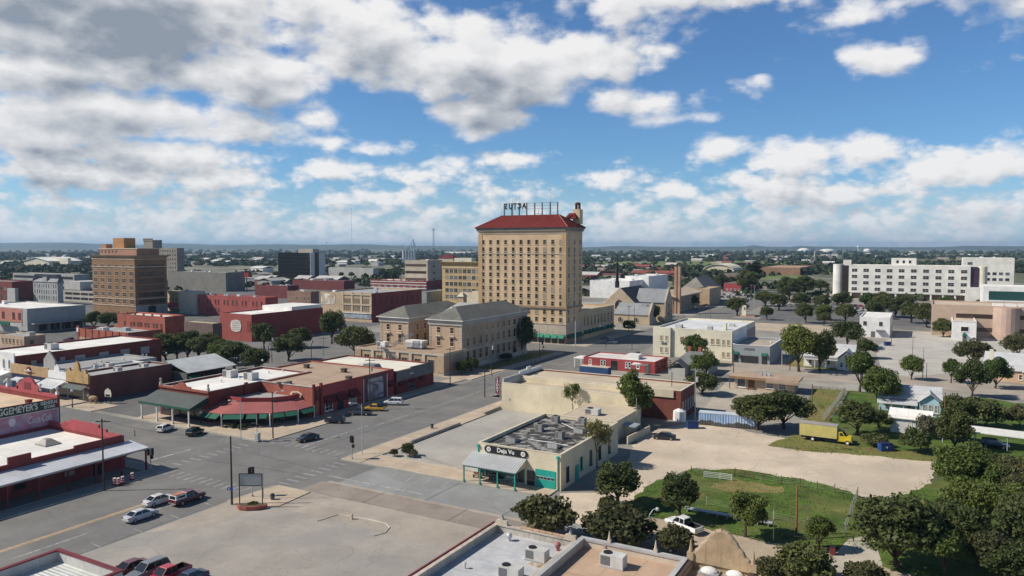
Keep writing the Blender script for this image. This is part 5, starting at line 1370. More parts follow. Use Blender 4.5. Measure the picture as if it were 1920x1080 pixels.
# wing with the white roof and the green porch
b = flat('brick_restaurant', "dark red brick restaurant wing with a bright white roof and a green porch", -158.5, -141.2, 112.4, 143.6, 7.1, REDB, WHITER, .5, GREYW2, .04, ch=.08)
W, D = b['_w'], b['_d']
mb = MB(); mb.prism([(p * W / 22, q + 1.1) for p, q in ((0, 6.1), (6.5, 6.1), (6.5, 6.5), (8.5, 6.6), (9.2, 7.2), (10.5, 7.45), (11.8, 7.2), (12.5, 6.6), (14.5, 6.5), (14.5, 6.1), (22, 6.1), (22, 5.6), (0, 5.6))], 'y', -.25, -.003); mb.build('front_parapet', REDB2, b)
for xx in (.3, W - .3):
    mb = MB(); mb.box(-.25, .25, -.25, .25, 6.11, 6.7); mb.cyl(0, 0, 6.7, 7.3, .2, .2, 8); mb.sphere((0, 0, 7.45), .28); mb.build('finial', STONE, b, (xx, .1, 1.1))
Bx('pilaster', REDB, b, W + .003, W + .3, 10.0, 10.9, 0, 7.6)
DPR = mat('dark_green_grey_roof', (0.085, 0.10, 0.095), 0.7, 0.08, 0.6)
mb = MB(); mb.prism([(-5.2, 4.1), (-.26, 5.9), (-.26, 6.02), (-5.25, 4.22)], 'x', -.3, W + .2); mb.build('porch_roof', DPR, b)
Bx('porch_fascia', mat('dark_green_paint', (0.02, 0.10, 0.07), 0.6, 0.1, 1), b, -.32, W + .22, -5.35, -5.26, 3.75, 4.2)
mb = MB(); mb.prism([(-5.2, 3.7), (-.3, 4.4), (-.3, 5.85), (-5.2, 4.05)], 'x', W + .21, W + .26); mb.build('porch_side', mat('dark_green_canvas', (0.015, 0.05, 0.04), 0.8, 0.1, 1), b)
for i in range(4):
    mb = MB(); mb.box(-.13, .13, -.13, .13, 0.1, 4.05); mb.box(-.2, .2, -.2, .2, .1, .6); mb.build('porch_post', WHITE, b, (.3 + i * 5.5, -5.0, 0))
Bx('shop_front', GLASS, b, .6, W - .6, -.08, -.003, .3, 3.0)
for px, py, lb, kw in ((432, 703, "large grey air conditioner at the left edge of the white roof", dict(w=3.0, d=2.4, h=1.9)), (471, 708, "grey louvred air conditioner near the middle of the white roof", dict(w=3.0, d=2.2, h=1.9))):
    x, y = P(px, py + 4, 6.6); ac_unit(x, y, 6.6, lb, **kw)
for i, (px, py) in enumerate(((415, 717), (448, 711), (504, 700), (530, 698))):
    x, y = P(px, py, 6.6); vent(x, y, 6.6, "white pipe vent on the restaurant's white roof", 'turbine', group="white vents on the restaurant roof", m=WHITE, s=.7)
# L-shaped wing with the tan roof
b = poly_building('red_shops', "red brick corner block with a broad tan roof and maroon awnings along the street", [(-141, 127.5), (-124.4, 127.5), (-124.4, 158), (-154.5, 158), (-154.5, 143.8), (-141, 143.8)], 7.1, REDB2, TANR, .35)
# front wall faces the plaza, side wall the street (x local 0..16.8)
b['_w'], b['_d'] = 16.6, 30.5
Bx('front_coping', GREYW2, b, -.0, 16.7, -.12, .4, 7.103, 7.22)
st = MB().box(16.603, 16.7, 3.2, 17.8, 0, 7.12); st.build('street_wall_panel', REDP, b)
Bx('brick_panel', mat('mauve_brick', (0.16, 0.075, 0.075), 0.85, 0.15, 0.6, course=.3, streak=.3), b, 16.603, 16.7, 18.2, 27.2, 0, 7.0)
Bx('street_wall_panel', REDP, b, 16.603, 16.7, 27.5, 30.4, 0, 6.9)
for yy in (0.0, 2.4): Bx('pier', REDB, b, 16.603, 17.05, yy + .002, yy + .65, 0, 7.8)
mb = MB(); mb.box(-.4, .4, -.16, 0, 3.8, 6.2)
mb.build('vertical_sign', MAROONM, b, (16.8, 1.55, 0), R(90))
for c in (5.4, 9.4, 13.9): awning(b, 's', c, 3.4, 2.6, 4.6, 1.5, MAROON)
awning(b, 's', 28.9, 2.6, 2.8, 4.4, 1.4, MAROON)
for c in (5.4, 13.9): wins(b, 's', [c], [.7], 2.6, 1.9, WHITE, GLASS, mid=2, off=.1)
door(b, 's', 9.4, 1.8, 2.5, GLASS, WOOD, off=.1)
for yy in (3.05, 17.95, 27.35): MB().cyl(0, 0, .1, 6.3, .12, .12, 8).build('downpipe', WHITE, b, (16.85, yy, 0))
mu = MB().box(-3.2, 3.2, -.05, 0, .5, 4.9)
mo = mu.build('wall_mural', mat('faded_mural', (0.24, 0.21, 0.22), 0.9, 0.5, 0.8, blot=(0.48, 0.46, 0.44), blot_amt=0.9, blot_scale=0.55), b, (16.752, 22.7, 0), R(90))
Bx('name_board', mat('board_pale', (0.42, 0.40, 0.40), 0.8, 0.2, 1.5), mo, -2.8, 2.8, -.1, -.052, 5.05, 5.95)
lb = MB(); n = 14
lb.prism([(1.9 * math.cos(6.283 * i / n) * (1 + .08 * (i % 2)), .75 * math.sin(6.283 * i / n) * (1 + .14 * (i % 2))) for i in range(n)], 'y', -.12, -.003)
lo = lb.build('shaped_sign', mat('sign_plaster', (0.58, 0.50, 0.38), 0.8, 0.15, 2), b, (11.6, 0, 5.0))
mb = MB(); mb.prism([(1.4 * math.cos(6.283 * i / n), .42 * math.sin(6.283 * i / n) * (1 + .3 * (i % 2))) for i in range(n)], 'y', -.135, -.122); mb.build('sign_motif', REDB, lo)
for px, py, lbx in ((575, 690, "brown box hood at the back of the tan roof"), (645, 698, "brown box hood in the middle of the tan roof"), (654, 713, "rusty box hood near the street edge of the tan roof")):
    x, y = P(px, py, 6.75); vent(x, y, 6.75, lbx, 'box', m=mat('brown_hood_metal', (0.13, 0.095, 0.075), 0.7, 0.2, 1.5), s=1.3)
for i, (px, py) in enumerate(((523, 722), (535, 722), (543, 720))):
    x, y = P(px, py, 6.75); vent(x, y, 6.75, "small dark cooling fan at the front left corner of the tan roof", 'box', group="small fans on the tan roof", m=DGREY, s=.9)
# the corner porch: red seamed roof over a chamfered dining room
E_ = [(-141.1, 110.6), (-135.0, 110.6), (-126.4, 116.5), (-123.4, 122.0), (-123.4, 127.1)]
R_ = [(-141.1, 116.8), (-135.8, 116.8), (-130.2, 120.2), (-128.0, 124.2), (-128.0, 127.1)]
b = thing('corner_dining_porch', "chamfered dining porch with a red seamed roof and green awnings on the restaurant corner", 'porch', (*E_[0], 0))
def loc_(p, z): return (p[0] - E_[0][0], p[1] - E_[0][1], z)
mb = MB()
for i in range(4):
    a, c, d, e = loc_(E_[i], 3.05), loc_(E_[i + 1], 3.05), loc_(R_[i + 1], 4.5), loc_(R_[i], 4.5)
    mb.add([a, c, d, e] + [(q[0], q[1], q[2] - .12) for q in (a, c, d, e)], [[0, 1, 2, 3], [7, 6, 5, 4], [0, 4, 5, 1]])
mb.build('metal_roof', mat('red_seamed_roof', (0.37, 0.125, 0.115), 0.55, 0.06, 0.6, rib='X', ribw=0.55), b)
mb = MB()
for i in range(4):
    a, c = loc_(R_[i], 0), loc_(R_[i + 1], 0); dx, dy = c[0] - a[0], c[1] - a[1]; L = math.hypot(dx, dy); nx, ny = -dy / L * .3, dx / L * .3
    mb.prism([(a[0], a[1]), (c[0], c[1]), (c[0] + nx, c[1] + ny), (a[0] + nx, a[1] + ny)], 'z', 4.38, 5.45)
mb.build('parapet', REDP, b)
Pr('flat_roof', GREYR, b, [loc_(p, 0)[:2] for p in R_] + [loc_((-141.1, 127.1), 0)[:2]], 'z', 4.4, 4.62)
I_ = [(-141.1, 114.2), (-135.2, 114.2), (-128.6, 118.4), (-125.9, 123.2), (-125.9, 127.1)]
mb = MB()
for i in range(4):
    a, c = loc_(I_[i], 0), loc_(I_[i + 1], 0)
    mb.add([(a[0], a[1], .1), (c[0], c[1], .1), (c[0], c[1], 3.3), (a[0], a[1], 3.3)], [[0, 1, 2, 3]])
mb.build('glazed_wall', GLASS, b)
for i in range(4):
    for (t0, t1) in ((.05, .47), (.53, .95)) if i in (0, 1, 2) else ((.1, .9),):
        a = Vector(loc_(E_[i], 0)).lerp(Vector(loc_(E_[i + 1], 0)), t0); c = Vector(loc_(E_[i], 0)).lerp(Vector(loc_(E_[i + 1], 0)), t1)
        d = (c - a).normalized(); nn_ = Vector((d.y, -d.x, 0))
        q = [a + nn_ * .05 + Vector((0, 0, 2.9)), c + nn_ * .05 + Vector((0, 0, 2.9)), c + nn_ * 1.3 + Vector((0, 0, 2.15)), a + nn_ * 1.3 + Vector((0, 0, 2.15))]
        mb = MB(); mb.add([*q] + [v - Vector((0, 0, .05)) for v in q], [[0, 3, 2, 1], [4, 5, 6, 7], [3, 7, 6, 2], [0, 4, 7, 3], [1, 2, 6, 5]])
        mb.build('awning', GREENC, b)
    p = loc_(E_[i + 1], 0); Bx('post', WHITE, b, p[0] - .1, p[0] + .1, p[1] - .1, p[1] + .1, .1, 3.0)
for i, (px, py) in enumerate(((475, 800), (500, 797), (530, 792), (555, 788), (565, 782))):
    x, y = P(px, py)
    o = thing('bistro_table', "small round cafe table outside the corner dining porch", 'table', (x, y, .13), 0, "cafe tables by the dining porch")
    Cy('table_top', (WHITE, DGREY)[i % 2], o, 0, 0, .7, .74, .5, .5, 12); Cy('pedestal', BLACK, o, 0, 0, .03, .697, .04, .04, 6); Cy('foot', BLACK, o, 0, 0, 0, .027, .28, .28, 10)
for i, (px, py, w) in enumerate(((436, 803, 18), (452, 806, 16), (460, 803, 14))):
    T('greenbush', px, py, w, py - 10, "potted green plant along the plaza edge of the dining porch", "potted plants by the dining porch", name='potted_shrub')
# wing with the grey stepped facade
b = flat('grey_front_shop', "shop with a creamy roof and a grey stepped street facade, last of the red block", -156, -123.8, 158.3, 175.5, 6.4, REDB, mat('cream_roof_membrane', (0.70, 0.665, 0.57), 0.8, 0.05, 0.2), .4, None)
W, D = b['_w'], b['_d']
mb = MB(); mb.prism([(0.02, 3.6), (D, 3.6), (D, 7.0), (D * .78, 7.0), (D * .78, 6.8), (D * .36, 6.8), (D * .36, 6.4), (.02, 6.4)], 'x', W + .003, W + .2); mb.build('grey_facade', mat('grey_facade_paint', (0.17, 0.17, 0.165), 0.85, 0.1, 0.5, streak=.2), b)
mb = MB(); mb.prism([(0.02, 0), (D, 0), (D, 3.598), (.02, 3.598)], 'x', W + .003, W + .12); mb.build('red_base', REDB, b)
for c in (2.2, 6.6, 11.2): awning(b, 's', c, 2.6, 2.5, 3.5, 1.3, MAROON)
wins(b, 's', [6.6], [.8], 3.2, 1.7, DGREY, GLASS, mid=2, off=.12)
Bx('pale_emblem', GREYW2, b, W + .203, W + .23, 5.7, 7.5, 4.7, 5.2)
x, y = P(697, 690, 6.0); o = thing('roof_skylight', "dark raised skylight on the creamy roof of the grey-fronted shop", 'skylight', (x, y, 6.002))
Pr('glazing', mat('grey_skylight', (0.20, 0.20, 0.195), 0.4), o, [(-2.4, .35), (2.4, .35), (1.8, 1.2), (-1.8, 1.2)], 'y', -1.3, 1.3); Bx('curb', GREYR, o, -2.5, 2.5, -1.4, 1.4, 0, .347)
for px, py in ((611, 683), (699, 700)):
    x, y = P(px, py, 6.0); vent(x, y, 6.0, "small grey pipe vent on the creamy roof", 'cap', group="pipe vents on the creamy roof")

# ================================================================== GENERAL STORE WITH THE PAINTED WALL
RS = mat('store_red_brick', (0.235, 0.05, 0.046), 0.8, 0.1, 0.5, streak=.2, course=.3)
b = flat('general_store', "tall red store with a painted advertisement wall and a curved red gable", -192, -149.5, 30, 84, 10.0, RS, mat('sandy_roof', (0.60, 0.47, 0.33), 0.9, 0.08, 0.2), .9, None)
W, D = b['_w'], b['_d']
mb = MB(); g0 = 29.0
mb.prism([(4, 10.0), (W, 10.0), (W, 10.6), (36.6, 10.6), (36.0, 11.6), (34.8, 12.0), (33.6, 12.9), (32, 13.3), (30.4, 12.9), (29.2, 12.0), (28, 11.6), (27.4, 10.6), (4, 10.6)], 'y', D - .45, D - .02)
mb.build('gable_parapet', mat('gable_red_paint', (0.36, 0.075, 0.085), 0.75, 0.1, .5, streak=.2), b)
for xx in (24, 28.2, 36.2, W - .4):
    mb = MB(); mb.box(-.3, .3, -.2, .2, 10.61, 11.2); mb.cyl(0, 0, 11.2, 11.7, .12, .12, 8); mb.sphere((0, 0, 12.0), .34); mb.build('finial', WHITE, b, (xx, D - .25, 0))
MB().box(-1.2, 1.2, -.5, -.46, 10.8, 12.2).build('gable_panel', MAROONM, b, (32, D, 0))
SG = mat('sign_dark_green', (0.045, 0.075, 0.055), 0.85, 0.15, 0.6)
MW = MB().box(W + .003, W + .06, 2, D - 1.0, 8.15, 9.95); sgn = MW.build('name_panel', SG, b)
SGW = mat('sign_off_white', (0.66, 0.64, 0.56), 0.85, 0.1, 1.0)
def ywall(px): return Y_on(px, -149.5, 8) - 30
yE, y0_, y1_ = ywall(71), ywall(76), ywall(109)
def fit_text(txt, yc, zc, width, size, m, **kw):
    t = text_mesh(txt, size, m, 'lettering', b, (W + .065, yc, zc), R(90), depth=.02, **kw)
    ws = [v.co.x for v in t.data.vertices]; t.scale = (width / (max(ws) - min(ws)), 1, 1); return t
fit_text("EGGEMEYER'S", yE - 3.9, 9.05, 7.7, 1.75, SGW, bold=.03)
fit_text("GENERAL", (y0_ + y1_) / 2, 9.45, y1_ - y0_, .95, SGW, bold=.02)
fit_text("STORE", (y0_ + y1_) / 2, 8.62, (y1_ - y0_) * .62, .75, SGW, bold=.02)
AD = mat('faded_pink_advert', (0.50, 0.24, 0.29), 0.9, 0.15, 0.5, blot=(0.55, 0.38, 0.43), blot_amt=.8, blot_scale=.35)
Bx('advert_panel', AD, b, W + .003, W + .05, 2, D - .5, 4.9, 8.0)
mb = MB(); mb.box(W + .051, W + .09, 2, D - .3, 8.0, 8.13); mb.box(W + .051, W + .09, 2, D - .3, 4.75, 4.9); mb.box(W + .051, W + .09, D - .5, D - .3, 4.9, 8.0); mb.build('advert_frame', SGW, b)
AW = mat('advert_white', (0.70, 0.64, 0.63), 0.85, 0.05, 1)
fit_text("Coca-Cola", (ywall(51) + ywall(96)) / 2, 6.6, ywall(96) - ywall(51), 2.0, AW, shear=.4, bold=.02)
mb = MB(); mb.sphere((0, 0, 0), .8, 0, 14, 8, (.05, .8, 1.05)); mb.build('advert_ball', AW, b, (W + .06, ywall(22), 6.9))
ya, yb = ywall(19), ywall(47)
mb = MB(); mb.prism([(ya, 5.4), (ya + .5, 5.1), (yb, 7.7), (yb - .3, 7.95)], 'x', W + .051, W + .075); mb.build('advert_bottle', mat('advert_grey', (0.42, 0.38, 0.40), 0.85, 0.1, 1), b)
mb = MB(); mb.prism([(.02, 3.2), (3.2, 3.2), (.02, 4.6)], 'x', -16, -.1); 
mb.v = [(v[0] + W, v[1] + D, v[2]) for v in mb.v]; mb.build('street_awning', mat('red_awning', (0.33, 0.03, 0.04), 0.8, .1, .5), b)
x, y = P(54, 757, 9.1); vent(x, y, 9.1, "small brown box vent on the sandy roof of the general store", 'box', m=MAROONM)
b = flat('red_annex', "low red building with a bright white roof and a long metal canopy along the street", -149.3, -126, 30, 82, 5.0, RS, WHITER, .6, None)
W, D = b['_w'], b['_d']
mb = MB(); 
mb.prism([(0.02, 5.0), (W, 5.0), (W, 5.9), (18.5, 5.9), (18.5, 6.4), (16.2, 6.4), (16.2, 7.0), (7.2, 7.0), (7.2, 6.4), (5, 6.4), (5, 5.9), (.02, 5.9)], 'y', D - .4, D - .02); mb.build('front_parapet', MATS['gable_red_paint'], b)
mb = MB(); mb.prism([(0, 5.0), (D - .42, 5.0), (D - .42, 6.0), (D - 9, 6.0), (D - 9, 5.6), (D - 16, 5.6), (D - 16, 6.6), (D - 19.5, 6.6), (D - 19.5, 5.5), (0, 5.5)], 'x', W - .36, W - .02); mb.build('side_parapet', RS, b)
CAN = mat('canopy_metal', (0.62, 0.63, 0.66), 0.5, 0.06, .4, metal=.2, seam=.8)
mb = MB(); mb.prism([(W + .01, 4.55), (W + 5.3, 3.95), (W + 5.3, 4.07), (W + .01, 4.67)], 'y', 2, D + 1.2); mb.build('canopy_roof', CAN, b)
mb = MB(); mb.prism([(W + .1, 3.6), (W + 5.2, 3.6), (W + 5.2, 3.9), (W + .1, 4.4)], 'y', D + 1.0, D + 1.1); mb.build('canopy_end', RS, b)
Bx('canopy_gutter', GREYW2, b, W + 5.302, W + 5.38, 2, D + 1.2, 3.8, 4.1)
mb = MB()
mb.prism([(2, 3.93), (D + 1, 3.93), (D + 1, 3.4)] + [(D + 1 - 4.6 * i - 2.3 + 2.1 * math.cos(R(a)), 3.4 + .35 * math.sin(R(a))) for i in range(10) for a in (0, 45, 90, 135, 180)] + [(2, 3.4)], 'x', W + 5.05, W + 5.2); mb.build('arched_fascia', RS, b)
for i in range(11): Bx('canopy_post', MAROONM, b, W + 4.9, W + 5.15, D + .7 - 4.6 * i - .12, D + .7 - 4.6 * i + .12, .13, 3.9)
for c in (18, 26, 34, 42): wins(b, 's', [c], [1.0], 2.0, 2.0, MAROONM, GLASS)
for c in (22, 47): door(b, 's', c, 1.6, 2.6, GLASS, MAROONM)
x, y = P(90, 832, 4.5); o = thing('roof_skylight', "pale pyramid skylight on the white roof of the red annex", 'skylight', (x, y, 4.402))
MB().frustum((-1.6, 1.6, -1.3, 1.3), (-.9, .3, -.5, .5), .25, 1.0).build('glazing', mat('dusty_glazing', (0.36, 0.34, 0.30), .5), o); Bx('curb', GREYR, o, -1.7, 1.7, -1.4, 1.4, 0, .247)

# ================================================================== STORE ROW BEHIND THE GENERAL STORE
YO = mat('ochre_facade', (0.50, 0.33, 0.14), 0.85, 0.15, 0.9, course=.35)
b = flat('ochre_front_store', "brown brick store with an ochre ornate front, first in the row by the parking lot", -197, -187.5, 113, 137, 6.6, mat('brown_red_brick', (0.20, 0.085, 0.065), 0.85, 0.1, 0.5, course=.3), GREYR, .5, GREYW2, .03, ch=.06)
W, D = b['_w'], b['_d']
mb = MB(); mb.prism([(0, 4.6), (W + .25, 4.6), (W + .25, 7.2), (W - .5, 7.2), (W - .8, 8.3), (W - 1.6, 8.3), (W - 2, 7.5), (6.2, 7.6), (5.6, 9.6), (4.75, 10.3), (3.9, 9.6), (3.3, 7.6), (2, 7.5), (1.6, 8.3), (.8, 8.3), (.5, 7.2), (0, 7.2)], 'y', -.5, -.003); mb.build('ornate_parapet', YO, b)
mb = MB(); mb.prism([(-2.2, 3.1), (-.51, 3.9), (-.51, 4.1), (-2.25, 3.3)], 'x', .2, W); mb.build('awning', DPR, b)
Bx('shop_front', GLASS, b, .3, W - .3, -.12, -.003, .2, 3.0)
for px, py, w in ((204, 689, 2.6), (221, 697, 2.0), (270, 690, 2.2), (178, 691, 1.4)):
    x, y = P(px, py, 6.1); ac_unit(x, y, 6.1, {204: "big pale air conditioner in the middle of the ochre store's roof", 221: "grey air conditioner at the wall edge of the ochre store's roof", 270: "air conditioner at the rear of the ochre store's roof", 178: "small air conditioner at the front of the ochre store's roof"}[px], w, w * .7, 1.3)
b = flat('white_front_store', "narrow store with a white ornate cornice and a grey metal awning", -205.5, -197.2, 113, 137, 6.2, WHITE, GREYR, .5, None)
W, D = b['_w'], b['_d']
mb = MB(); mb.prism([(0, 4.8), (W, 4.8), (W, 6.8), (5.4, 6.9), (5.2, 8.0), (4.15, 8.7), (3.1, 8.0), (2.9, 6.9), (0, 6.8)], 'y', -.4, -.003); mb.build('cornice', WHITE, b)
mb = MB(); mb.prism([(-4.2, 3.0), (-.41, 4.5), (-.41, 4.62), (-4.2, 3.12)], 'x', -.6, W + .3); mb.build('awning', GALV, b)
Bx('shop_front', GLASS, b, .3, W - .3, -.12, -.003, .2, 3.0)
b = flat('wood_front_store', "wide store with a tan boarded parapet and dark blue shop front", -224, -205.7, 113, 145, 6.0, mat('grey_store_wall', (0.33, 0.34, 0.35), 0.9, 0.1, 0.4), GREYR, .5, None)
W, D = b['_w'], b['_d']
Bx('boarded_parapet', mat('tan_boards', (0.50, 0.33, 0.18), 0.85, 0.15, 1.2, course=.45), b, 0, W, -.35, -.003, 4.6, 7.3)
mb = MB(); mb.cyl(0, 0, 0, .3, 1.0, 1.0, 14); eo = mb.build('round_emblem', MAROONM, b, (W * .52, -.36, 6.0)); eo.rotation_euler = (R(90), 0, 0)
Sp('emblem_skull', WHITE, eo, (0, 0, .31), .6, 0, 10, 6, (1, .7, .2))
mb = MB(); mb.path([(-1.9, 0, .4), (-1.2, -.1, .38), (0, .1, .36), (1.2, -.1, .38), (1.9, 0, .4)], .08); mb.build('emblem_horns', WHITE, eo)
Bx('shop_front', mat('navy_front', (0.02, 0.03, 0.07), .5, .1, 1), b, .2, W - .2, -.2, -.003, .2, 4.55)
for c in (4.5, 12.5): awning(b, 'f', c, 4.0, 2.9, 3.7, 1.8, mat('pale_awning', (0.50, 0.52, 0.54), .7, .05, 1))
mb = MB(); mb.prism([(-2.8, 0), (2.8, 0), (2.8, 2.6), (0, 5.2), (-2.8, 2.6)], 'y', 5, 5.4); mb.v = [(v[0] + 9.5, v[1], v[2] + 5.55) for v in mb.v]; mb.build('gabled_screen', GREYW, b)
for px, py in ((180, 683), (190, 680), (232, 675), (268, 668), (312, 664), (275, 668)):
    x, y = P(px, py, 5.5); vent(x, y, 5.5, "small white vent on the long grey store roof", 'turbine', group="white vents on the long grey roof", m=WHITE, s=.7)
b = flat('white_front_hall', "two-storey hall with a white arched front, a long dark red side wall and white roof", -246, -224.2, 114, 160, 9.0, REDB, WHITER, .5, None)
W, D = b['_w'], b['_d']
Bx('white_front', WHITE, b, -.0, W, -.3, -.003, 0, 9.8)
wins(b, 'f', [2 + 2.9 * i for i in range(7)], [5.2], 1.2, 2.8, WHITE, GLASS, arch=True, off=.302)
wins(b, 's', [5, 13.2], [5.4], 1.4, 1.7, GREYW2, GLASSL); wins(b, 's', [18.5, 26, 33, 40], [5.0], 3.0, 2.0, GREYW2, mat('boarded_pane', (0.40, 0.37, 0.33), .8, .1, 1))
awning(b, 'f', 10, 20, 3.2, 4.6, 4.5, WHITE)
x, y = P(97, 655, 8.5); ac_unit(x, y, 8.5, "pale box unit on the white roof of the two-storey hall", 3.5, 2.5, 1.9)
# corrugated market shed
b = thing('market_shed', "long open shed with a corrugated metal gable roof behind the ochre store", 'shed', (-200, 137.3, 0))
mb = MB(); mb.gable(-.4, 19, 0, 17, 4.2, 7.0, 'y', .12); mb.build('roof', CORRY, b)
Bx('end_wall', DGREY, b, .3, 18.2, .2, .5, 0, 4.1); Bx('core_wall', mat('dark_boarding', (0.06, 0.055, 0.05), .9, .2, 1), b, 3, 14.5, .6, 16.5, 0, 3.9)
mb = MB(); mb.add([(6.5, 3, 6.42), (9, 3, 7.18), (9, 4.6, 7.18), (6.5, 4.6, 6.42)], [[0, 1, 2, 3]])
for yy in (1.5, 9.5):
    mb = MB(); mb.add([(10.4, yy, 6.72), (17.6, yy, 4.56), (17.6, yy + 2.0, 4.56), (10.4, yy + 2.0, 6.72)], [[0, 1, 2, 3]]); mb.build('roof_light', mat('blueish_roof_light', (0.42, 0.50, 0.62), .4, .1, .5), b)
for yy in (.6, 5.8, 11, 16.2): Bx('post', WOOD, b, 18.1, 18.35, yy, yy + .25, 0, 4.25)
Pr('awning', GREENC, b, [(18.4, 3.0), (20.3, 2.5), (20.3, 2.6), (18.4, 3.4)], 'y', .5, 4)
# statues and street sign of the row
o = thing('sheep_statue', "tan sheep statue on the pavement corner of the ochre store", 'statue', (*P(175, 757), .13), R(200))
Sp('body', mat('statue_tan', (0.42, 0.30, 0.19), .9, .15, 2), o, (0, 0, 1.35), 1.0, 0, 12, 8, (1.3, .6, .62))
mb = MB(); mb.sphere((1.35, 0, 1.95), .42, 0, 10, 6, (1.2, .7, .9)); mb.build('head', STONE, o)
for sx_ in (-.8, .8):
    for sy_ in (-.3, .3): Cy('leg', MATS['statue_tan'], o, sx_, sy_, 0, 1.0, .13, .16, 6)
o = thing('shield_sign', "white shield-shaped sign on posts beside the brown brick side wall", 'sign', (*P(203, 757), 0), R(10))
mb = MB(); mb.prism([(-1.0, 1.8), (1.0, 1.8), (1.15, 2.6), (.9, 3.5), (.4, 3.7), (0, 4.1), (-.4, 3.7), (-.9, 3.5), (-1.15, 2.6)], 'y', -.08, .08); mb.build('board', SGW, o)
for s in (-.7, .7): Bx('post', BLACK, o, s - .06, s + .06, .085, .2, 0, 3)
Bx('lettered_strip', BLACK, o, -.75, .75, -.1, -.083, 1.9, 2.4)
# ================================================================== COURTHOUSE
OCB = mat('stone_cornice', (0.50, 0.44, 0.35), .85, .06, .4, streak=.1)
FR = mat('buff_frame', (0.58, 0.48, 0.36), .8, .05, .6)
b = thing('courthouse', "buff brick courthouse of two wings with grey hip roofs and a low front block", 'building', (-164, 188.5, 0))
b['_w'], b['_d'] = 35.0, 14.0
W = 35.0
low, rf = shell_poly([(0, 0), (W, 0), (W, 13.2), (0, 13.2)], 7.0, .4, .5)
low.build('wall', COURTB, b); rf.build('flat_roof', mat('court_flat_roof', (0.36, 0.27, 0.19), .9, .1, .3), b)
band(b, 'fs', 6.2, 6.75, .3, OCB, 'cornice'); band(b, 'fs', -.1, .9, .15, OCB, 'plinth')
pc = [4.7 + 5.1 * i for i in range(6)]
for i in range(7):
    c = 2.1 + 5.1 * i
    if 0 < i < 6: Bx('pilaster', FR, b, c - .55, c + .55, -.35, -.152, .9, 6.2)
for s in (0, 1): Bx('corner_rustication', mat('rusticated_stone', (0.45, 0.33, 0.22), .9, .1, .6, course=.7), b, W * s - (.2 if not s else 2.3), W * s + (2.3 if not s else .2), -.28, -.153, .9, 6.2)
wins(b, 'f', [4.65 + 5.1 * i for i in range(6)], [1.3], 2.4, 3.6, FR, GLASSB, mid=2)
def wing(x0, x1, y0, y1, ze, zr, nm):
    o = MB(); o.box(x0, x1, y0, y1, 0, ze); w = o.build('wing_wall', COURTB, b)
    hp = MB(); hp.hip(x0 - 1, x1 + 1, y0 - 1, y1 + 1, ze + .5, zr, 'y', (x1 - x0) / 2 + .6); hp.build('hip_roof', SLATE, b)
    c = MB(); c.box(x0 - 1.02, x1 + 1.02, y0 - 1.02, y1 + 1.02, ze + .25, ze + .497); c.build('eaves', WHITE, b)
    c = MB(); c.box(x0 - .35, x1 + .35, y0 - .35, y1 + .35, ze - 1.3, ze + .247); c.build('frieze', mat('grey_frieze', (0.42, 0.39, 0.34), .85, .06, .5), b)
    for (xx, sgn_) in ((x0, 1), (x1, -1)):
        c = MB()
        for k in range(12): c.box(*sorted((xx, xx + sgn_ * (.9 if k % 2 else .6))), y0 - .1, y0 - .003, 7.2 + k * .62, 7.6 + k * .62)
        if sgn_ < 0:
            for k in range(12): c.box(xx + .003, xx + .1, y0 - .1, y0 + (.9 if k % 2 else .6), 7.2 + k * .62, 7.6 + k * .62)
        c.box(xx - .02, xx + .02, y0 - .06, y0 - .003, 7.2, 14.4)
        c.build('quoin', OCB, b)
    return w
# right wing (x 21..34), left wing (x 0..12), connected at the back
wing(20.8, 33.6, 12.4, 57, 15.6, 20.0, 'r'); wing(.5, 12.5, 12.0, 50, 15.6, 19.6, 'l')
Bx('link_wall', COURTB, b, 12.502, 20.798, 30, 50, 0, 15.4)
lk = MB(); lk.add([(12, 29.5, 15.5), (21.4, 29.5, 15.5), (21.4, 44, 19.2), (12, 44, 19.2)], [[0, 1, 2, 3]]); lk.add([(12, 44, 19.2), (21.4, 44, 19.2), (21.4, 52, 17), (12, 52, 17)], [[0, 1, 2, 3]]); lk.build('link_roof', mat('pale_seam_roof', (0.40, 0.40, 0.37), .6, .06, .5, rib='X', ribw=.7), b)
for xx in (14.5, 18.5):
    dm = MB(); dm.prism([(-.7, 0), (.7, 0), (.7, .8), (0, 1.4), (-.7, .8)], 'y', 0, 1.6); dm.build('dormer', WHITE, b, (xx, 35, 16.9))
mb = MB(); mb.box(10.8, 13.2, 45, 47.4, 16, 21.2); ch_ = mb.build('cupola', COURTB, b)
mb = MB(); mb.frustum((10.4, 13.6, 44.6, 47.8), (11.6, 12.4, 45.8, 46.6), 21.203, 22.6); mb.build('cupola_roof', OCB, ch_)
b['_w'] = 33.6
def wf(cs, zs, w, h, x0, y0, face):
    for z in zs:
        for c in cs:
            a, p = win_mesh(w, h, FR, GLASSB, True, True, False)
            o = bpy.data.objects.new('window', a); COL.objects.link(o); o.parent = b
            o.location, o.rotation_euler = ((c, y0, z), (0, 0, 0)) if face == 'f' else ((x0, c, z), (0, 0, R(90)))
            q = bpy.data.objects.new('pane', p); COL.objects.link(q); q.parent = o
ys = [16.0 + 3.95 * i for i in range(11)]
wf(ys, [11.5], 1.9, 2.3, 33.6, 0, 's'); wf(ys, [7.2], 1.9, 3.1, 33.6, 0, 's'); wf(ys[:8] + ys[9:], [2.5], 2.0, 3.4, 33.6, 0, 's'); 
wf([24.6, 29.8], [11.6], 1.6, 2.1, 0, 12.4, 'f'); wf([24.6, 29.8], [7.4], 1.7, 2.8, 0, 12.4, 'f')
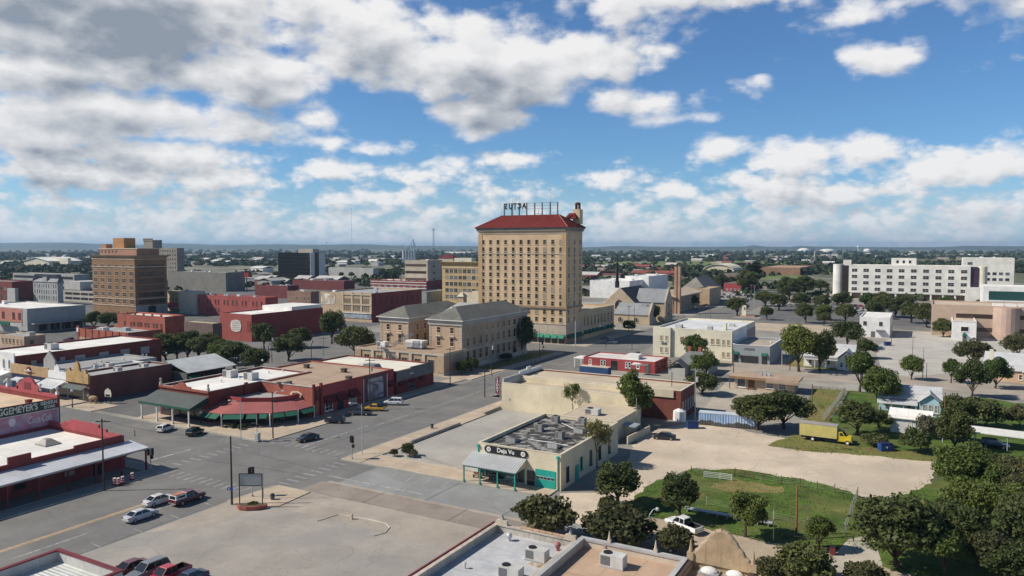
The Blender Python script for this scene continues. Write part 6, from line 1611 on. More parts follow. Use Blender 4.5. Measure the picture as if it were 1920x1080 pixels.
wf([4, 9], [11.6], 1.6, 2.1, 0, 12.0, 'f'); wf([4, 9], [7.4], 1.7, 2.8, 0, 12.0, 'f')
wf([17, 21.5, 26], [11.6], 1.4, 2.0, 12.5, 0, 's'); wf([17, 21.5, 26], [7.6], 1.4, 2.6, 12.5, 0, 's')
for c in (4, 9, 24.6, 29.8): MB().prism([(-1.3, 0), (1.3, 0), (1.0, .35), (-1.0, .35)], 'y', -.7, -.01).build('window_hood', OCB, b, (c, 12.4 if c > 20 else 12.0, 10.55))
band_ = MB().box(33.603, 33.85, 13, 57, 6.0, 6.6); band_.build('string_course', OCB, b)
Bx('plinth', OCB, b, 33.603, 33.8, 13, 57, -.1, 1.4)
ar = MB(); ar.prism([(-1.2, 0), (1.2, 0), (1.2, 3)] + [(1.2 * math.cos(R(a)), 3 + 1.2 * math.sin(R(a))) for a in range(30, 180, 30)] + [(-1.2, 3)], 'y', -.15, -.01); ar.build('entrance_arch', GLASS, b, (33.6, ys[8], 1.4), R(90))
# cooling plant and stairs on its low roof
o = thing('cooling_unit', "large grey and white cooling plant on the low roof of the courthouse", 'cooling plant', (-145.5, 197, 6.52))
Bx('louvred_body', GALV, o, -3.2, 3.2, -1.6, 1.6, .5, 2.0); Bx('top_casing', WHITE, o, -3.3, 3.3, -1.7, 1.7, 2.003, 2.7); Bx('frame', DGREY, o, -3.0, 3.0, -1.4, 1.4, 0, .497)
ac_unit(-158, 195, 6.5, "white box unit at the left of the courthouse's low roof", 3.5, 2.2, 1.8, m=WHITE)
o = thing('fire_stair', "grey steel fire stair zigzagging over the courthouse's low front block", 'stair', (-150.5, 188.5, 0))
STL = mat('stair_steel', (0.28, 0.29, 0.30), .5, .1, 1, metal=.4)
def flight(p, q, w):
    mb = MB(); d = Vector(q) - Vector(p)
    n = 9
    for k in range(n):
        c = Vector(p) + d * ((k + .5) / n); mb.box(c.x - .35, c.x + .35, c.y - w / 2, c.y + w / 2, c.z - .04, c.z + .04)
    for s in (-w / 2, w / 2):
        for hh in (0, .55, 1.0): mb.tube((p[0], p[1] + s, p[2] + hh), (q[0], q[1] + s, q[2] + hh), .07, .07, 4)
    return mb
flight((-.5, -2.2, 7.4), (4.6, -2.2, 3.6), 1.1).build('upper_flight', STL, o); flight((4.6, -1.0, 3.6), (0, -1.0, .1), 1.1).build('lower_flight', STL, o)
mb = MB(); mb.box(-2.2, -.5, -2.8, 0, 7.3, 7.4); mb.box(4.6, 6, -2.8, -.4, 3.5, 3.6); mb.build('landing', STL, o)
for x_ in (-2.0, -.6): Bx('post', STL, o, x_ - .08, x_ + .08, -2.8, -2.64, 0, 8.4)
flight((-1.4, 3.5, 7.0), (5.5, 6, 11.3), 1.1).build('roof_flight', STL, o)

# ================================================================== HOTEL TOWER
hx0, hx1, hy0, hy1, hz = BX(1061, 646, 897, 1092, 433)
HB = mat('hotel_tan_brick', (0.60, 0.44, 0.275), 0.85, 0.05, 0.15, streak=0.1, course=.4)
b = thing('hotel_tower', "fourteen-storey tan brick hotel with a red tiled hip roof and rooftop letter sign", 'hotel', (hx0, hy0, 0))
W, D = hx1 - hx0, hy1 - hy0
b['_w'], b['_d'] = W, D
fl = hz / 15.0
Bx('wall', HB, b, 0, W, 0, D, 3.9, hz)
Bx('shop_base', mat('hotel_base', (0.30, 0.24, 0.18), .85, .1, .5), b, -.06, W + .06, -.06, D, -.1, 3.897)
band(b, 'fs', 4.0, 4.0 + fl * 1.3, .1, mat('hotel_limestone', (0.47, 0.40, 0.32), .85, .08, .4, course=.6), 'stone_base')
z2 = 4.0 + fl * 1.3
band(b, 'fs', z2, z2 + .35, .3, STONE, 'string_course'); band(b, 'fs', z2 + 2 * fl + .35, z2 + 2 * fl + 1.1, .55, mat('dark_stone', (0.33, 0.24, 0.15), .85, .1, .5), 'string_course'); band(b, 'fs', hz - 3.05 * fl, hz - 3.05 * fl + .3, .2, STONE, 'string_course')
band(b, 'fs', hz - 1.0, hz - .75, .2, STONE, 'string_course')
for (xx, yy, f) in ((.0, 0, 'f'), (W - 2.0, 0, 'f')):
    Bx('quoin_strip', mat('quoin_brick', (0.47, 0.315, 0.17), .85, .05, .3, course=.9), b, xx, xx + 2.0, -.16, -.003, z2 + 2 * fl + 1.2, hz - 1.02)
CORN = mat('grey_cornice', (0.20, 0.19, 0.17), .8, .1, .6)
cz = hz
c = MB(); c.frustum((-.3, W + .3, -.3, D + .3), (-1.0, W + 1.0, -1.0, D + 1.0), cz + .003, cz + 1.6); c.build('cornice', CORN, b)
c = MB()
for i in range(48): c.box(.2 + i * W / 48, .55 + i * W / 48, -.75, -.35, cz + .1, cz + .55)
c.build('dentil', OCB, b)
rz_ = z_at(hx0 + W * .5, hy0 + D * .5, 403)
hp = MB(); hp.hip(-1.2, W + 1.2, -1.2, D + 1.2, cz + 1.61, rz_, 'x', D / 2 + .5); hp.build('hip_roof', REDTILE, b)
hr = MB()
for sx_, xe in ((1, W + 1.2), (-1, -1.2)):
    for ye in (-1.2, D + 1.2): hr.tube((xe, ye, cz + 1.7), (W / 2 + sx_ * (W / 2 + 1.2 - D / 2 - .5), D / 2, rz_ + .05), .16, .16, 5)
hr.build('hip_tile', mat('hip_tile', (0.36, 0.13, 0.10), .7, .1, 1), b)
ch_ = MB(); ch_.box(-1.6, 1.6, -1.6, 1.6, -4, 2.2); co = ch_.build('chimney', HB, b, (W - 1.5, D - 1.5, rz_))
mb = MB(); mb.box(-.9, -.5, -.9, .9, 2.2, 4.6); mb.box(.5, .9, -.9, .9, 2.2, 4.6); mb.sphere((0, 0, 4.6), 1.25, 0, 12, 8, (1, 1, .5)); mb.build('belfry', mat('dark_brown_belfry', (0.10, 0.06, 0.05), .8, .1, 1), co)
MB().frustum((-4.5, 1, -4, 3), (-3, -.5, -2, 1), -1.8, .6).build('dormer_roof', REDTILE, co)
# windows: eleven columns on the street front, three on the side
rw = random.Random(12)
HF = mat('hotel_sash', (0.50, 0.40, 0.28), .8, .05, .6)
def pick(c, z):
    r = rw.random()
    return GLASSB if r < .6 else (GLASSL if r < .82 else GLASSM)
cs = [2.4 + (W - 4.8) / 10 * i for i in range(11)]
zs = [z2 + .9 + fl * i for i in range(2)] + [z2 + 2 * fl + 1.4 + fl * .93 * i for i in range(8)] + [hz - 2.75 * fl + fl * i for i in range(2)]
wins(b, 'f', cs[:8], zs[2:], 1.5, 1.95, HF, GLASSB, choose=pick, pane_child=False)
pool = [(c, z) for c in cs[8:] for z in zs[2:]]
# panes for those windows ride as one sub-part set per window
for w_ in [o for o in b.children if o.name.startswith('window')]:
    p = win_mesh(1.5, 1.95, HF, pick(0, 0), True, True, False)[1]
    q = bpy.data.objects.new('pane', p); COL.objects.link(q); q.parent = w_
rest = MB(); restp = MB(); restl = MB()
side = [2.5 + (D - 5) / 2 * i for i in range(3)]
def stuffwin(pos):
    for (fc, c, z) in pos:
        loc, rz0 = face_pt(b, fc, c, z); m4 = Matrix.Translation(loc) @ Matrix.Rotation(rz0, 4, 'Z')
        def put(M, x0, x1, y0, y1, z0, z1, mi):
            t = MB(); t.box(x0, x1, y0, y1, z0, z1); M.add([tuple(m4 @ Vector(v)) for v in t.v], t.f, mi)
        w, h, e = 1.5, 1.95, .12
        for a in ((-w / 2, -w / 2 + e, 0, h), (w / 2 - e, w / 2, 0, h), (-w / 2 + e, w / 2 - e, h - e, h), (-w / 2 + e, w / 2 - e, 0, e), (-w / 2 + e, w / 2 - e, h * .5 - .04, h * .5 + .04)):
            put(rest, a[0], a[1], -.09, -.001, a[2], a[3], 0)
        put(rest, -w / 2 - .1, w / 2 + .1, -.2, -.002, -.16, -.003, 0)
        put(rest, -w / 2 + e, w / 2 - e, -.03, -.002, e, h - e, rw.choice([1, 1, 1, 2, 3]))
stuffwin([('f', c, z) for c, z in pool] + [('f', c, z) for c in cs for z in zs[:2]] + [('s', c, z) for c in side for z in zs] + [('f', c, 4.0 + fl * .3) for c in cs] + [('f', c, hz - .72) for c in []])
so = rest.build('window', [HF, GLASSB, GLASSL, GLASS], b); so['kind'] = 'stuff'
awn = [W - 1.9 - 3.1 * i for i in range(9)]
for c in awn: awning(b, 'f', c, 2.6, 2.4, 4.0, 1.5, GREENC2)
for i in range(8): Bx('shop_pier', STONE, b, W - 3.45 - 3.1 * i - .25, W - 3.45 - 3.1 * i + .25, -.25, -.07, 0, 3.9)
for c in awn: Bx('shop_window', GLASS, b, c - 1.2, c + 1.2, -.1, -.062, .3, 2.9)
for i in range(6): awning(b, 's', 2.0 + (D - 4) / 5 * i, 2.4, 2.3, 3.9, 1.4, GREENC)
# letter sign on the ridge, seen from behind
sg = thing('rooftop_sign', "dark rooftop letter sign on steel posts above the hotel's red roof, seen reversed from behind", 'sign', (hx0 + W / 2, hy0 + D / 2, rz_))
d_ = 0
def xr(px): 
    return X_on(px, hy0 + D / 2, rz_ + 3) - (hx0 + W / 2)
zt, zb_ = z_at(hx0 + W * .3, hy0 + D / 2, 382) - rz_, z_at(hx0 + W * .3, hy0 + D / 2, 392) - rz_
for i, px in enumerate((945, 959, 973, 987, 1002, 1016, 1031, 1045)):
    Bx('post', DGREY, sg, xr(px) - .22, xr(px) + .22, .1, .5, -.6, zt + .2)
RL = mat('sign_steel', (0.14, 0.145, 0.15), .6, .1, 1)
for z_ in (zb_ - .1, zt, (zb_ + zt) / 2):
    Bx('rail', RL, sg, xr(987), xr(1046), .2, .32, z_ - .06, z_ + .06)
Bx('rail', RL, sg, xr(945), xr(987), .2, .32, zb_ - .2, zb_ - .05); Bx('rail', RL, sg, xr(945), xr(987), .2, .32, zt, zt + .12)
mb = MB(); mb.path([(xr(1002), .25, .4), (xr(1016), .25, .4)], .08); mb.path([(xr(1009), .25, .4), (xr(1009), .25, zb_)], .08); mb.build('brace', RL, sg)
for chh, px in zip("SUTCA", (948.5, 957.2, 965.6, 974.0, 982.5)):
    text_mesh(chh, (zt - zb_) * 1.38, BLACK, 'letter', sg, (xr(px), .1, (zt + zb_) / 2), 0, mirror=True, depth=.1, bold=.15, sx=.85)
for px, tp in ((1031, 348), (960, 356), (973, 356)):
    o_ = thing('mast', {1031: "tallest whip mast on the hotel roof, right of the letter sign", 960: "thin whip mast among the hotel sign letters, left of two", 973: "thin whip mast among the hotel sign letters, right of two"}[px], 'mast', (hx0 + W / 2 + xr(px), hy0 + D / 2 + .8, rz_ - .4))
    H_ = z_at(hx0 + W / 2, hy0 + D / 2, tp) - rz_ + .4
    Cy('lower_pole', GALV, o_, 0, 0, 0, H_ * .5, .12, .1, 6); Cy('whip', GALV, o_, 0, 0, H_ * .5 + .002, H_, .07, .03, 5)
# hotel annex
b = flat('hotel_annex', "three-storey tan brick annex with tall arched windows behind the hotel tower", hx1 - 30, hx1 - .3, hy1 + .1, hy1 + 38, 12.4, HB, BEIGER, .8, STONE, .1)
wins(b, 's', [3.2 + 3.9 * i for i in range(9)], [5.5], 1.7, 4.4, STONE, GLASSB, arch=True)
for i in range(8): awning(b, 's', 4 + 4.4 * i, 3.0, 2.4, 3.9, 1.5, GREENC)
# ================================================================== DOWNTOWN, LEFT OF THE HOTEL
def flatpx(name, label, corner, base, left, right, top, wall, roof, **kw):
    x0, x1, y0, y1, h = BX(corner, base, left, right, top)
    return flat(name, label, x0, x1, y0, min(y1, y0 + 140), h, wall, roof, **kw)
def cols(n, L, m): return [m + (L - 2 * m) / max(1, n - 1) * i for i in range(n)] if n > 1 else [L / 2]
def clutter(b, n, seed, m=GALV):
    """small boxes of roof plant as parts of a far building"""
    r = random.Random(seed); W, D = b['_w'], b['_d']
    zt_ = max(v.co.z for c in b.children if c.name.startswith('roof') for v in c.data.vertices)
    for i in range(n):
        w, d, h = r.uniform(1.2, 3), r.uniform(1.2, 2.6), r.uniform(.8, 1.8); x, y = r.uniform(2, max(2.1, W - 4)), r.uniform(2, max(2.1, D - 4))
        mb = MB(); mb.box(0, w, 0, d, .2, h); mb.box(-.05, w + .05, -.05, d + .05, 0, .197); mb.build('roof_unit', r.choice([m, WHITE, GREYW2]), b, (x, y, zt_ + .003))
# brown office tower
b = flatpx('brown_office_tower', "eight-storey brown brick office tower with cream string courses and a rooftop turret", 255, 594, 172, 312, 479, BROWNB, GREYR, floor=.8)
W, D, = b['_w'], b['_d']; h = z_at(b.location.x + W, b.location.y, 479); f = h / 8.7
BF = mat('cream_trim', (0.55, 0.45, 0.32), .8, .06, .5)
c = MB(); c.frustum((-.05, W + .05, -.05, D + .05), (-1.5, W + 1.5, -1.5, D + 1.5), h - 1.5, h + .05); c.build('cornice', mat('cornice_brown', (0.36, 0.27, 0.18), .8, .1, .5), b)
for z in (h - 2.4, h - 1.95 - f * 1.25 + .1, f * 2.42, f * 1.42): band(b, 'fs', z, z + .45, .25, BF, 'string_course')
zs = [f * 1.75 + f * i for i in range(6)]
wins(b, 'f', cols(6, W, 3.2), zs, 3.7, 2.6, BF, GLASSB, mid=2, pane_child=True)
wins(b, 's', cols(5, D, 3.6), zs, 3.4, 2.6, mat('brown_frame', (0.17, 0.10, 0.06), .8, .05, 1), GLASSB, mid=2)
Bx('grey_base', GREYW, b, W + .003, W + .12, 0, D, 0, f * 1.4)
Pr('arched_entrance', GLASS, b, [(D * .5 - 2.5, 0), (D * .5 + 2.5, 0)] + [(D * .5 + 2.5 * math.cos(R(a)), 4.2 + 2.5 * math.sin(R(a))) for a in range(0, 181, 20)], 'x', W + .121, W + .2)
ph = Bx('penthouse', mat('pink_brick', (0.36, 0.20, 0.14), .85, .06, .4), b, W * .12, W * .98, D * .1, D * .8, h - .6, h + 3.6)
Bx('penthouse_coping', BF, ph, W * .10, W, D * .09, D * .81, h + 3.603, h + 4.1)
Bx('stair_head', MATS['pink_brick'], ph, W * .14, W * .26, D * .12, D * .3, h + 4.103, h + 6.4)
Bx('turret', mat('orange_brick', (0.42, 0.22, 0.09), .85, .06, .4), ph, W * .36, W * .62, D * .2, D * .55, h + 4.103, h + 10.0)
for k in range(5): Bx('window', GLASSB, ph, W * .10 + 2.2 + 3.4 * k, W * .10 + 3.4 + 3.4 * k, D * .1 - .06, D * .1 - .003, h + 1.4, h + 2.8)
# grey tower behind with a battlemented head
b = flatpx('grey_office_block', "grey stone office block with rows of dark windows and a battlemented turret", 333, 530, 240, 345, 465, mat('grey_stone', (0.27, 0.24, 0.20), .85, .08, .3), GREYR)
W, D = b['_w'], b['_d']; h = z_at(b.location.x + W, b.location.y, 465)
wins(b, 'f', [W - 3 - 4.2 * i for i in range(12)], [h - 4.5 - 4.6 * i for i in range(6)], 2.2, 2.6, mat('grey_frame', (0.35, 0.31, 0.26), .8, .05, 1), GLASS, pane_child=False)
t = MB(); xa = W * .30; t.box(xa, xa + 16, 2, 14, h - .9, h + 9); tb = t.build('turret', MATS['grey_stone'], b)
t = MB()
for i in range(6): t.box(xa - .4 + 2.9 * i, xa + 1.4 + 2.9 * i, 1.6, 2.4, h + 9.003, h + 10.8)
t.box(xa - .4, xa + 16.4, 1.6, 1.99, h + 7.5, h + 9.0); t.build('battlement', mat('olive_stone', (0.24, 0.205, 0.14), .85, .1, .4), tb)
# other left background buildings
b = flatpx('long_grey_hall', "long windowless grey hall in the shade right of the brown tower", 424, 547, 314, 459, 511, mat('grey_wall_painted_shade', (0.20, 0.19, 0.165), .9, .06, .3, streak=.2), GREYR); clutter(b, 3, 1)  # the hall's shade is put into its dark grey wall colour
b = flatpx('mansard_hotel', "grey four-storey building with a mansard roof and three rows of tall windows", 109, 572, 62, 118, 530, mat('pale_grey_paint', (0.40, 0.40, 0.385), .85, .06, .4), GREYR)
W, D = b['_w'], b['_d']; h = z_at(b.location.x + W, b.location.y, 530); D = min(D, 22)
wins(b, 'f', cols(10, W, 2.0), [h - 4.0, h - 8.0, h - 12.0], 1.3, 2.8, mat('pale_frame', (0.50, 0.50, 0.48), .8, .05, 1), GLASS, pane_child=False)
mf = MB(); mf.frustum((-.5, W + .5, -.5, D + .5), (3, W - 3, 4, D - 4), h + .18, h + 5.5); mf.build('mansard_roof', mat('mansard_grey', (0.22, 0.225, 0.235), .7, .1, .5), b)
Bx('dormer', MATS['pale_grey_paint'], b, W * .42, W * .58, -.3, 3, h + .6, h + 3.6)
b = flatpx('parking_garage', "open-sided concrete parking garage left of the brown tower", 215, 570, 110, 250, 548, GREYW2, GREYR)
W, D = b['_w'], b['_d']; h = z_at(b.location.x + W, b.location.y, 548)
for z in (h - 3.2, h - 6.6, h - 10):
    for k in range(6): Bx('deck_opening', BLACK, b, W * .12 + k * W * .145, W * .25 + k * W * .145, -.08, -.003, z, z + 1.6)
Bx('stair_tower', GREYW2, b, 0, W * .3, 4, 24, h + .01, h + 6); Bx('upper_deck', mat('mid_grey_concrete', (0.30, 0.30, 0.29), .9, .05, .3), b, W * .35, W * .9, 10, 34, h + .01, h + 4)  # upper deck a step darker grey than the stair tower
b = flatpx('long_deck', "low grey two-deck structure with dark open strips behind the mansard building", 140, 545, 24, 168, 515, mat('deck_grey', (0.34, 0.335, 0.31), .9, .06, .3), GREYR)
W = b['_w']; h = z_at(b.location.x + W, b.location.y, 515)
for z in (h - 4.5, h - 9): Bx('deck_opening', BLACK, b, 2, W - 2, -.08, -.003, z, z + 2.4)
b = flatpx('red_brick_block', "dark red brick block at the left edge of the view", 24, 570, -40, 62, 528, REDB, GREYR); wins(b, 'f', cols(8, b['_w'], 4), [4, 9], 2.2, 2.6, DGREY, GLASS, pane_child=False)
b = flatpx('red_brick_shop', "dark red brick shops behind the pale stair block at the far left", 64, 556, 22, 84, 528, mat('brick_maroon', (0.15, 0.05, 0.045), .85, .1, .4), GREYR); clutter(b, 2, 3)
b = flatpx('pale_stair_block', "narrow pale grey block in front of the dark red bricks at the far left", 29, 574, 13, 34, 541, GREYW2, GREYR)
b = flatpx('grey_wall_store', "big store with a long stained grey side wall and a pink front", 52, 625, -60, 160, 579, mat('stained_grey_stucco', (0.40, 0.40, 0.375), .9, .06, .3, streak=.6), WHITER, floor=.5)
W, D = b['_w'], b['_d']; h = z_at(b.location.x + W, b.location.y, 579)
Bx('pink_front', mat('pink_plaster', (0.48, 0.20, 0.15), .85, .08, .3), b, 0, W - 4, -.15, -.003, h * .42, h - .3)
wins(b, 'f', [W - 6, W - 11, W - 20], [h * .55], 2.0, 3.0, MAROONM, GLASSB, off=.16)
c = MB(); c.box(W + .003, W + 3.5, 1, D - 2, h * .36, h * .36 + .5); c.build('side_canopy', GREYW, b)
for k in range(6): Bx('canopy_post', DGREY, b, W + 3.0, W + 3.4, 3 + k * (D - 8) / 5, 3.4 + k * (D - 8) / 5, 0, h * .36 - .003)
for k in range(4): Bx('dark_opening', BLACK, b, W + .004, W + .1, 5 + k * (D - 6) / 4, 5 + (k + .8) * (D - 6) / 4, .5, h * .32)
Bx('green_canopy', GREENC, b, W * .55, W * .8, -2.5, -.16, h * .3, h * .42)
sb = MB().box(W * .82, W + .2, -2.6, -2.3, h * .28, h * .42); sb.build('name_board', GREYW2, b)
clutter(b, 2, 4)
b = flatpx('tan_corner_shop', "small tan shop with a row of dark windows, pale roof, at the left edge", 46, 661, -10, 85, 631, mat('tan_stucco', (0.47, 0.35, 0.25), .9, .1, .4, streak=.2), GREYR, floor=.5)
W, D = b['_w'], b['_d']; h = z_at(b.location.x + W, b.location.y, 631)
wins(b, 'f', [W - 2 - 2.6 * i for i in range(6)], [h * .5], 1.2, 1.8, TANB, GLASS); wins(b, 's', [D * .35], [h * .45], 1.6, 1.8, TANB, GLASS); door(b, 's', D * .7, 1.6, 2.6, DGREY, TANB); clutter(b, 1, 5)
b = flatpx('roofless_brick_wall', "orange brick warehouse front with tan plastered bays", 241, 668, 147, 305, 624, REDB2, GREYR, floor=.8)
W, D = b['_w'], b['_d']; h = z_at(b.location.x + W, b.location.y, 624)
for k in range(7): Bx('plastered_bay', mat('olive_tan_plaster', (0.40, 0.33, 0.20), .9, .15, .8, streak=.3), b, .5 + k * W / 7.3, .5 + (k + .86) * W / 7.3, -.1, -.003, 0, h * .62)
for k in range(8): Bx('pilaster', REDB2, b, .1 + k * W / 7.3, .45 + k * W / 7.3, -.2, -.003, 0, h)
clutter(b, 3, 6)
b = flatpx('orange_brick_block', "orange-red brick block with paired windows above the tree row", 310, 640, 220, 346, 594, REDB2, WHITER, floor=.7)
W, D = b['_w'], b['_d']; h = z_at(b.location.x + W, b.location.y, 594)
wins(b, 'f', [W * k for k in (.16, .30, .36, .45, .51, .60, .66, .78, .84, .93)], [h * .42], 1.3, 3.0, REDB2, GLASSB)
for k in range(6): Bx('parapet_pier', REDB2, b, k * W / 5.5, k * W / 5.5 + .9, -.12, .4, h + .003, h + .9)
b = flatpx('tan_workshop', "low tan-roofed workshop between the red buildings, with dark bays", 400, 655, 345, 416, 607, mat('workshop_wall', (0.17, 0.12, 0.10), .9, .15, .5), mat('workshop_roof', (0.43, 0.35, 0.25), .9, .1, .2), floor=.1)
for k in range(3): Bx('bay_door', BLACK, b, b['_w'] * (.1 + .3 * k), b['_w'] * (.32 + .3 * k), -.08, -.003, .1, 3.4)
SIGNW = mat('white_plaque', (0.66, 0.62, 0.56), .85, .08, 1.5)
x0, x1, y0, y1, h = BX(472, 641, 412, 605, 590)
b = flat('red_theatre', "big windowless red building with a white roof and a white shaped plaque", x0, x1, y0, y1, h, mat('theatre_red', (0.33, 0.085, 0.07), .8, .07, .3, streak=.15), WHITER, floor=.5, coping=None)
W, D = b['_w'], b['_d']
Bx('side_wall_face', mat('dark_theatre_red', (0.24, 0.05, 0.045), .8, .06, .3, streak=.2), b, W + .003, W + .1, 0, D, -.1, h - .01)  # side wall in a darker red than the front
n = 16; mb = MB(); r_ = W * .17
mb.prism([(r_ * math.cos(6.283 * i / n) * (1.12 if i % 4 == 2 else 1), r_ * .8 * math.sin(6.283 * i / n) * (1.12 if i % 4 == 2 else 1)) for i in range(n)], 'y', -.2, -.003); pl = mb.build('plaque', SIGNW, b, (W * .52, 0, h * .55))
mb = MB()
for k in range(5): mb.box(-r_ * .7, r_ * .7, -.23, -.202, -r_ * .5 + k * r_ * .24, -r_ * .5 + k * r_ * .24 + r_ * .1)
mb.build('plaque_lettering', mat('plaque_grey', (0.42, 0.38, 0.34), .8, .1, 3), pl)
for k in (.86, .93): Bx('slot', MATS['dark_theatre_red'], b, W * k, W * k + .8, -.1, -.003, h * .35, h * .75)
mb = MB(); mb.box(.4, W - .4, D * .55, D - .4, h - .5, h + 1.6); mb.build('raised_roof', WHITER, b)
b = flatpx('arched_window_block', "two-storey red brick block with arched windows and a roof full of white plant", 498, 598, 368, 521, 558, mat('block_red', (0.34, 0.085, 0.075), .8, .08, .4, streak=.1), GREYR, floor=.8)
W, D = b['_w'], b['_d']; h = z_at(b.location.x + W, b.location.y, 558)
xs = [W * k for k in (.04, .17, .215, .29, .335, .42, .47, .54, .60, .68, .73, .83, .88, .95)]
wins(b, 'f', xs, [h * .58], 1.3, 2.8, MATS['block_red'], GLASSB, arch=True, pane_child=True); wins(b, 'f', [W * k for k in (.17, .215, .29, .335, .83, .88)], [h * .16], 1.3, 2.8, MATS['block_red'], GLASSB, arch=True)
clutter(b, 9, 7)
b = flatpx('beige_party_wall', "pale beige blank-walled building left of the arched-window block", 368, 590, 336, 385, 547, mat('pale_beige', (0.55, 0.49, 0.38), .9, .05, .3), mat('dark_roof', (0.10, 0.095, 0.09), .9, .1, .3)); clutter(b, 3, 8)
b = flatpx('yellow_awning_shop', "narrow cream shop with a red canopy right of the brown tower", 336, 584, 313, 345, 546, mat('cream_yellow', (0.60, 0.50, 0.33), .9, .05, .3), GREYR)
W = b['_w']; awning(b, 'f', W / 2, W * .95, 3.0, 5.5, 2, mat('red_canopy', (0.40, 0.03, 0.045), .7, .1, 1)); awning(b, 'f', W / 2, W * .9, 2.2, 3.0, 2.6, mat('pink_canopy', (0.55, 0.28, 0.28), .7, .1, 1)); wins(b, 'f', cols(3, W, 2.5), [6.3], 1.3, 1.8, BF, GLASS)
# black glass office
b = flatpx('black_glass_office', "black glass office block with a white end wall split by a dark stripe", 582, 527, 521, 609, 474, BLKGL, BLACK, floor=.8)
W, D = b['_w'], b['_d']; h = z_at(b.location.x + W, b.location.y, 474)
mb = MB()
for k in range(7): mb.box(-.06, W + .02, -.12, -.003, h * (.08 + .13 * k), h * (.08 + .13 * k) + .35)
mb.build('spandrel', mat('bronze_spandrel', (0.03, 0.026, 0.018), .4, .1, .5), b)
EW = mat('white_end_wall', (0.62, 0.61, 0.58), .85, .04, .2)
Bx('end_wall', EW, b, W + .003, W + .4, 0, D * .28, 0, h); Bx('end_wall', EW, b, W + .003, W + .4, D * .58, D, 0, h)
Bx('penthouse', mat('penthouse_pale', (0.42, 0.38, 0.33), .85, .05, .3), b, W * .5, W * .95, D * .3, D * .7, h - .5, h + 4.5)
b = flatpx('long_low_hall', "long low grey hall with a pale roof edge right of the black office", 700, 521, 616, 710, 503, mat('hall_grey', (0.42, 0.415, 0.40), .9, .04, .2), GREYR)
b = flatpx('red_shop_terrace', "long dark red shop terrace in front of the black office, left part", 540, 560, 478, 560, 536, mat('terrace_red', (0.15, 0.042, 0.042), .85, .1, .4), GREYR); clutter(b, 6, 9)
b = flatpx('red_shop_terrace', "long dark red shop terrace in front of the black office, right part", 645, 545, 548, 665, 527, MATS['terrace_red'], GREYR); clutter(b, 5, 10)
b = flatpx('arcaded_shop', "small brown two-storey shop with arched windows behind the theatre", 583, 580, 538, 598, 547, mat('shop_brown', (0.26, 0.16, 0.12), .85, .1, .4), GREYR); wins(b, 'f', cols(6, b['_w'], 2), [5.5], 1.2, 2.4, BF, GLASS, arch=True); clutter(b, 2, 11)
b = flatpx('mural_block', "beige three-storey block with a wall mural and a long dark red side wall", 697, 605, 601, 790, 550, mat('mural_block_beige', (0.48, 0.36, 0.24), .85, .06, .3), GREYR, floor=.8)
W, D = b['_w'], b['_d']; h = z_at(b.location.x + W, b.location.y, 550)
Bx('red_side_wall', mat('mural_red', (0.20, 0.05, 0.05), .85, .06, .3), b, W + .003, W + .25, 0, D, 0, h)
for k in range(9): Bx('bricked_window', mat('bricked_red', (0.12, 0.035, 0.035), .85, .06, .3), b, W + .251, W + .3, 2 + k * (D - 4) / 8.6, 3.4 + k * (D - 4) / 8.6, h * .56, h * .84)
for k in range(3):
    c0_ = W * (.49 + .175 * k)
    for q in range(4):
        wins(b, 'f', [c0_ + (q - .5) * W * .038], [h * .62, h * .36], 1.0, 3.0, BF, GLASSB, arch=True)
for z in (h * .31, h * .57, h * .92): Bx('string_course', BF, b, W * .44, W, -.4, -.003, z, z + .5)
for k in range(4): Bx('pilaster', BF, b, W * (.44 + .18 * k), W * (.44 + .18 * k) + .9, -.3, -.003, h * .32, h * 1.03)
Bx('shop_glazing', mat('pale_shop_glass', (0.30, 0.34, 0.37), .3, .3, .6), b, W * .45, W * .99, -.25, -.003, h * .12, h * .29)
c = MB(); c.box(W * .44, W + .3, -.6, -.003, h * .292, h * .308); c.build('canopy', WHITE, b)
Bx('wall_mural', mat('colourful_mural', (0.58, 0.54, 0.46), .9, .4, .35, blot=(0.42, 0.24, 0.10), blot_amt=.8, blot_scale=.3), b, .5, W * .30, -.12, -.003, h * .55, h * .93); clutter(b, 3, 12)
b = flatpx('red_striped_hall', "low red building banded in white, behind the mural block", 800, 550, 695, 830, 527, mat('striped_red', (0.22, 0.055, 0.05), .85, .08, .3), WHITER)
W = b['_w']; h = z_at(b.location.x + W, b.location.y, 527)
for z in (h * .35, h * .62, h * .84): Bx('white_band', WHITE, b, 0, W, -.3, -.003, z, z + .5)
wins(b, 'f', cols(9, W, 3), [h * .4], 2.2, 1.8, WHITE, GLASS)
for k in range(8): Bx('parapet_pier', MATS['striped_red'], b, k * W / 7.3, k * W / 7.3 + 1.2, -.35, -.002, h + .003, h + 1.2)
b = flatpx('greenish_hall', "low hall with a grey-green corrugated side, left of the hotel's base", 800, 572, 775, 843, 547, mat('greenish_wall', (0.25, 0.27, 0.24), .7, .08, .3), GREYR)
b = flatpx('pale_link_block', "small pale block at the left foot of the hotel tower", 905, 594, 863, 925, 549, CREAM, BEIGER); wins(b, 'f', [3.2, 10], [5.5], 1.4, 1.8, BF, GLASS); clutter(b, 1, 13)
b = flatpx('ribbon_office', "beige office block with three dark ribbon windows", 802, 548, 759, 829, 488, mat('ribbon_beige', (0.42, 0.36, 0.28), .85, .05, .2), GREYR)
W, D = b['_w'], b['_d']; h = z_at(b.location.x + W, b.location.y, 488)
for k in range(4): Bx('ribbon_window', GLASSB, b, .5, W - 1.5, -.1, -.003, h * (.80 - .22 * k), h * (.80 - .22 * k) + 2.2)
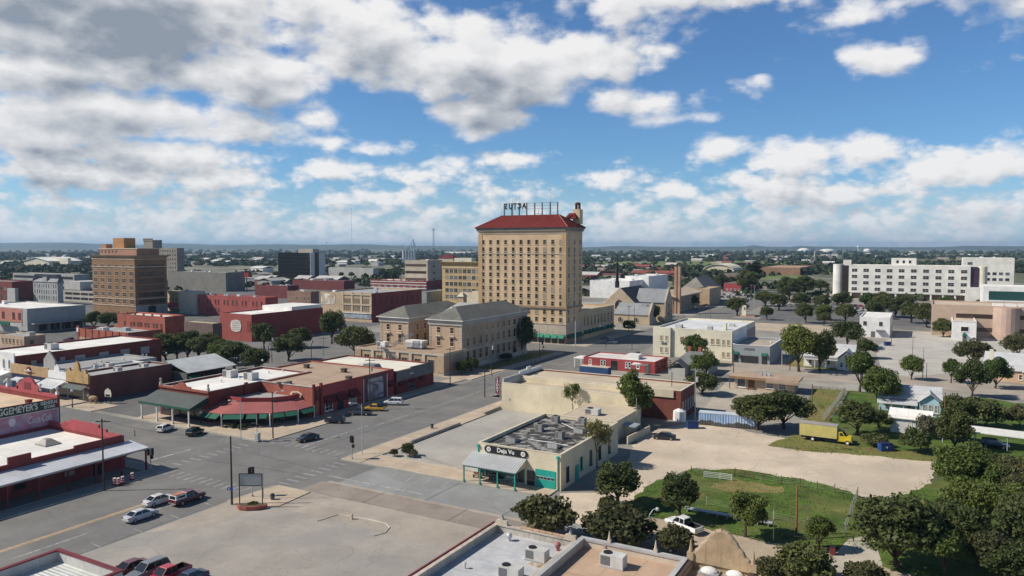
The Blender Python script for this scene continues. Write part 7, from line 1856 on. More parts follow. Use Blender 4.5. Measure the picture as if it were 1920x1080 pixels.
for k in range(4): Bx('side_window', GLASSB, b, W + .003, W + .1, D * .35, D * .5, h * (.78 - .2 * k), h * (.78 - .2 * k) + 1.4)
clutter(b, 2, 14)
b = flatpx('ornate_yellow_hotel', "six-storey yellow brick building with a heavy cornice, beside the hotel tower", 915, 575, 829, 935, 492, YELB, GREYR)
W, D = b['_w'], b['_d']; h = z_at(b.location.x + W, b.location.y, 492); 
c = MB(); c.frustum((-.1, W, -.1, D), (-1.8, W, -1.8, D), h - 2.0, h + .02); c.build('cornice', mat('yellow_cornice', (0.45, 0.32, 0.14), .8, .08, .4), b)
Bx('string_course', BF, b, -.3, W, -.3, -.003, h - 4.2, h - 3.7)
wins(b, 'f', cols(9, W, 4.0), [h * (.15 + .148 * k) for k in range(5)], 3.0, 2.8, BF, GLASS, mid=2)
clutter(b, 2, 15)
b = flatpx('red_roof_house', "beige building with a low red hip roof behind the yellow brick building", 850, 505, 822, 860, 484, mat('beige_house', (0.50, 0.42, 0.32), .85, .05, .2), GREYR)
W, D = b['_w'], b['_d']; h = z_at(b.location.x + W, b.location.y, 484); hp = MB(); hp.hip(-1, W + 1, -1, min(D, 25) + 1, h + .02, h + 6, 'x', 9); hp.build('hip_roof', REDTILE, b)
b = flatpx('cream_slab', "low cream block peeking above the yellow brick building", 884, 508, 852, 892, 484, CREAM2, WHITER); clutter(b, 2, 16)
# grain elevator
x, y = P(767, 499); s = mpp(767, 499)
o = thing('grain_elevator', "pale grey grain elevator of round silos and thin legs on the horizon", 'grain elevator', (x, y, 0), TH)
GE = mat('elevator_steel', (0.52, 0.55, 0.57), .6, .06, .1, metal=.2)
for i in range(5): MB().cyl(0, 0, 0, 30 * s, 2.6 * s, 2.6 * s, 12).build('silo', GE, o, ((-10 + 5 * i) * s, 0, 0))
Bx('base_shed', GE, o, -13 * s, 13 * s, -4 * s, -2.8 * s, 0, 14 * s)
for px, tp in ((-12, 40), (4, 44), (8, 51), (11, 43)):
    MB().box(-.6 * s, .6 * s, 2.7 * s, 3.7 * s, 0, tp * s).build('leg_tower', GE, o, (px * s, 0, 0))
Tb('chute', GE, o, (8 * s, 3.2 * s, 50 * s), (-10 * s, 3.2 * s, 32 * s), .4 * s); Tb('chute', GE, o, (8 * s, 3.2 * s, 50 * s), (16 * s, 3.2 * s, 8 * s), .35 * s)
# masts on the skyline
for px, by, tp, w, lb in ((660, 486, 393, 1.0, "tallest thin radio mast on the skyline left of the hotel"), (813, 484, 431, 3.2, "lattice radio tower between the grain elevator and the hotel"), (613, 482, 455, .9, "short radio mast right of the black glass office"), (1805, 476, 462, .8, "thin far mast above the hospital's right half")):
    x, y = P(px, by); s = mpp(px, by); H = (by - tp) * s
    o = thing('radio_mast', lb, 'mast', (x, y, 0)); r = w * s / 2
    mb = MB()
    if w > 2:
        for k in range(3): mb.tube((r * math.cos(k * 2.09), r * math.sin(k * 2.09), 0), (r * .7 * math.cos(k * 2.09), r * .7 * math.sin(k * 2.09), H), .22 * s, .2 * s, 5)
        for k in range(12):
            for q in range(3): mb.tube((r * math.cos(q * 2.09), r * math.sin(q * 2.09), H * k / 12), (r * math.cos(q * 2.09 + 2.09), r * math.sin(q * 2.09 + 2.09), H * (k + 1) / 12), .14 * s, .14 * s, 4)
    else: mb.tube((0, 0, 0), (0, 0, H), r * .6, r * .35, 6)
    mb.build('lattice', mat('mast_steel', (0.30, 0.31, 0.33), .6, .1, .1), o); Bx('antenna_head', MATS['mast_steel'], o, -r * .9, r * .9, -r * .9, r * .9, H, H + 2 * s)
# far hall roofs, left
for (c_, bs, l, rr_, tp, m, lb) in ((128, 502, 92, 133, 484, CREAM2, "pale hall with a flat roof right of the peaked white hall"),):
    b = flatpx('pale_hall', lb, c_, bs, l, rr_, tp, m, WHITER)
x0, x1, y0, y1, h = BX(92, 502, 45, 133, 490)
b = thing('peaked_hall', "white hall with a low peaked roof at the edge of the left woods", 'building', (x0, y0, 0)); W = x1 - x0
Bx('wall', mat('yellowish_wall', (0.60, 0.55, 0.42), .9, .05, .1), b, 0, W, 0, 60, 0, h); gb_ = MB(); gb_.gable(-2, W + 2, -2, 62, h + .05, h + 7, 'y', .5); gb_.build('roof', WHITER, b)
Pr('gable_wall', MATS['yellowish_wall'], b, [(0, h + .003), (W, h + .003), (W / 2, h + 6.3)], 'y', .0, .5)
# ================================================================== RIGHT OF THE HOTEL
STC = mat('church_limestone', (0.47, 0.375, 0.265), .9, .1, .4, streak=.1, course=.5)
# stone church: nave gable towards us, side chapel, transept, thin spire
cx1, cy0 = P(1222, 607); s = mpp(1222, 607)
x0, x1, y0, y1, h = BX(1218, 610, 1105, 1232, 572)
nx0, nx1 = x0, x1
o = thing('stone_church', "stone church with a steep dark slate roof, arched window and thin black spire", 'church', (nx0, y0, 0)); W = nx1 - nx0
# nave
na, nb = W * .12, W * .66; ridge = z_at(nx0 + (na + nb) / 2, y0 + 12, 540)
ny = 10
sh_ = MB(); sh_.prism([(na, 0), (nb, 0), (nb, ridge * .52), ((na + nb) / 2, ridge), (na, ridge * .52)], 'y', ny, ny + .8); sh_.build('nave_gable', STC, o)
Bx('nave_wall', STC, o, na, nb, ny + .82, ny + 34, 0, ridge * .5)
gr = MB(); gr.gable(na - .5, nb + .5, ny + .9, ny + 34, ridge * .50, ridge - .2, 'y', .3); gr.build('slate_roof', DSLATE, o)
cp = MB()
for a, c in (((na, ridge * .53), ((na + nb) / 2, ridge + .15)), ((nb, ridge * .53), ((na + nb) / 2, ridge + .15))): cp.tube((a[0], ny + .4, a[1]), (c[0], ny + .4, c[1]), .35, .35, 5)
cp.build('gable_coping', STONE, o)
def gothic(parent, x, y, z, w, h, m=GLASS, rz=0, fr=STONE):
    f = MB(); ol = [(-w / 2, 0), (w / 2, 0), (w / 2, h * .55), (w * .38, h * .75), (w * .2, h * .9), (0, h), (-w * .2, h * .9), (-w * .38, h * .75), (-w / 2, h * .55)]
    f.prism(ol, 'y', -.25, -.003); f_ = f.build('window', fr, parent, (x, y, z), rz)
    p = MB(); p.prism([(a * .78, .12 * w + c * .86) for a, c in ol], 'y', -.3, -.253); p.build('pane', m, f_)
    t = MB(); t.box(-.07, .07, -.36, -.303, .15 * w, h * .88); t.build('mullion', fr, f_)
gothic(o, (na + nb) / 2, ny, ridge * .34, (nb - na) * .34, ridge * .33)
# side chapel in front
sa, sb = W * .5, W * 1.0; ez = z_at(nx1, y0, 592)
Bx('chapel_wall', STC, o, W * .42, W * .98, 0, 9, 0, ez)
cr_ = MB(); cr_.prism([(-.4, ez), (9.6, ez + 5.2), (9.6, ez + 5.5), (-.4, ez + .3)], 'x', W * .41, W * .97); cr_.build('chapel_roof', mat('grey_chapel_roof', (0.26, 0.27, 0.285), .7, .08, .5), o)
gw_ = MB(); gw_.prism([(-.6, 0), (9.8, 0), (9.8, ez + 1), (4.8, ez + 6.3), (-.6, ez + .6)], 'x', W * .98 + .003, W * .98 + .8); gw_.build('chapel_gable', STC, o)
for k in (.52, .78): gothic(o, W * k, 0, ez * .2, 2.4, ez * .6)
# transept on the street side
tz = z_at(nx1, y0 + 18, 557)
Bx('transept_wall', STC, o, nb - .5, W * 1.05, ny + 9, ny + 20, 0, tz * .78)
tr_ = MB(); tr_.gable(nb - 3, W * 1.05, ny + 8.5, ny + 20.5, tz * .76, tz * 1.28, 'x', .3); tr_.build('transept_roof', mat('grey_transept_roof', (0.24, 0.25, 0.265), .7, .08, .5), o)
gw_ = MB(); gw_.prism([(ny + 8.3, 0), (ny + 20.7, 0), (ny + 20.7, tz * .8), (ny + 14.5, tz * 1.36), (ny + 8.3, tz * .8)], 'x', W * 1.05 + .003, W * 1.05 + .8); gw_.build('transept_gable', STC, o)
for z_ in (.18, .52): Bx('transept_window', GLASS, o, W * 1.05 + .81, W * 1.05 + .9, ny + 13, ny + 15.5, tz * z_, tz * (z_ + .2))
sy = y0 + ny + 14; sx = X_on(1157.5, sy, 30) - nx0; szt = z_at(nx0 + sx, sy, 476)
sp = MB(); sp.box(sx - .9, sx + .9, ny + 13, ny + 15, ridge - .6, ridge + 3); sp.tube((sx, ny + 14, ridge + 3.01), (sx, ny + 14, szt), 1.0, .06, 8); sp.build('spire', BLACK, o)
# white halls behind
b = flatpx('white_hall', "large white flat-roofed hall behind the stone church, lower left part", 1180, 560, 1106, 1215, 527, WHITE, WHITER); clutter(b, 4, 21)
b = flatpx('white_hall', "taller white box hall behind the church with a sloping side", 1216, 556, 1172, 1252, 518, WHITE, WHITER); clutter(b, 3, 22)
# brick and blue church
x0, x1, y0, y1, h = BX(1262, 588, 1212, 1312, 553)
b = thing('modern_church', "modern tan church hall with a blue end wall and a low folded roof", 'church', (x0, y0, 0)); W, D = x1 - x0, y1 - y0
BC = mat('blond_brick', (0.42, 0.27, 0.18), .85, .06, .3)
Bx('wall', BC, b, 0, W, 2, D, 0, h * .92)
rf = MB(); rf.prism([(-2, h * .9), (W / 2, h * 1.12), (W + 2, h * .86), (W + 2, h * .9), (W / 2, h * 1.17), (-2, h * .95)], 'y', -2, D); rf.build('folded_roof', mat('pale_tan_roof', (0.52, 0.42, 0.31), .85, .05, .2), b)
Bx('blue_wall', mat('blue_mosaic', (0.10, 0.19, 0.27), .6, .1, .3), b, 0, W * .66, 1.9, 1.997, 0, h * .9)
for k in range(4): Bx('portico_post', BC, b, W * (.70 + .09 * k), W * (.70 + .09 * k) + .5, -.5, 0, 0, h * .9)
for k in range(9): Bx('buttress', STONE, b, W + .003, W + .3, 4 + k * (D - 6) / 9, 4.8 + k * (D - 6) / 9, 0, h * .86)
for i, px in enumerate((1267, 1274)):
    pass
tx, ty = P(1270, 588); tz = z_at(tx, ty, 500)
o = thing('bell_tower', "tall open brick bell tower of two slabs beside the modern church", 'tower', (tx, ty, 0))
w_ = mpp(1270, 588) * 3.2
for dx in (-1, 1): Bx('pillar', BC, o, dx * w_ * 1.05 - w_ * .72, dx * w_ * 1.05 + w_ * .72, -1.3, 1.3, 0, tz)
for k in range(3): Bx('tie_slab', BC, o, -w_ * .32, w_ * .32, -.8, .8, tz * (.70 + .1 * k), tz * (.70 + .1 * k) + .8)
# tan hall with hip roof, square block
b = flatpx('gabled_gym', "tan brick hall under a broad grey hipped roof, right of the bell tower", 1322, 570, 1276, 1352, 545, mat('gym_tan', (0.47, 0.34, 0.22), .85, .05, .3), GREYR, floor=.2)
W, D = b['_w'], b['_d']; h = z_at(b.location.x + W, b.location.y, 545)
hp = MB(); hp.hip(-1, W + 1, -1, D + 1, h + .02, h + 9, 'y', W * .5); hp.build('hip_roof', mat('grey_brown_roof', (0.22, 0.20, 0.175), .8, .1, .2), b)
b = flatpx('square_brick_block', "square tan brick block in front of the grey hipped hall", 1330, 574, 1304, 1350, 541, MATS['gym_tan'], BEIGER)
b = flatpx('brick_house_row', "low red brick house with a grey roof left of the tall conifer", 1400, 548, 1357, 1418, 532, REDP, mat('dk_roof', (0.13, 0.125, 0.12), .9, .1, .3), floor=.05); wins(b, 'f', cols(5, b['_w'], 3), [1.4], 1.6, 1.6, WHITE, GLASS)
b = flatpx('dark_roof_hall', "dark roofed hall behind the red brick house", 1388, 528, 1350, 1400, 514, mat('brown_hall', (0.25, 0.18, 0.13), .9, .1, .3), mat('dk_roof', (0, 0, 0)), floor=.05)
# arched hall
x0, x1, y0, y1, h = BX(1376, 516, 1317, 1380, 508)
b = thing('arched_hall', "cream arched-roof hall far beyond the tan hipped hall", 'hall', (x0, y0, 0)); W = x1 - x0
zt = z_at(x0 + W / 2, y0, 496)
arc = [(W / 2 - W / 2 * math.cos(math.pi * i / 12), h * .6 + (zt - h * .6) * math.sin(math.pi * i / 12)) for i in range(13)]
Pr('front_wall', CREAM, b, [(0, 0), (W, 0)] + arc[::-1], 'y', 0, 1)
mb = MB(); mb.prism([(W / 2 + (p[0] - W / 2) * 1.04, p[1] + .6) for p in arc] + arc[::-1], 'y', -1.5, 60); mb.build('arched_roof', CREAM2, b)
for k in range(6): Bx('window', GLASS, b, W * (.2 + .11 * k), W * (.26 + .11 * k), -.1, -.003, h * .2, h * .75)
b = flatpx('long_brown_school', "long low brown building by the green field in the right distance", 1500, 516, 1424, 1530, 502, mat('school_brown', (0.30, 0.17, 0.11), .9, .1, .05), mat('school_roof', (0.40, 0.27, 0.18), .9, .1, .05))
# steeple church, domes, water tower
x, y = P(1527, 496); s = mpp(1527, 496)
o = thing('steeple_church', "grey stone church with a tall pale steeple among the woods", 'church', (x, y, 0), R(15))
Bx('nave', GREYW, o, -7 * s, 3 * s, 0, 9 * s, 0, 8 * s); g_ = MB(); g_.gable(-7.5 * s, 3.5 * s, -.4 * s, 9.4 * s, 8 * s, 13 * s, 'y', .3); g_.build('roof', SLATEX, o)
Bx('tower', GREYW, o, -1.2 * s, 1.2 * s, -2.5 * s, -.1 * s, 0, 16 * s); Tb('steeple', GREYW2, o, (0, -1.3 * s, 16 * s), (0, -1.3 * s, 28 * s), 1.5 * s, .1 * s, 8)
for px, by, w, h_, lb in ((1507, 472, 22, 5, "left of three white dome roofs on the right horizon"), (1551, 472.5, 28, 4, "middle of three white dome roofs on the right horizon"), (1626, 472, 13, 4, "right of three white dome roofs on the right horizon")):
    x, y = P(px, by); s = mpp(px, by)
    o = thing('dome_hall', lb, 'dome', (x, y, 0)); Cy('drum', WHITE, o, 0, 0, 0, 2 * s, w * s / 2, w * s / 2, 24)
    Sp('dome', WHITER, o, (0, 0, 2 * s), w * s * .49, 0, 20, 10, (1, 1, 2 * h_ / w))
x, y = P(1609, 473); s = mpp(1609, 473)
o = thing('water_tower', "white water tower on the right horizon", 'water tower', (x, y, 0))
Tb('stem', WHITE, o, (0, 0, 0), (0, 0, 9 * s), .9 * s, .7 * s, 10); Sp('tank', WHITE, o, (0, 0, 10 * s), 2.6 * s, 0, 14, 8, (1, 1, .75))
# ------------------------------------------------------------------ hospital
x0, x1, y0, y1, h = BX(1818, 566, 1592, 1840, 499)
z_lo = 0
b = thing('hospital', "long white five-storey hospital with a rounded end tower and rows of paired windows", 'hospital', (x0, y0, 0)); W = x1 - x0; D = 24.0
b['_w'], b['_d'] = W, D
zb_ = z_at(x1, y0, 554)
MB().shell(0, W, 0, D, zb_, h, .4, 1.0).build('wall', HOSP, b); Bx('roof', WHITER, b, .4, W - .4, .4, D - .4, h - 1.3, h - .9)
Bx('recessed_base', mat('brown_base', (0.24, 0.17, 0.12), .9, .1, .3), b, 2, W - 2, 3, D, 0, zb_ + .5)
for k in range(11): Bx('column', HOSP, b, 1 + k * (W - 3) / 10, 2.2 + k * (W - 3) / 10, .3, 2.5, 0, zb_ - .003)
Bx('soffit', HOSP, b, .5, W - .5, .1, 2.9, zb_ - .25, zb_ - .01)
HW = mat('white_reveal', (0.72, 0.70, 0.65), .85, .04, .3)
fz = (h - zb_)
wm = MB(); cw_ = W / 10
wins(b, 'f', [cw_ * (i + .5) for i in range(10)], [zb_ + fz * (.07 + .225 * k) for k in range(4)], cw_ * .50, fz * .125, HW, GLASS, mid=2, sill=False, choose=lambda c, z: GLASS)
px0, px1 = X_on(1671, y0 + 6, h) - x0, X_on(1718, y0 + 6, h) - x0
Bx('penthouse', HOSP, b, px0, px1, 6, 18, h - .9, z_at(x0 + px0, y0 + 6, 484))
for k in (.25, .5, .75): Bx('penthouse_window', GLASS, b, px0 + (px1 - px0) * k - .8, px0 + (px1 - px0) * k + .8, 5.9, 5.997, h + 1.5, h + 3.6)
tw_ = W * (13 / 226.)
Bx('dark_glass_strip', GLASSB, b, -tw_, -.003, 1.5, 10, 0, h - .6)
Cy('round_tower', HOSP, b, -tw_ * 1.75, 5, 0, h + .3, tw_ * .8, tw_ * .8, 20)
Bx('lift_head', HOSP, b, -tw_ * 1.0, tw_ * .2, 6, 12, h - .55, h + 3.6)
Bx('purple_glass_strip', PURPLE, b, W + .003, W + tw_ * 1.0, 1.5, 10, zb_ + fz * .28, h - .6)
Cy('round_tower', CREAM2, b, W + tw_ * 1.6, 5, zb_, h - .3, tw_ * .7, tw_ * .7, 20)
Bx('entrance_block', HOSP, b, W - 3, W + tw_ * 2.2, -1.5, 8, 0, zb_ + fz * .28)
b2 = flatpx('hospital_annex', "taller white hospital annex at the right with two rows of dark windows", 1900, 552, 1806, 1912, 484, HOSP, WHITER)
W2 = b2['_w']; h2 = z_at(b2.location.x + W2, b2.location.y, 484)
wins(b2, 'f', [W2 * (.50 + .125 * k) for k in range(4)], [h2 * .52, h2 * .36], 3.2, 2.6, HW, GLASS, mid=0, sill=False)
wins(b2, 'f', [W2 * .14], [h2 * .8], 4, 2.6, HW, GLASS, mid=0, sill=False); clutter(b2, 7, 31, WHITE)
b3 = flatpx('glazed_wing', "low hospital wing with a long dark green window band, at the right edge", 1990, 585, 1844, 2010, 540, WHITE, WHITER)
W3 = b3['_w']; h3 = z_at(b3.location.x + W3, b3.location.y, 540)
Bx('green_glass_band', mat('green_glass', (0.015, 0.06, 0.055), .15, 0, fine=0, spec=.6), b3, 3, W3, -.2, -.003, h3 * .42, h3 * .80); Bx('canopy', WHITE, b3, 2, W3, -2.5, -.003, h3 * .36, h3 * .41)
b = flatpx('tan_clinic', "long tan clinic of banded storeys with a rounded corner, at the right edge", 1985, 640, 1748, 2000, 578, mat('clinic_tan', (0.48, 0.36, 0.27), .85, .05, .2), mat('clinic_roof', (0.55, 0.45, 0.35), .9, .05, .2))
W, D = b['_w'], b['_d']; h = z_at(b.location.x + W, b.location.y, 578)
for z in (h * .18, h * .60): Bx('dark_window_band', GLASSB, b, W * .2, W, -.1, -.003, z, z + h * .13)
Cy('rounded_bay', mat('clinic_pink', (0.50, 0.36, 0.29), .85, .05, .2), b, W * .60, 0, 0, h * .97, 5, 5, 18)
for k in range(3): Bx('roof_unit', WHITE, b, W * (.5 + .1 * k), W * (.5 + .1 * k) + 4, 6, 9, h - .7, h + .8)
# ------------------------------------------------------------------ small buildings of the right middle
b = flatpx('red_house_shop', "single-storey red painted building with a white roof and white windows", 1228, 701, 1094, 1252, 679, REDP, mat('pinkish_white_roof', (0.66, 0.61, 0.58), .85, .06, .3), floor=.3)
W, D = b['_w'], b['_d']; h = z_at(b.location.x + W, b.location.y, 679)
wins(b, 'f', [W * .10, W * .27, W * .30, W * .62, W * .65, W * .77], [h * .32], 1.1, 1.9, WHITE, GLASS); door(b, 'f', W * .44, 1.8, 3.0, GLASS, REDB); door(b, 'f', W * .90, 1.3, 2.9, DGREY, REDB)
wins(b, 's', [D * .2, D * .35, D * .55, D * .75], [h * .3], .9, 2.0, REDB, GLASS)
pw = MB(); pw.prism([(0, -.2), (1, -.1), (1, .0), (0, -.1)], 'y', 0, 1); 
Bx('side_porch_roof', WHITE, b, -3.6, -.003, 0, 6, h * .78, h * .84)
for yy in (.3, 5.6): Bx('porch_post', WHITE, b, -3.4, -3.1, yy - .15, yy + .15, 0, h * .777)
Bx('roof_unit', WHITE, b, W * .55, W * .72, D * .3, D * .6, h - .3, h + 1.2); Cy('roof_tank', DGREY, b, W * .62, D * .75, h - .3, h + 1.5, .8, .8, 12)
x0, y0 = P(1092, 699); x1, _ = P(1144, 706)
o = thing('shipping_container', "dark blue shipping container with a pale top behind the tan roofed store", 'container', (*P(1116, 704), 0))
L_ = 9.5
cb = MB(); cb.box(-L_ / 2, L_ / 2, -1.3, 1.3, .1, 2.8); 
cb.build('body', mat('dark_blue_corrugated', (0.03, 0.075, 0.17), .5, .1, .6, rib='X', ribw=.3), o); Bx('top', mat('container_top', (0.55, 0.45, 0.34), .8, .1, .5), o, -L_ / 2, L_ / 2, -1.3, 1.3, 2.803, 2.9); Bx('door', BLUEP, o, L_ / 2 + .003, L_ / 2 + .08, -1.2, 1.2, .2, 2.7)
o = thing('shade_sail', "white shade sail beside the red painted building", 'shade sail', (*P(1200, 703), 0))
sv = [(-2.5, -1.5, 3.2), (2.8, -1.0, 3.9), (2.2, 1.5, 3.0), (-2.6, 1.6, 3.6)]
MB().add(sv + [(0, 0, 2.9)] + [(v[0], v[1], v[2] - .04) for v in sv] + [(0, 0, 2.86)], [[0, 1, 4], [1, 2, 4], [2, 3, 4], [3, 0, 4], [6, 5, 9], [7, 6, 9], [8, 7, 9], [5, 8, 9]]).build('fabric', WHITE, o)
for v in sv: Cy('pole', DGREY, o, v[0] * 1.05, v[1] * 1.05, 0, v[2] + .1, .06, .06, 6)
# grey roofed house with brick chimneys
b = thing('grey_roof_house', "old house with a dark grey hip roof and two red brick chimneys", 'house', (*P(1262, 700), 0)); W = 11.0
Bx('wall', mat('greyish_siding', (0.40, 0.40, 0.37), .8, .1, .5), b, 0, W, 0, 12, 0, 3.2); hp = MB(); hp.hip(-.7, W + .7, -.7, 12.7, 3.203, 6.6, 'x', 4); hp.build('roof', SLATEX, b)
for xx in (3.2, 6.6): Bx('chimney', REDB2, b, xx - .5, xx + .5, 6.4, 7.4, 4.5, 7.9)
Pr('porch_roof', SLATEX, b, [(-.3, 2.6), (2.6, 4.9), (5.5, 2.6), (5.5, 2.75), (2.6, 5.05), (-.3, 2.75)], 'y', -5.5, -.8); Bx('porch_wall', mat('greyish_siding', (0, 0, 0)), b, .0, 5.2, -5.0, -1, 0, 2.55)
o = thing('wooden_stair', "yellow wooden back stair at the end of the red painted building", 'stair', (*P(1256, 692), 0))
for k in range(5): Bx('tread', mat('yellow_timber', (0.45, 0.27, 0.08), .8, .1, 1), o, -.9, .9, -.2 + .5 * k, .3 + .5 * k, .5 * k + .3, .5 * k + .5)
for s_ in (-.95, .95): Bx('handrail', MATS['yellow_timber'], o, s_ - .04, s_ + .04, -.2, 2.4, 2.9, 3.0)
# cream two-storey hall
x0, x1, y0, y1, h = BX(1371, 677, 1228, 1416, 621)
b = flat('cream_hall', "cream two-storey stucco hall with a notched corner tower and white roof", x0, x1, y0, y1, h, CREAM2, mat('bluish_white_roof', (0.62, 0.63, 0.64), .8, .06, .3), .7, None)
W, D = b['_w'], b['_d']
Bx('corner_bay', CREAM2, b, -.4, W * .22, -.9, -.003, 0, h * 1.02)
wins(b, 'f', [W * .10, W * .17], [h * .55, h * .14], 1.1, 2.0, CREAM2, GLASSL, off=.903)
for z in (.42, .45, .48): Bx('fin', DGREY, b, W * .10, W * .18, -1.02, -.903, h * z, h * z + .12)
wins(b, 'f', [W * k for k in (.36, .44, .60, .67, .76, .83)], [h * .52], 1.3, 2.1, CREAM, GLASSL); wins(b, 'f', [W * k for k in (.70, .76, .90, .96)], [h * .12], 1.1, 1.8, CREAM, GLASSL)
wins(b, 'f', [W * k for k in (.90, .96)], [h * .52], 1.0, 1.9, CREAM, GLASSL)
Bx('white_side_wall', WHITE, b, W + .003, W + .15, 0, D * .6, -.1, h - .01); Bx('pink_side_wall', mat('pinkish_side', (0.42, 0.30, 0.26), .85, .08, .4), b, W + .003, W + .15, D * .6 + .003, D, -.1, h * .8)
Bx('chimney', CREAM2, b, W * .82, W * .86, D * .2, D * .25, h - .6, h + 1.8); clutter(b, 3, 41, GREYW2)
# blue grey shop
x0, x1, y0, y1, h = BX(1443, 684, 1373, 1467, 650)
b = flat('blue_grey_shop', "blue-grey shop front with two dark green awnings beside the cream hall", x0, x1, y0, y1, h, mat('blue_grey_stucco', (0.27, 0.30, 0.32), .85, .06, .4), mat('shop_tan_roof', (0.42, 0.36, 0.29), .9, .08, .3), .7, WHITE, .05, ch=.1)
W, D = b['_w'], b['_d']
Bx('shop_window', GLASS, b, W * .24, W * .70, -.1, -.003, .2, h * .42)
for k in (.10, .86): awning(b, 'f', W * k, W * .15, h * .46, h * .62, .9, mat('dark_green_awning', (0.02, 0.10, 0.075), .8, .1, 1)); door(b, 'f', W * k, 1.5, 2.7, GLASS, BLACK)
Bx('name_strip', DGREY, b, W * .33, W * .60, -.1, -.003, h * .74, h * .84)
x, y = P(1446, 644); vent(b.location.x + W * .85, b.location.y + D * .5, h - .7, "small turbine vent on the blue-grey shop's roof", 'turbine', m=WHITE)
# white house
def house(name, label, px, py, W, D, h, rz, wall, roofm, rh=2.8, along='x', cat='house', wn=3):
    o = thing(name, label, cat, (*P(px, py), 0), R(rz)); o['_w'], o['_d'] = W, D
    Bx('wall', wall, o, 0, W, 0, D, 0, h)
    g_ = MB(); g_.gable(-.5, W + .5, -.5, D + .5, h + .003, h + rh, along, .18); g_.build('roof', roofm, o)
    if along == 'y':
        Pr('gable_wall', wall, o, [(0, h + .003), (W, h + .003), (W / 2, h + rh - .15)], 'y', .0, .3)
    else:
        Pr('gable_wall', wall, o, [(0, h + .003), (D, h + .003), (D / 2, h + rh - .15)], 'x', W - .3, W); Pr('gable_wall', wall, o, [(0, h + .003), (D, h + .003), (D / 2, h + rh - .15)], 'x', 0, .3)
    wins(o, 'f', cols(wn, W, 1.8), [.9], .95, 1.6, WHITE, GLASS); wins(o, 's', cols(2, D, 2), [.9], .95, 1.6, WHITE, GLASS)
    return o
WROOFH = mat('pale_grey_shingle', (0.46, 0.47, 0.48), .8, .06, .6)
o = house('white_house', "white timber house with a pale grey roof and gabled front, under the trees", 1508, 686, 15, 9, 3.4, 0, WHITE, WROOFH, 4.0, 'x')
Bx('front_wing', WHITE, o, 10.5, 16, -3.2, -.003, 0, 3.4); g_ = MB(); g_.gable(10, 16.5, -3.7, 4.5, 3.41, 6.4, 'y', .18); g_.build('wing_roof', WROOFH, o); Pr('wing_gable', WHITE, o, [(10.5, 3.41), (16, 3.41), (13.25, 6.0)], 'y', -3.19, -2.95)
for cc in (11.7, 13.3, 14.9): 
    a_, p_ = win_mesh(.9, 1.6, WHITE, GLASS, True, True, False); w__ = bpy.data.objects.new('window', a_); COL.objects.link(w__); w__.parent = o; w__.location = (cc, -3.2, .9); q__ = bpy.data.objects.new('pane', p_); COL.objects.link(q__); q__.parent = w__
a_, p_ = win_mesh(1.4, 1.2, WHITE, GLASS, 2, False, False); w__ = bpy.data.objects.new('window', a_); COL.objects.link(w__); w__.parent = o; w__.location = (13.25, -3.2, 3.7); q__ = bpy.data.objects.new('pane', p_); COL.objects.link(q__); q__.parent = w__
Bx('chimney', REDB, o, 6.5, 7.4, 4.2, 5.0, 6.5, 8.6)
Bx('porch_roof', WROOFH, o, 0, 10.3, -2.4, -.003, 2.6, 2.75)
for k in range(4): Bx('porch_post', WHITE, o, .1 + 3.3 * k, .3 + 3.3 * k, -2.3, -2.1, 0, 2.6)
# white stucco building and white box
b = flatpx('white_stucco_building', "white two-storey stucco building at the top corner of the pale lot", 1668, 634, 1612, 1674, 596, WHITE, WHITER, floor=.5); h = z_at(b.location.x + b['_w'], b.location.y, 596)
wins(b, 'f', [b['_w'] * .18, b['_w'] * .70], [h * .6], 1.4, 1.6, DGREY, GLASS); awning(b, 'f', b['_w'] * .7, 3.4, 2.6, 3.4, 1.5, DGREY); door(b, 'f', b['_w'] * .45, 1.3, 2.5, DGREY, WHITE)
b = flatpx('white_box_building', "small square white building with one big dark window on the pale lot", 1830, 640, 1786, 1838, 602, WHITE, mat('warm_roof', (0.55, 0.46, 0.36), .9, .06, .3), floor=.5); h = z_at(b.location.x + b['_w'], b.location.y, 602); W = b['_w']
wins(b, 'f', [W * .52], [h * .45], 3.0, 2.2, WHITE, BLKGL, mid=0); mb = MB(); mb.prism([(W * .42, 2.0), (W * .62, 2.0)] + [(W * .52 + W * .1 * math.cos(R(a)), 2.0 + 1.4 * math.sin(R(a))) for a in range(0, 181, 30)], 'y', -1.0, -.003); mb.build('round_awning', GREENC, b); door(b, 'f', W * .52, 1.2, 2.0, DGREY, WHITE); Bx('cornice', mat('pinkish_white_roof', (0, 0, 0)), b, -.05, W + .05, -.12, -.003, h - .5, h)
# peach house
o = house('peach_house', "peach brick house with a pale metal roof at the right edge", 1845, 712, 18, 13, 3.4, -8, mat('peach_brick', (0.52, 0.36, 0.24), .85, .06, .5), WROOFH, 4.4, 'x')
Bx('front_wing', MATS['peach_brick'], o, 10, 18, -4, -.003, 0, 3.4); g_ = MB(); g_.gable(9.5, 18.5, -4.6, 6, 3.41, 7.2, 'y', .18); g_.build('wing_roof', WROOFH, o); Pr('wing_gable', MATS['peach_brick'], o, [(10, 3.41), (18, 3.41), (14, 6.9)], 'y', -3.99, -3.7)
Bx('picture_window', WHITE, o, 12.2, 15.8, -4.1, -4.003, .8, 2.8); Bx('chimney', CREAM2, o, 1.0, 2.0, 2, 3, 3.0, 9.0)
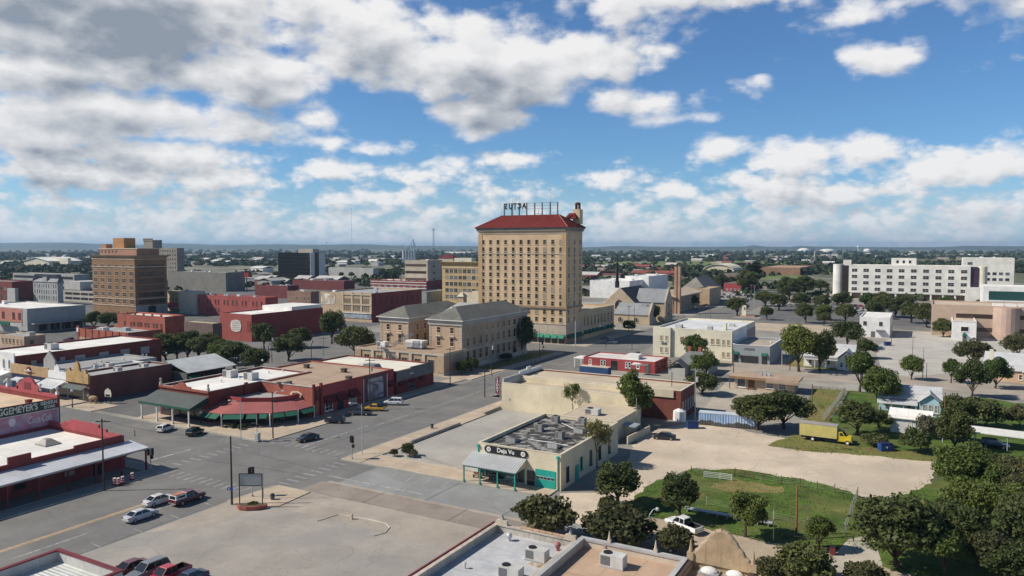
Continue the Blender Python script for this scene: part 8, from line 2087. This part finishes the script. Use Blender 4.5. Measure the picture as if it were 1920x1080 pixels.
# tan flat-roofed office behind the mural container
b = flatpx('tan_office', "low tan office with a broad overhanging brown flat roof", 1490, 738, 1377, 1497, 716, mat('tan_brick_office', (0.47, 0.36, 0.24), .85, .06, .4), TANR, floor=.05)
W, D = b['_w'], b['_d']; h = z_at(b.location.x + W, b.location.y, 716)
Bx('overhanging_roof', TANR, b, -1.2, W + 1.2, -1.4, D + 1, h + .003, h + .45); Bx('fascia', mat('brown_fascia', (0.30, 0.18, 0.10), .8, .1, 1), b, -1.25, W * .55, -1.5, -1.403, h - .2, h + .47); Bx('low_roof', TANR, b, W * .55, W + 1.25, -2.2, -1.403, h - .6, h + .2)
wins(b, 'f', [W * .12], [.5], 2.4, 2.4, WHITE, GLASS, mid=0); door(b, 'f', W * .29, 1.5, 2.6, WOOD, WOOD); wins(b, 'f', [W * .6, W * .8], [.8], 2.2, 1.8, WHITE, GLASS)
for xx in (0, 5): Bx('post', WOOD, b, xx - 1.1, xx - .9, -1.35, -1.15, 0, h)
for k in range(3): Bx('roof_unit', GALV, b, W * .38 + k * 1.1, W * .38 + k * 1.1 + .8, D * .5, D * .5 + .9, h + .453, h + 1.3)
# mural container
a, c = P(1311, 794), P(1418, 803); L_ = math.hypot(c[0] - a[0], c[1] - a[1])
o = thing('mural_container', "long corrugated container painted with a blue sky and dark hills", 'container', ((a[0] + c[0]) / 2, (a[1] + c[1]) / 2, 0), math.atan2(c[1] - a[1], c[0] - a[0]))
SKYP = mat('painted_sky', (0.40, 0.55, 0.76), .6, .15, .3, rib='X', ribw=.3, blot=(0.55, 0.60, 0.66), blot_amt=.6, blot_scale=.3); HILLP = mat('painted_hills', (0.12, 0.12, 0.105), .7, .3, .4)
cb = MB(); n = 44
for k in range(n):
    xa, xb = -L_ / 2 + L_ * k / n, -L_ / 2 + L_ * (k + 1) / n; off = .07 if k % 2 else 0
    cb.box(xa, xb, -1.3 + off, 1.3, .1, 2.75)
cb.build('body', SKYP, o)
hl = MB()
for k in range(n):
    xa, xb = -L_ / 2 + L_ * k / n, -L_ / 2 + L_ * (k + 1) / n; off = .07 if k % 2 else 0
    t = .95 + .25 * math.sin(k * .25) + .12 * math.sin(k * .9); hl.box(xa, xb, -1.306 + off, -1.2, .1, t)
hl.build('painted_hills', HILLP, o); Bx('top', mat('pale_blue_top', (0.50, 0.56, 0.62), .6, .1, .4), o, -L_ / 2, L_ / 2, -1.32, 1.3, 2.753, 2.85)
# pale blue house and shed
o = house('pale_blue_house', "pale blue timber house with a white roof and a gabled bay", 1648, 768, 13, 8, 3.2, 2, LBLUE, WROOFH, 2.6, 'x')
Bx('gabled_bay', LBLUE, o, 8.6, 13, -3.4, -.003, 0, 3.2); g_ = MB(); g_.gable(8.2, 13.4, -3.9, 4, 3.21, 5.3, 'y', .18); g_.build('bay_roof', WROOFH, o); Pr('bay_gable', mat('light_blue_gable', (0.40, 0.62, 0.70), .8, .05, .5), o, [(8.6, 3.21), (13, 3.21), (10.8, 5.1)], 'y', -3.39, -3.15)
for cc in (9.6, 10.8, 12.0): 
    a_, p_ = win_mesh(.8, 1.9, WHITE, GLASSL, True, True, False); w__ = bpy.data.objects.new('window', a_); COL.objects.link(w__); w__.parent = o; w__.location = (cc, -3.4, 1.0); q__ = bpy.data.objects.new('pane', p_); COL.objects.link(q__); q__.parent = w__
g_ = MB(); g_.prism([(-3.6, 2.3), (-.02, 3.0), (-.02, 3.12), (-3.6, 2.42)], 'x', -.4, 8.2); g_.build('porch_roof', WROOFH, o)
for k in range(4): Bx('porch_post', WHITE, o, .0 + 2.6 * k, .15 + 2.6 * k, -3.4, -3.25, 0, 2.3)
o = house('white_shed', "small white shed with a white metal roof in front of the pale blue house", 1669, 809, 7.4, 6.0, 3.1, -4, WHITE, WHITER, 1.5, 'x', cat='shed', wn=1)
Bx('roller_door', mat('roller_grey', (0.55, 0.55, 0.53), .7, .05, 1), o, 1.4, 4.2, -.08, -.003, 0, 2.3)
# long carport at the right edge
o = thing('long_carport', "long flat white carport roof on posts at the right edge", 'carport', (*P(1872, 838), 0), R(-6))
Bx('roof', WHITER, o, -10, 7, -3, 3, 2.9, 3.08)
for xx in (-9.5, -4, 1.5, 6.6):
    for yy in (-2.7, 2.7): Bx('post', GALV, o, xx - .08, xx + .08, yy - .08, yy + .08, 0, 2.897)
# house roofs glimpsed between the right-hand trees
o = house('hidden_house', "white roofed house mostly hidden by the trees at the right edge", 1905, 985, 10, 9, 3.2, 20, WHITE, WHITER, 2.4, 'y', wn=2)
# scattered small buildings far beyond: one of a kind each
rb = random.Random(21)
FARW = [mat('far_white', (0.62, 0.60, 0.55), .9, .05, .05, rnd=.15), mat('far_tan', (0.47, 0.40, 0.31), .9, .05, .05, rnd=.15), mat('far_red', (0.27, 0.11, 0.085), .9, .08, .05, rnd=.2), mat('far_grey', (0.36, 0.355, 0.34), .9, .05, .05, rnd=.15)]
FARR = [mat('far_white_roof', (0.68, 0.67, 0.64), .85, .05, .05, rnd=.12), mat('far_grey_roof', (0.40, 0.39, 0.37), .85, .05, .05, rnd=.2), mat('far_red_roof', (0.27, 0.075, 0.06), .85, .05, .05, rnd=.2)]
def far_building(px, py, w, d, h, wm_, rm_, label, group, pitch):
    x, y = P(px, py); o = thing('low_building', label, 'building', (x, y, 0), R(rb.choice([0, 0, 90, 12])), group)
    Bx('wall', wm_, o, -w / 2, w / 2, -d / 2, d / 2, 0, h)
    m = MB()
    if pitch: m.gable(-w / 2 - .6, w / 2 + .6, -d / 2 - .6, d / 2 + .6, h + .01, h + pitch, 'x', .3)
    else: m.box(-w / 2 - .3, w / 2 + .3, -d / 2 - .3, d / 2 + .3, h + .01, h + .5)
    m.build('roof', rm_, o)
for (x0, x1, y0, y1, n, ws, rs, lb, gpn) in (
        (340, 520, 478, 496, 34, (0, 1, 3), (0, 0, 1), "small pale building in the far town left of the black office", "far buildings left of the black office"),
        (612, 752, 482, 500, 26, (0, 0, 3), (0, 0, 1), "low white shed in the far yards right of the black office", "far sheds right of the black office"),
        (1096, 1260, 496, 526, 26, (2, 1, 2), (2, 2, 1), "low building with a reddish roof right of the hotel tower", "far buildings right of the hotel"),
        (1100, 1340, 474, 490, 26, (0, 1), (0, 1), "tiny pale building in the woods right of the hotel", "far buildings in the right woods"),
        (1260, 1560, 476, 500, 30, (0, 1, 2), (0, 1, 2), "tiny building along the green field in the right distance", "far buildings by the field"),
        (1400, 1900, 472, 488, 34, (0, 1), (0, 1), "pale speck of a house in the wide right woods", "far houses in the wide woods"),
        (0, 170, 476, 500, 22, (0, 1, 3), (0, 1, 1), "small pale house in the dark left woods", "far houses in the left woods"),
        (470, 700, 528, 540, 10, (2, 3), (1, 1), "low dark roofed shop among the red terraces", "low shops among the terraces"),
        (430, 620, 500, 526, 12, (1, 3, 0), (1, 0), "mid-sized grey building around the black office", "buildings around the black office")):
    for i in range(n):
        py = rb.uniform(y0, y1); s = mpp(900, py)
        far_building(rb.uniform(x0, x1), py, rb.uniform(12, 34), rb.uniform(10, 22), rb.uniform(3.5, 7), FARW[rb.choice(ws)], FARR[rb.choice(rs)], lb, gpn, rb.choice([0, 0, 2.5, 3.5]))
b = flatpx('long_white_warehouse', "very long white warehouse on the horizon just left of the hotel", 890, 477, 834, 896, 472, WHITE, WHITER)
# ================================================================== STREET FURNITURE
def pole(px, by, top, label, r=.14, m=DWOOD, name='wooden_pole', cat='pole', arms=0, tanks=0, lamp=None, tilt=0):
    x, y = P(px, by); h = z_at(x, y, top)
    o = thing(name, label, cat, (x, y, 0)); t = MB(); t.tube((0, 0, 0), (tilt, 0, h), r, r * .7, 8); t.build('shaft', m, o)
    for k in range(arms):
        z = h - .5 - 1.1 * k; a = MB(); a.box(-1.2, 1.2, -.07, .07, z - .07, z + .07); a.build('crossarm', m, o, (0, .2, 0), TH + R(20 * k))
        for s in (-1.05, -.4, .4, 1.05): Cy('insulator', GREYW2, o, s * math.cos(TH + R(20 * k)), .2 + s * math.sin(TH + R(20 * k)), z + .07, z + .3, .06, .05, 6)
    for k in range(tanks):
        a = TH + (k - (tanks - 1) / 2) * 1.2; c = MB(); c.cyl(.45 * math.cos(a), .45 * math.sin(a), h - 3.2, h - 2.1, .28, .28, 10); c.build('transformer', GREYW2, o)
    if lamp:
        a = TH + lamp; p = MB(); L = 2.2
        p.path([(0, 0, h - .6), (L * .4 * math.cos(a), L * .4 * math.sin(a), h + .1), (L * math.cos(a), L * math.sin(a), h + .15)], .05, 6); p.build('lamp_arm', GALV, o)
        Sp('lamp_head', GREYW2, o, (L * math.cos(a), L * math.sin(a), h + .12), .3, 0, 10, 6, (1.3, 1, .5))
    return o
pole(435, 946, 818, "bare dark wooden pole by the parking lot corner, left of the signal", .16)
pole(494, 936, 822, "thin grey steel pole right of the planter frame", .07, GALV, 'steel_pole')
pole(909, 745, 692, "dark wooden pole on the pavement left of the neon sign", .15)
pole(1050, 776, 746, "short dark pole behind the black roof", .13)
pole(694, 768, 672, "dark utility pole with a crossarm in front of the grey-framed mural", .15, arms=1, tanks=1, lamp=None)
pole(512, 823, 735, "dark pole with a curved lamp on the restaurant plaza", .14, lamp=R(10))
pole(452, 826, 752, "grey lamp pole on the plaza by the green awnings", .08, GALV, 'lamp_post', 'street lamp', lamp=R(180))
pole(679, 852, 757, "tall grey lamp post at the pale lot's pavement corner", .08, GALV, 'lamp_post', 'street lamp', lamp=R(180))
pole(195, 920, 785, "dark utility pole at the red canopy with a lamp arm", .15, arms=1, lamp=R(0))
pole(157, 757, 692, "slim grey pole on the pavement in front of the ochre store", .08, GALV, 'steel_pole')
pole(253, 818, 806, "short dark post in the far parking bays", .09)
pole(504, 682, 630, "dark pole with two transformers at the parking lot, left of two", .13, arms=0, tanks=2)
pole(584, 680, 626, "dark pole with two transformers behind the tan roof", .13, arms=1, tanks=2)
pole(510, 680, 622, "dark pole with one transformer beside its twin at the lot", .12, tanks=1)
pole(607, 668, 632, "twin-armed lamp post in the big lot", .09, DGREY, 'lamp_post', 'street lamp', arms=1)
pole(844, 722, 652, "dark utility pole on the courthouse pavement corner", .14, arms=1)
pole(922, 705, 636, "pole with transformers before the courthouse's street side", .13, tanks=2, arms=1)
pole(1001, 691, 655, "dark pole at the kerb before the red painted building", .13)
pole(1012, 672, 620, "dark pole at the cross street before the hotel awnings", .12)
pole(1079, 651, 602, "pale thick pole at the hotel's right corner", .22, GREYW2, 'concrete_pole')
pole(975, 667, 575, "tall thin flagpole in front of the hotel", .09, GREYW2, 'flagpole', 'flagpole')
pole(1136, 655, 612, "dark pole with a lamp in the hotel's shadow", .11, lamp=R(180))
pole(1185, 655, 612, "dark signal pole in the shaded street right of the hotel", .12, lamp=R(180))
pole(1179, 622, 573, "brown pole in front of the church, left of two", .14, arms=1)
pole(1189, 619, 575, "brown pole in front of the church, right of two", .13)
for i, (px, by, tp, lb) in enumerate(((1282, 607, 582, "lamp pole by the brick bell tower"), (1312, 606, 576, "lamp pole right of the bell tower"), (1332, 606, 575, "lamp pole at the far crossing, right of two"), (1414, 576, 535, "pale lamp pole in the car park"))):
    pole(px, by, tp, lb, .12, GREYW2 if i == 3 else DGREY, 'lamp_post', 'street lamp', lamp=R(180))
pole(1373, 685, 625, "utility pole at the corner of the cream hall", .14, DWOOD)
pole(1375, 705, 655, "brown pole at the kerb left of the blue-grey shop", .13, DWOOD)
pole(1466, 686, 646, "grey pole at the right corner of the blue-grey shop", .13, GREYW2, tanks=0)
pole(1481, 695, 640, "brown pole on the dry lawn of the white house, with a transformer", .13, DWOOD, tanks=1)
pole(1671, 650, 610, "brown pole beside the blue dumpster on the pale lot", .14, WOOD)
pole(1711, 666, 630, "thin crossarm pole in the middle of the pale lot", .1, WOOD, arms=1)
pole(1730, 712, 652, "grey pole right of the round tree on the pale lot", .13, GREYW, )
pole(1737, 712, 680, "short pole beside the grey pole on the pale lot", .1, GREYW)
pole(1303, 788, 690, "grey utility pole with transformers beside the blue mural container", .15, GREYW, arms=1, tanks=2)
pole(1259, 775, 698, "dark thin pole against the dark red end wall", .12)
pole(1193, 810, 746, "thin grey pole at the patio wall", .08, GREYW, 'steel_pole')
pole(1134, 790, 764, "short dark pipe pole behind the black roof's right half", .07, DGREY, 'steel_pole')
pole(1522, 777, 720, "thin brown pole on the dry fenced lawn", .13, WOOD)
pole(1770, 812, 736, "thin brown pole in the bushes right of the white shed", .13, WOOD)
pole(1493, 1003, 910, "bare brown wooden pole standing in the green paddock", .16, mat('orange_brown_wood', (0.24, 0.12, 0.055), .9, .15, 1.5))
pole(1450, 1015, 952, "grey steel post at the right end of the long metal bench", .06, GALV, 'steel_pole')
o = thing('street_lamp', "curved grey street lamp with a round head above the tan foreground roof", 'street lamp', (*P(1214, 1018), 0)); x, y = P(1214, 1018); h = z_at(x, y, 972)
Tb('shaft', GALV, o, (0, 0, 0), (0, 0, h), .1, .07, 8)
mb = MB(); dx, dy = math.cos(TH), math.sin(TH); mb.path([(0, 0, h - .6), (.25 * dx, .25 * dy, h + .5), (.7 * dx, .7 * dy, h + 1.2), (1.2 * dx, 1.2 * dy, h + 1.35)], .06, 6); mb.build('arm', GALV, o); Sp('lamp_head', GREYW2, o, (1.3 * dx, 1.3 * dy, h + 1.25), .28, 0, 10, 6)
# globe lamps of the old street
for i, (px, by, tp, lb) in enumerate(((136, 765, 732, "white globe lamp in front of the ochre store"), (52, 765, 719, "white globe lamp before the wood-fronted store"), (377, 795, 772, "white globe lamp under the green porch corner"), (493, 715, 675, "white globe lamp in the asphalt behind the restaurant"), (11, 760, 715, "white globe lamp at the left edge by the awning"))):
    x, y = P(px, by); h = z_at(x, y, tp)
    o = thing('globe_lamp', lb, 'street lamp', (x, y, 0)); Tb('shaft', BLACK, o, (0, 0, 0), (0, 0, h - .4), .12, .08, 8); Sp('globe', WHITE, o, (0, 0, h - .1), .34, 0, 10, 8); Cy('base', BLACK, o, 0, 0, 0, .5, .25, .15, 8)
# traffic signals
def signal(px, by, top, label, heads, sh_m=GREYW2, ped=True):
    x, y = P(px, by); h = z_at(x, y, top); o = thing('traffic_signal', label, 'traffic light', (x, y, .02))
    Tb('post', sh_m, o, (0, 0, 0), (0, 0, h - .1), .09, .07, 8); Cy('base', sh_m, o, 0, 0, 0, .4, .22, .16, 8)
    for a in heads:
        mb = MB(); mb.box(-.24, .24, -.2, .2, -1.2, .0)
        hd = mb.build('signal_head', BLACK, o, (.33 * math.cos(a), .33 * math.sin(a), h), a + R(90))
        for k, mm in enumerate((mat('unlit_red_lens', (0.12, 0.01, 0.01), .3, 0, fine=0), mat('unlit_amber_lens', (0.14, 0.08, 0.01), .3, 0, fine=0), mat('unlit_green_lens', (0.01, 0.09, 0.05), .3, 0, fine=0))):
            Tb('lens', mm, hd, (0, .21, -.22 - .38 * k), (0, .203, -.22 - .38 * k), .13, .13, 10)
            Bx('visor', BLACK, hd, -.16, .16, .215, .40, -.09 - .38 * k, -.06 - .38 * k)
    if ped: MB().box(-.22, .22, -.18, .18, h * .52, h * .52 + .6).build('pedestrian_signal', BLACK, o, (.3, 0, 0))
    return o
signal(660, 862, 818, "traffic signal at the pavement corner of the pale lot", [R(150), R(-30)])
signal(283, 880, 841, "traffic signal at the corner of the red canopy", [R(60), R(-120)])
signal(473, 932, 877, "twin-headed traffic signal behind the planter frame", [R(120), R(210)])
signal(482, 828, 776, "traffic signal seen from behind on the restaurant plaza", [R(100)], GREYW2)
signal(868, 690, 646, "small traffic signal at the far crossing by the courthouse", [R(-100)], GREYW2, False)
signal(1018, 665, 640, "small traffic signal before the hotel's shopfronts", [R(-100)], DGREY, True)
o = thing('control_cabinet', "grey signal control box on the restaurant plaza", 'cabinet', (*P(483, 828), .13)); Bx('body', GREYW2, o, -.5, .5, -.35, .35, .15, 1.7); Bx('plinth', CONC, o, -.55, .55, -.4, .4, 0, .147); Bx('door', GREYW, o, -.4, .4, -.38, -.353, .3, 1.5)
# planter with its empty sign frame
px_, py_ = 471, 954
o = thing('planter_bed', "half-round red brick planter bed with low plants at the parking lot corner", 'planter', (*P(px_, py_), .14), TH)
pts = [(-2.3, .55), (-2.2, 0), (-1.6, -.75), (-.4, -1.05), (1.0, -.9), (2.2, -.2), (2.3, .55)]
Pr('brick_kerb', REDB2, o, pts, 'z', 0, .5); Pr('soil', mat('soil', (0.10, 0.075, 0.05), .95, .2, 1), o, [(p[0] * .88, p[1] * .8) for p in pts], 'z', .503, .53)
T('greenbush', 474, 952, 24, 940, "low tufted plants growing in the brick planter bed", name='shrub')
o = thing('sign_frame', "empty black steel sign frame standing over the brick planter", 'sign frame', (*P(471, 952), .14), TH)
hh = 5.2
for s in (-1.75, 1.75): Bx('post', BLACK, o, s - .06, s + .06, -.06, .06, 0, hh)
Bx('top_rail', BLACK, o, -1.69, 1.69, -.05, .05, hh - .1, hh); Bx('bottom_rail', BLACK, o, -1.69, 1.69, -.05, .05, hh - 1.95, hh - 1.85)
Bx('blank_panel', mat('blank_panel_grey', (0.36, 0.36, 0.35), .8, .05, .5), o, -1.68, 1.68, -.02, .02, hh - 1.84, hh - .11)
def bin_(px, py, label, m=DGREY):
    o = thing('litter_bin', label, 'bin', (*P(px, py), .03)); Cy('body', m, o, 0, 0, 0, .85, .3, .36, 12); Sp('lid', BLACK, o, (0, 0, .9), .36, 0, 10, 6, (1, 1, .5)); return o
bin_(511, 938, "dark litter bin right of the planter frame"); bin_(810, 804, "dark litter bin on the tan pavement by the pale lot"); bin_(982, 663, "dark litter bin at the far crossing")
o = thing('wheelie_bin', "maroon wheeled bin in the tree shade by the driveway", 'bin', (*P(1561, 1040), .03)); MB().frustum((-.3, .3, -.3, .3), (-.36, .36, -.38, .38), .08, 1.05).build('body', MAROONM, o); Bx('lid', BLACK, o, -.38, .38, -.4, .4, 1.053, 1.12)
for s in (-.25, .25): Tb('wheel', RUBBER, o, (s - .04, .3, .1), (s + .04, .3, .1), .1, .1, 8)
o = thing('fire_hydrant', "cream fire hydrant on the parking lot island", 'hydrant', (*P(660, 974), .03)); HY = mat('hydrant_cream', (0.55, 0.47, 0.30), .6, .1, 2)
Cy('barrel', HY, o, 0, 0, 0, .65, .17, .14, 10); Sp('bonnet', HY, o, (0, 0, .66), .17, 0, 10, 6); Tb('outlet', HY, o, (-.28, 0, .45), (.28, 0, .45), .08, .08, 8); Cy('flange', HY, o, 0, 0, 0, .06, .26, .26, 10)
isl = PP((594, 978), (635, 965), (690, 974), (724, 982), (731, 990), (722, 1000), (700, 1006))
km = MB(); km.path([(p[0], p[1], .05) for p in isl], .09, 5); km.build('kerb', KERBM)['kind'] = 'structure'
# barrels, dumpsters
ORB = mat('barrel_orange_red', (0.55, 0.035, 0.03), .6, .05, 1)
for i, (px, py, lb) in enumerate(((215, 911, "red and white traffic drum, leftmost of the four by the canopy"), (222, 911, "red and white traffic drum, second from left by the canopy"), (230, 908, "red and white traffic drum, third from left by the canopy"), (248, 901, "red and white traffic drum standing apart on the right"))):
    o = thing('traffic_drum', lb, 'traffic drum', (*P(px, py), .14))
    Cy('base', RUBBER, o, 0, 0, 0, .12, .42, .42, 12)
    for k in range(3): Cy('orange_band', ORB, o, 0, 0, .123 + .36 * k, .32 + .36 * k, .33 - .03 * k, .31 - .03 * k, 12); Cy('white_band', WHITE, o, 0, 0, .323 + .36 * k, .48 + .36 * k, .31 - .03 * k, .30 - .03 * k, 12)
for px, py, lb, w in ((1298, 803, "blue dumpster beside the mural container, lids open", 2.4), (1659, 845, "blue dumpster with a white emblem below the hedge", 2.2), (1664, 648, "blue dumpster on the pale lot", 2.4)):
    o = thing('dumpster', lb, 'dumpster', (*P(px, py), .03), TH)
    Pr('body', BLUEP, o, [(-.8, .1), (.7, .1), (.9, 1.2), (.9, 1.45), (-.8, 1.45)], 'x', -w / 2, w / 2)
    Pr('lid', mat('navy_lid', (0.015, 0.03, 0.08), .6, .1, 1), o, [(-.82, 1.455), (.92, 1.455), (.92, 1.5), (-.82, 1.62)], 'x', -w / 2 - .03, w / 2 + .03)
    for s in (-1, 1): Bx('lifting_pocket', BLUEP, o, s * (w / 2 + .06) - .055, s * (w / 2 + .06) + .055, -.5, .5, .7, .9)
    if px == 1659: Tb('emblem', WHITE, o, (0, -.83, .8), (0, -.803, .8), .3, .3, 3)
# agave bed at the pale lot corner
for px, py, w, tp, k, lb in ((765, 856, 30, 830, 'green', "spiky green cactus clump at the pale lot corner"), (775, 858, 20, 842, 'pale', "pale prickly pear at the pale lot corner"), (738, 856, 18, 841, 'bush', "brown dry shrub at the pale lot corner")):
    T('greenbush' if k == 'green' else k, px, py, w, tp, lb, name='shrub')
# fences
def fence(label, pts, step, h, m, rails=(), wire=True, name='wire_fence', r=.07):
    o = thing(name, label, 'fence', (*pts[0], 0)); ox, oy = pts[0]
    ps = []
    for a, c in zip(pts, pts[1:]):
        L = math.hypot(c[0] - a[0], c[1] - a[1]); n = max(1, round(L / step))
        for k in range(n): ps.append((a[0] + (c[0] - a[0]) * k / n - ox, a[1] + (c[1] - a[1]) * k / n - oy))
    ps.append((pts[-1][0] - ox, pts[-1][1] - oy))
    for p in ps: Tb('post', m, o, (*(p), 0), (p[0], p[1], h), r, r, 6)
    for z in rails:
        mb = MB()
        for a, c in zip(ps, ps[1:]): mb.tube((a[0], a[1], z), (c[0], c[1], z), .05, .05, 4)
        mb.build('rail', m, o)
    if wire:
        mb = MB()
        for z in (.4, .75, 1.1):
            for a, c in zip(ps, ps[1:]): mb.tube((a[0], a[1], z), (c[0], c[1], z), .012, .012, 3)
        mb.build('wire', GALV, o)
    return o
fence("wire fence along the far edge of the green paddock", PP((1378, 893), (1430, 903), (1500, 913), (1565, 924), (1608, 932)), 3.4, 1.5, WOOD)
fence("wire fence of wooden posts along the right side of the paddock", PP((1608, 932), (1598, 960), (1583, 1003)), 2.2, 1.7, GREYW)
fence("thin wire fence along the near edge of the paddock", PP((1325, 948), (1450, 975), (1583, 1003)), 5, 1.5, GREYW)
fence("short brown rail fence by the white gate", PP((1376, 893), (1412, 900)), 2.5, 1.2, WOOD, (.5, .9, 1.15), False, 'rail_fence')
fence("white metal gate standing in the paddock corner", PP((1320, 896), (1350, 899), (1372, 902)), 2.2, 1.15, WHITE, (.25, .55, .85, 1.1), False, 'paddock_gate', .05)
fence("low plank fence with tall posts at the left paddock corner", PP((1296, 890), (1320, 895)), 3, 1.6, WOOD, (.4,), True, 'rail_fence')
fence("wooden fence between the dry lawn and the green yard", PP((1544, 790), (1570, 755), (1583, 735)), 2.4, 1.5, GREYW, (.4, .8, 1.2, 1.4), False, 'board_fence')
fence("brick-edged fence at the top of the dry lawn", PP((1524, 728), (1585, 733)), 2.4, .8, WOOD, (.3, .6), False, 'board_fence')
fence("dark rail fence along the kerb by the driveway", PP((1470, 1012), (1530, 1020), (1600, 1015)), 4, .9, DWOOD, (.7,), False, 'rail_fence')
# long metal bench (bleacher planks)
a, c = P(1284, 958), P(1448, 988); L_ = math.hypot(c[0] - a[0], c[1] - a[1])
o = thing('long_bench', "very long low metal bench running along the edge of the paddock", 'bench', ((a[0] + c[0]) / 2, (a[1] + c[1]) / 2, 0), math.atan2(c[1] - a[1], c[0] - a[0]))
for k in range(2): Bx('plank', GALV, o, -L_ / 2, L_ / 2, -.45 + .5 * k, -.05 + .5 * k, .55, .62)
for k in range(9):
    xx = -L_ / 2 + .5 + (L_ - 1) * k / 8; Bx('leg', GALV, o, xx - .05, xx + .05, -.4, .4, 0, .547)
# blue accessibility sign on the bare pole, stop line sign etc.
o = thing('street_sign', "small blue and white road sign beside the bare dark pole", 'sign', (*P(432, 947), .14), TH); Tb('post', GALV, o, (0, 0, 0), (0, 0, 2.6), .03, .03, 6); Bx('blue_plate', mat('sign_blue', (0.04, 0.10, 0.42), .5, 0, fine=0), o, -.45, .45, -.03, -.01, 2.2, 2.65); Bx('white_symbol', WHITE, o, -.3, -.05, -.04, -.031, 2.3, 2.55)
o = thing('monument_sign', "cream monument sign with a pink base by the car park entrance", 'sign', (*P(1395, 594), 0)); Bx('slab', CREAM2, o, -1.2, 1.2, -.5, .5, .8, 6.6); Bx('base', mat('pink_base', (0.48, 0.28, 0.22), .8, .1, 1), o, -2.2, 6, -.8, .8, 0, .797); Cy('roundel', STONE, o, 0, -.56, 4.6, 5.6, .45, .45, 10)
o = thing('pole_sign', "small red shop sign on a post by the long grey wall", 'sign', (*P(147, 643), 0)); Bx('post', MAROONM, o, -.12, .12, -.12, .12, 0, 4); Bx('panel', MAROONM, o, -1, 1, -.15, .15, 4.003, 7.2); Bx('white_face', WHITE, o, -.8, .8, -.18, -.153, 4.6, 6.4)
o = thing('billboard', "red billboard on a dark pole beyond the long grey hall", 'billboard', (*P(463, 548), 0)); s = mpp(463, 548); Bx('post', BLACK, o, -.8 * s, .8 * s, -.5 * s, .5 * s, 0, 36 * s); Bx('panel', mat('billboard_red', (0.25, 0.02, 0.03), .6, .1, .3), o, -6 * s, 6 * s, -.6 * s, .6 * s, 28 * s, 37 * s)
# power lines
def wire(a, c, label, sag=.8):
    pts = []
    for k in range(13):
        t = k / 12; pts.append((a[0] + (c[0] - a[0]) * t, a[1] + (c[1] - a[1]) * t, a[2] + (c[2] - a[2]) * t - sag * 4 * t * (1 - t)))
    mb = MB(); mb.path([(p[0] - a[0], p[1] - a[1], p[2] - a[2]) for p in pts], .02, 4); o = mb.build('power_line', mat('cable', (0.03, 0.03, 0.03), .7, 0, fine=0), None, a); tag(o, label, 'power line')
def top_of(px, by, top): x, y = P(px, by); return (x, y, z_at(x, y, top))
wire(top_of(195, 920, 787), top_of(435, 946, 819), "power line from the red canopy's pole to the bare dark pole")
wire(top_of(512, 823, 737), top_of(694, 768, 674), "power line from the plaza pole to the pole by the mural")
wire(top_of(694, 768, 676), top_of(844, 722, 654), "power line from the mural pole to the courthouse pole")
wire(top_of(844, 722, 654), top_of(922, 705, 638), "power line between the two courthouse poles")
wire(top_of(1303, 788, 693), top_of(1522, 777, 722), "power line from the container pole across the yard to the lawn pole")
wire(top_of(1522, 777, 724), top_of(1770, 812, 738), "power line from the lawn pole to the pole in the bushes")
wire(top_of(1770, 812, 740), top_of(2010, 850, 770), "power line leaving the bushes towards the right edge")
wire(top_of(510, 680, 624), top_of(584, 680, 628), "power line between the twin transformer poles in the lot")
wire(top_of(584, 680, 630), top_of(844, 722, 656), "power line from the lot pole to the courthouse pole")
wire(top_of(909, 745, 694), top_of(1001, 691, 657), "power line along the pavement past the neon sign")
wire(top_of(1259, 775, 700), top_of(1303, 788, 695), "power line from the dark red end wall to the container pole")
wire(top_of(1466, 686, 648), top_of(1481, 695, 642), "short power line between the poles by the blue-grey shop")
wire(top_of(1303, 788, 691), top_of(1375, 705, 657), "power line from the container pole to the kerb by the blue-grey shop")
# ------------------------------------------------------------------ haze: the air over the plain
hzb = MB(); hzb.box(-24000, 24000, -24000, 24000, -8, 150)
hm = bpy.data.materials.new('haze'); hm.use_nodes = True
t = NT(hm.node_tree); t.n.remove(t.n['Principled BSDF'])
pv = t.node('ShaderNodeVolumePrincipled'); pv.inputs['Color'].default_value = (0.50, 0.74, 1.0, 1); pv.inputs['Density'].default_value = 0.00006; pv.inputs['Anisotropy'].default_value = 0.2
t.l.new(pv.outputs[0], t.n['Material Output'].inputs['Volume'])
ho = hzb.build('haze', hm); ho['kind'] = 'stuff'
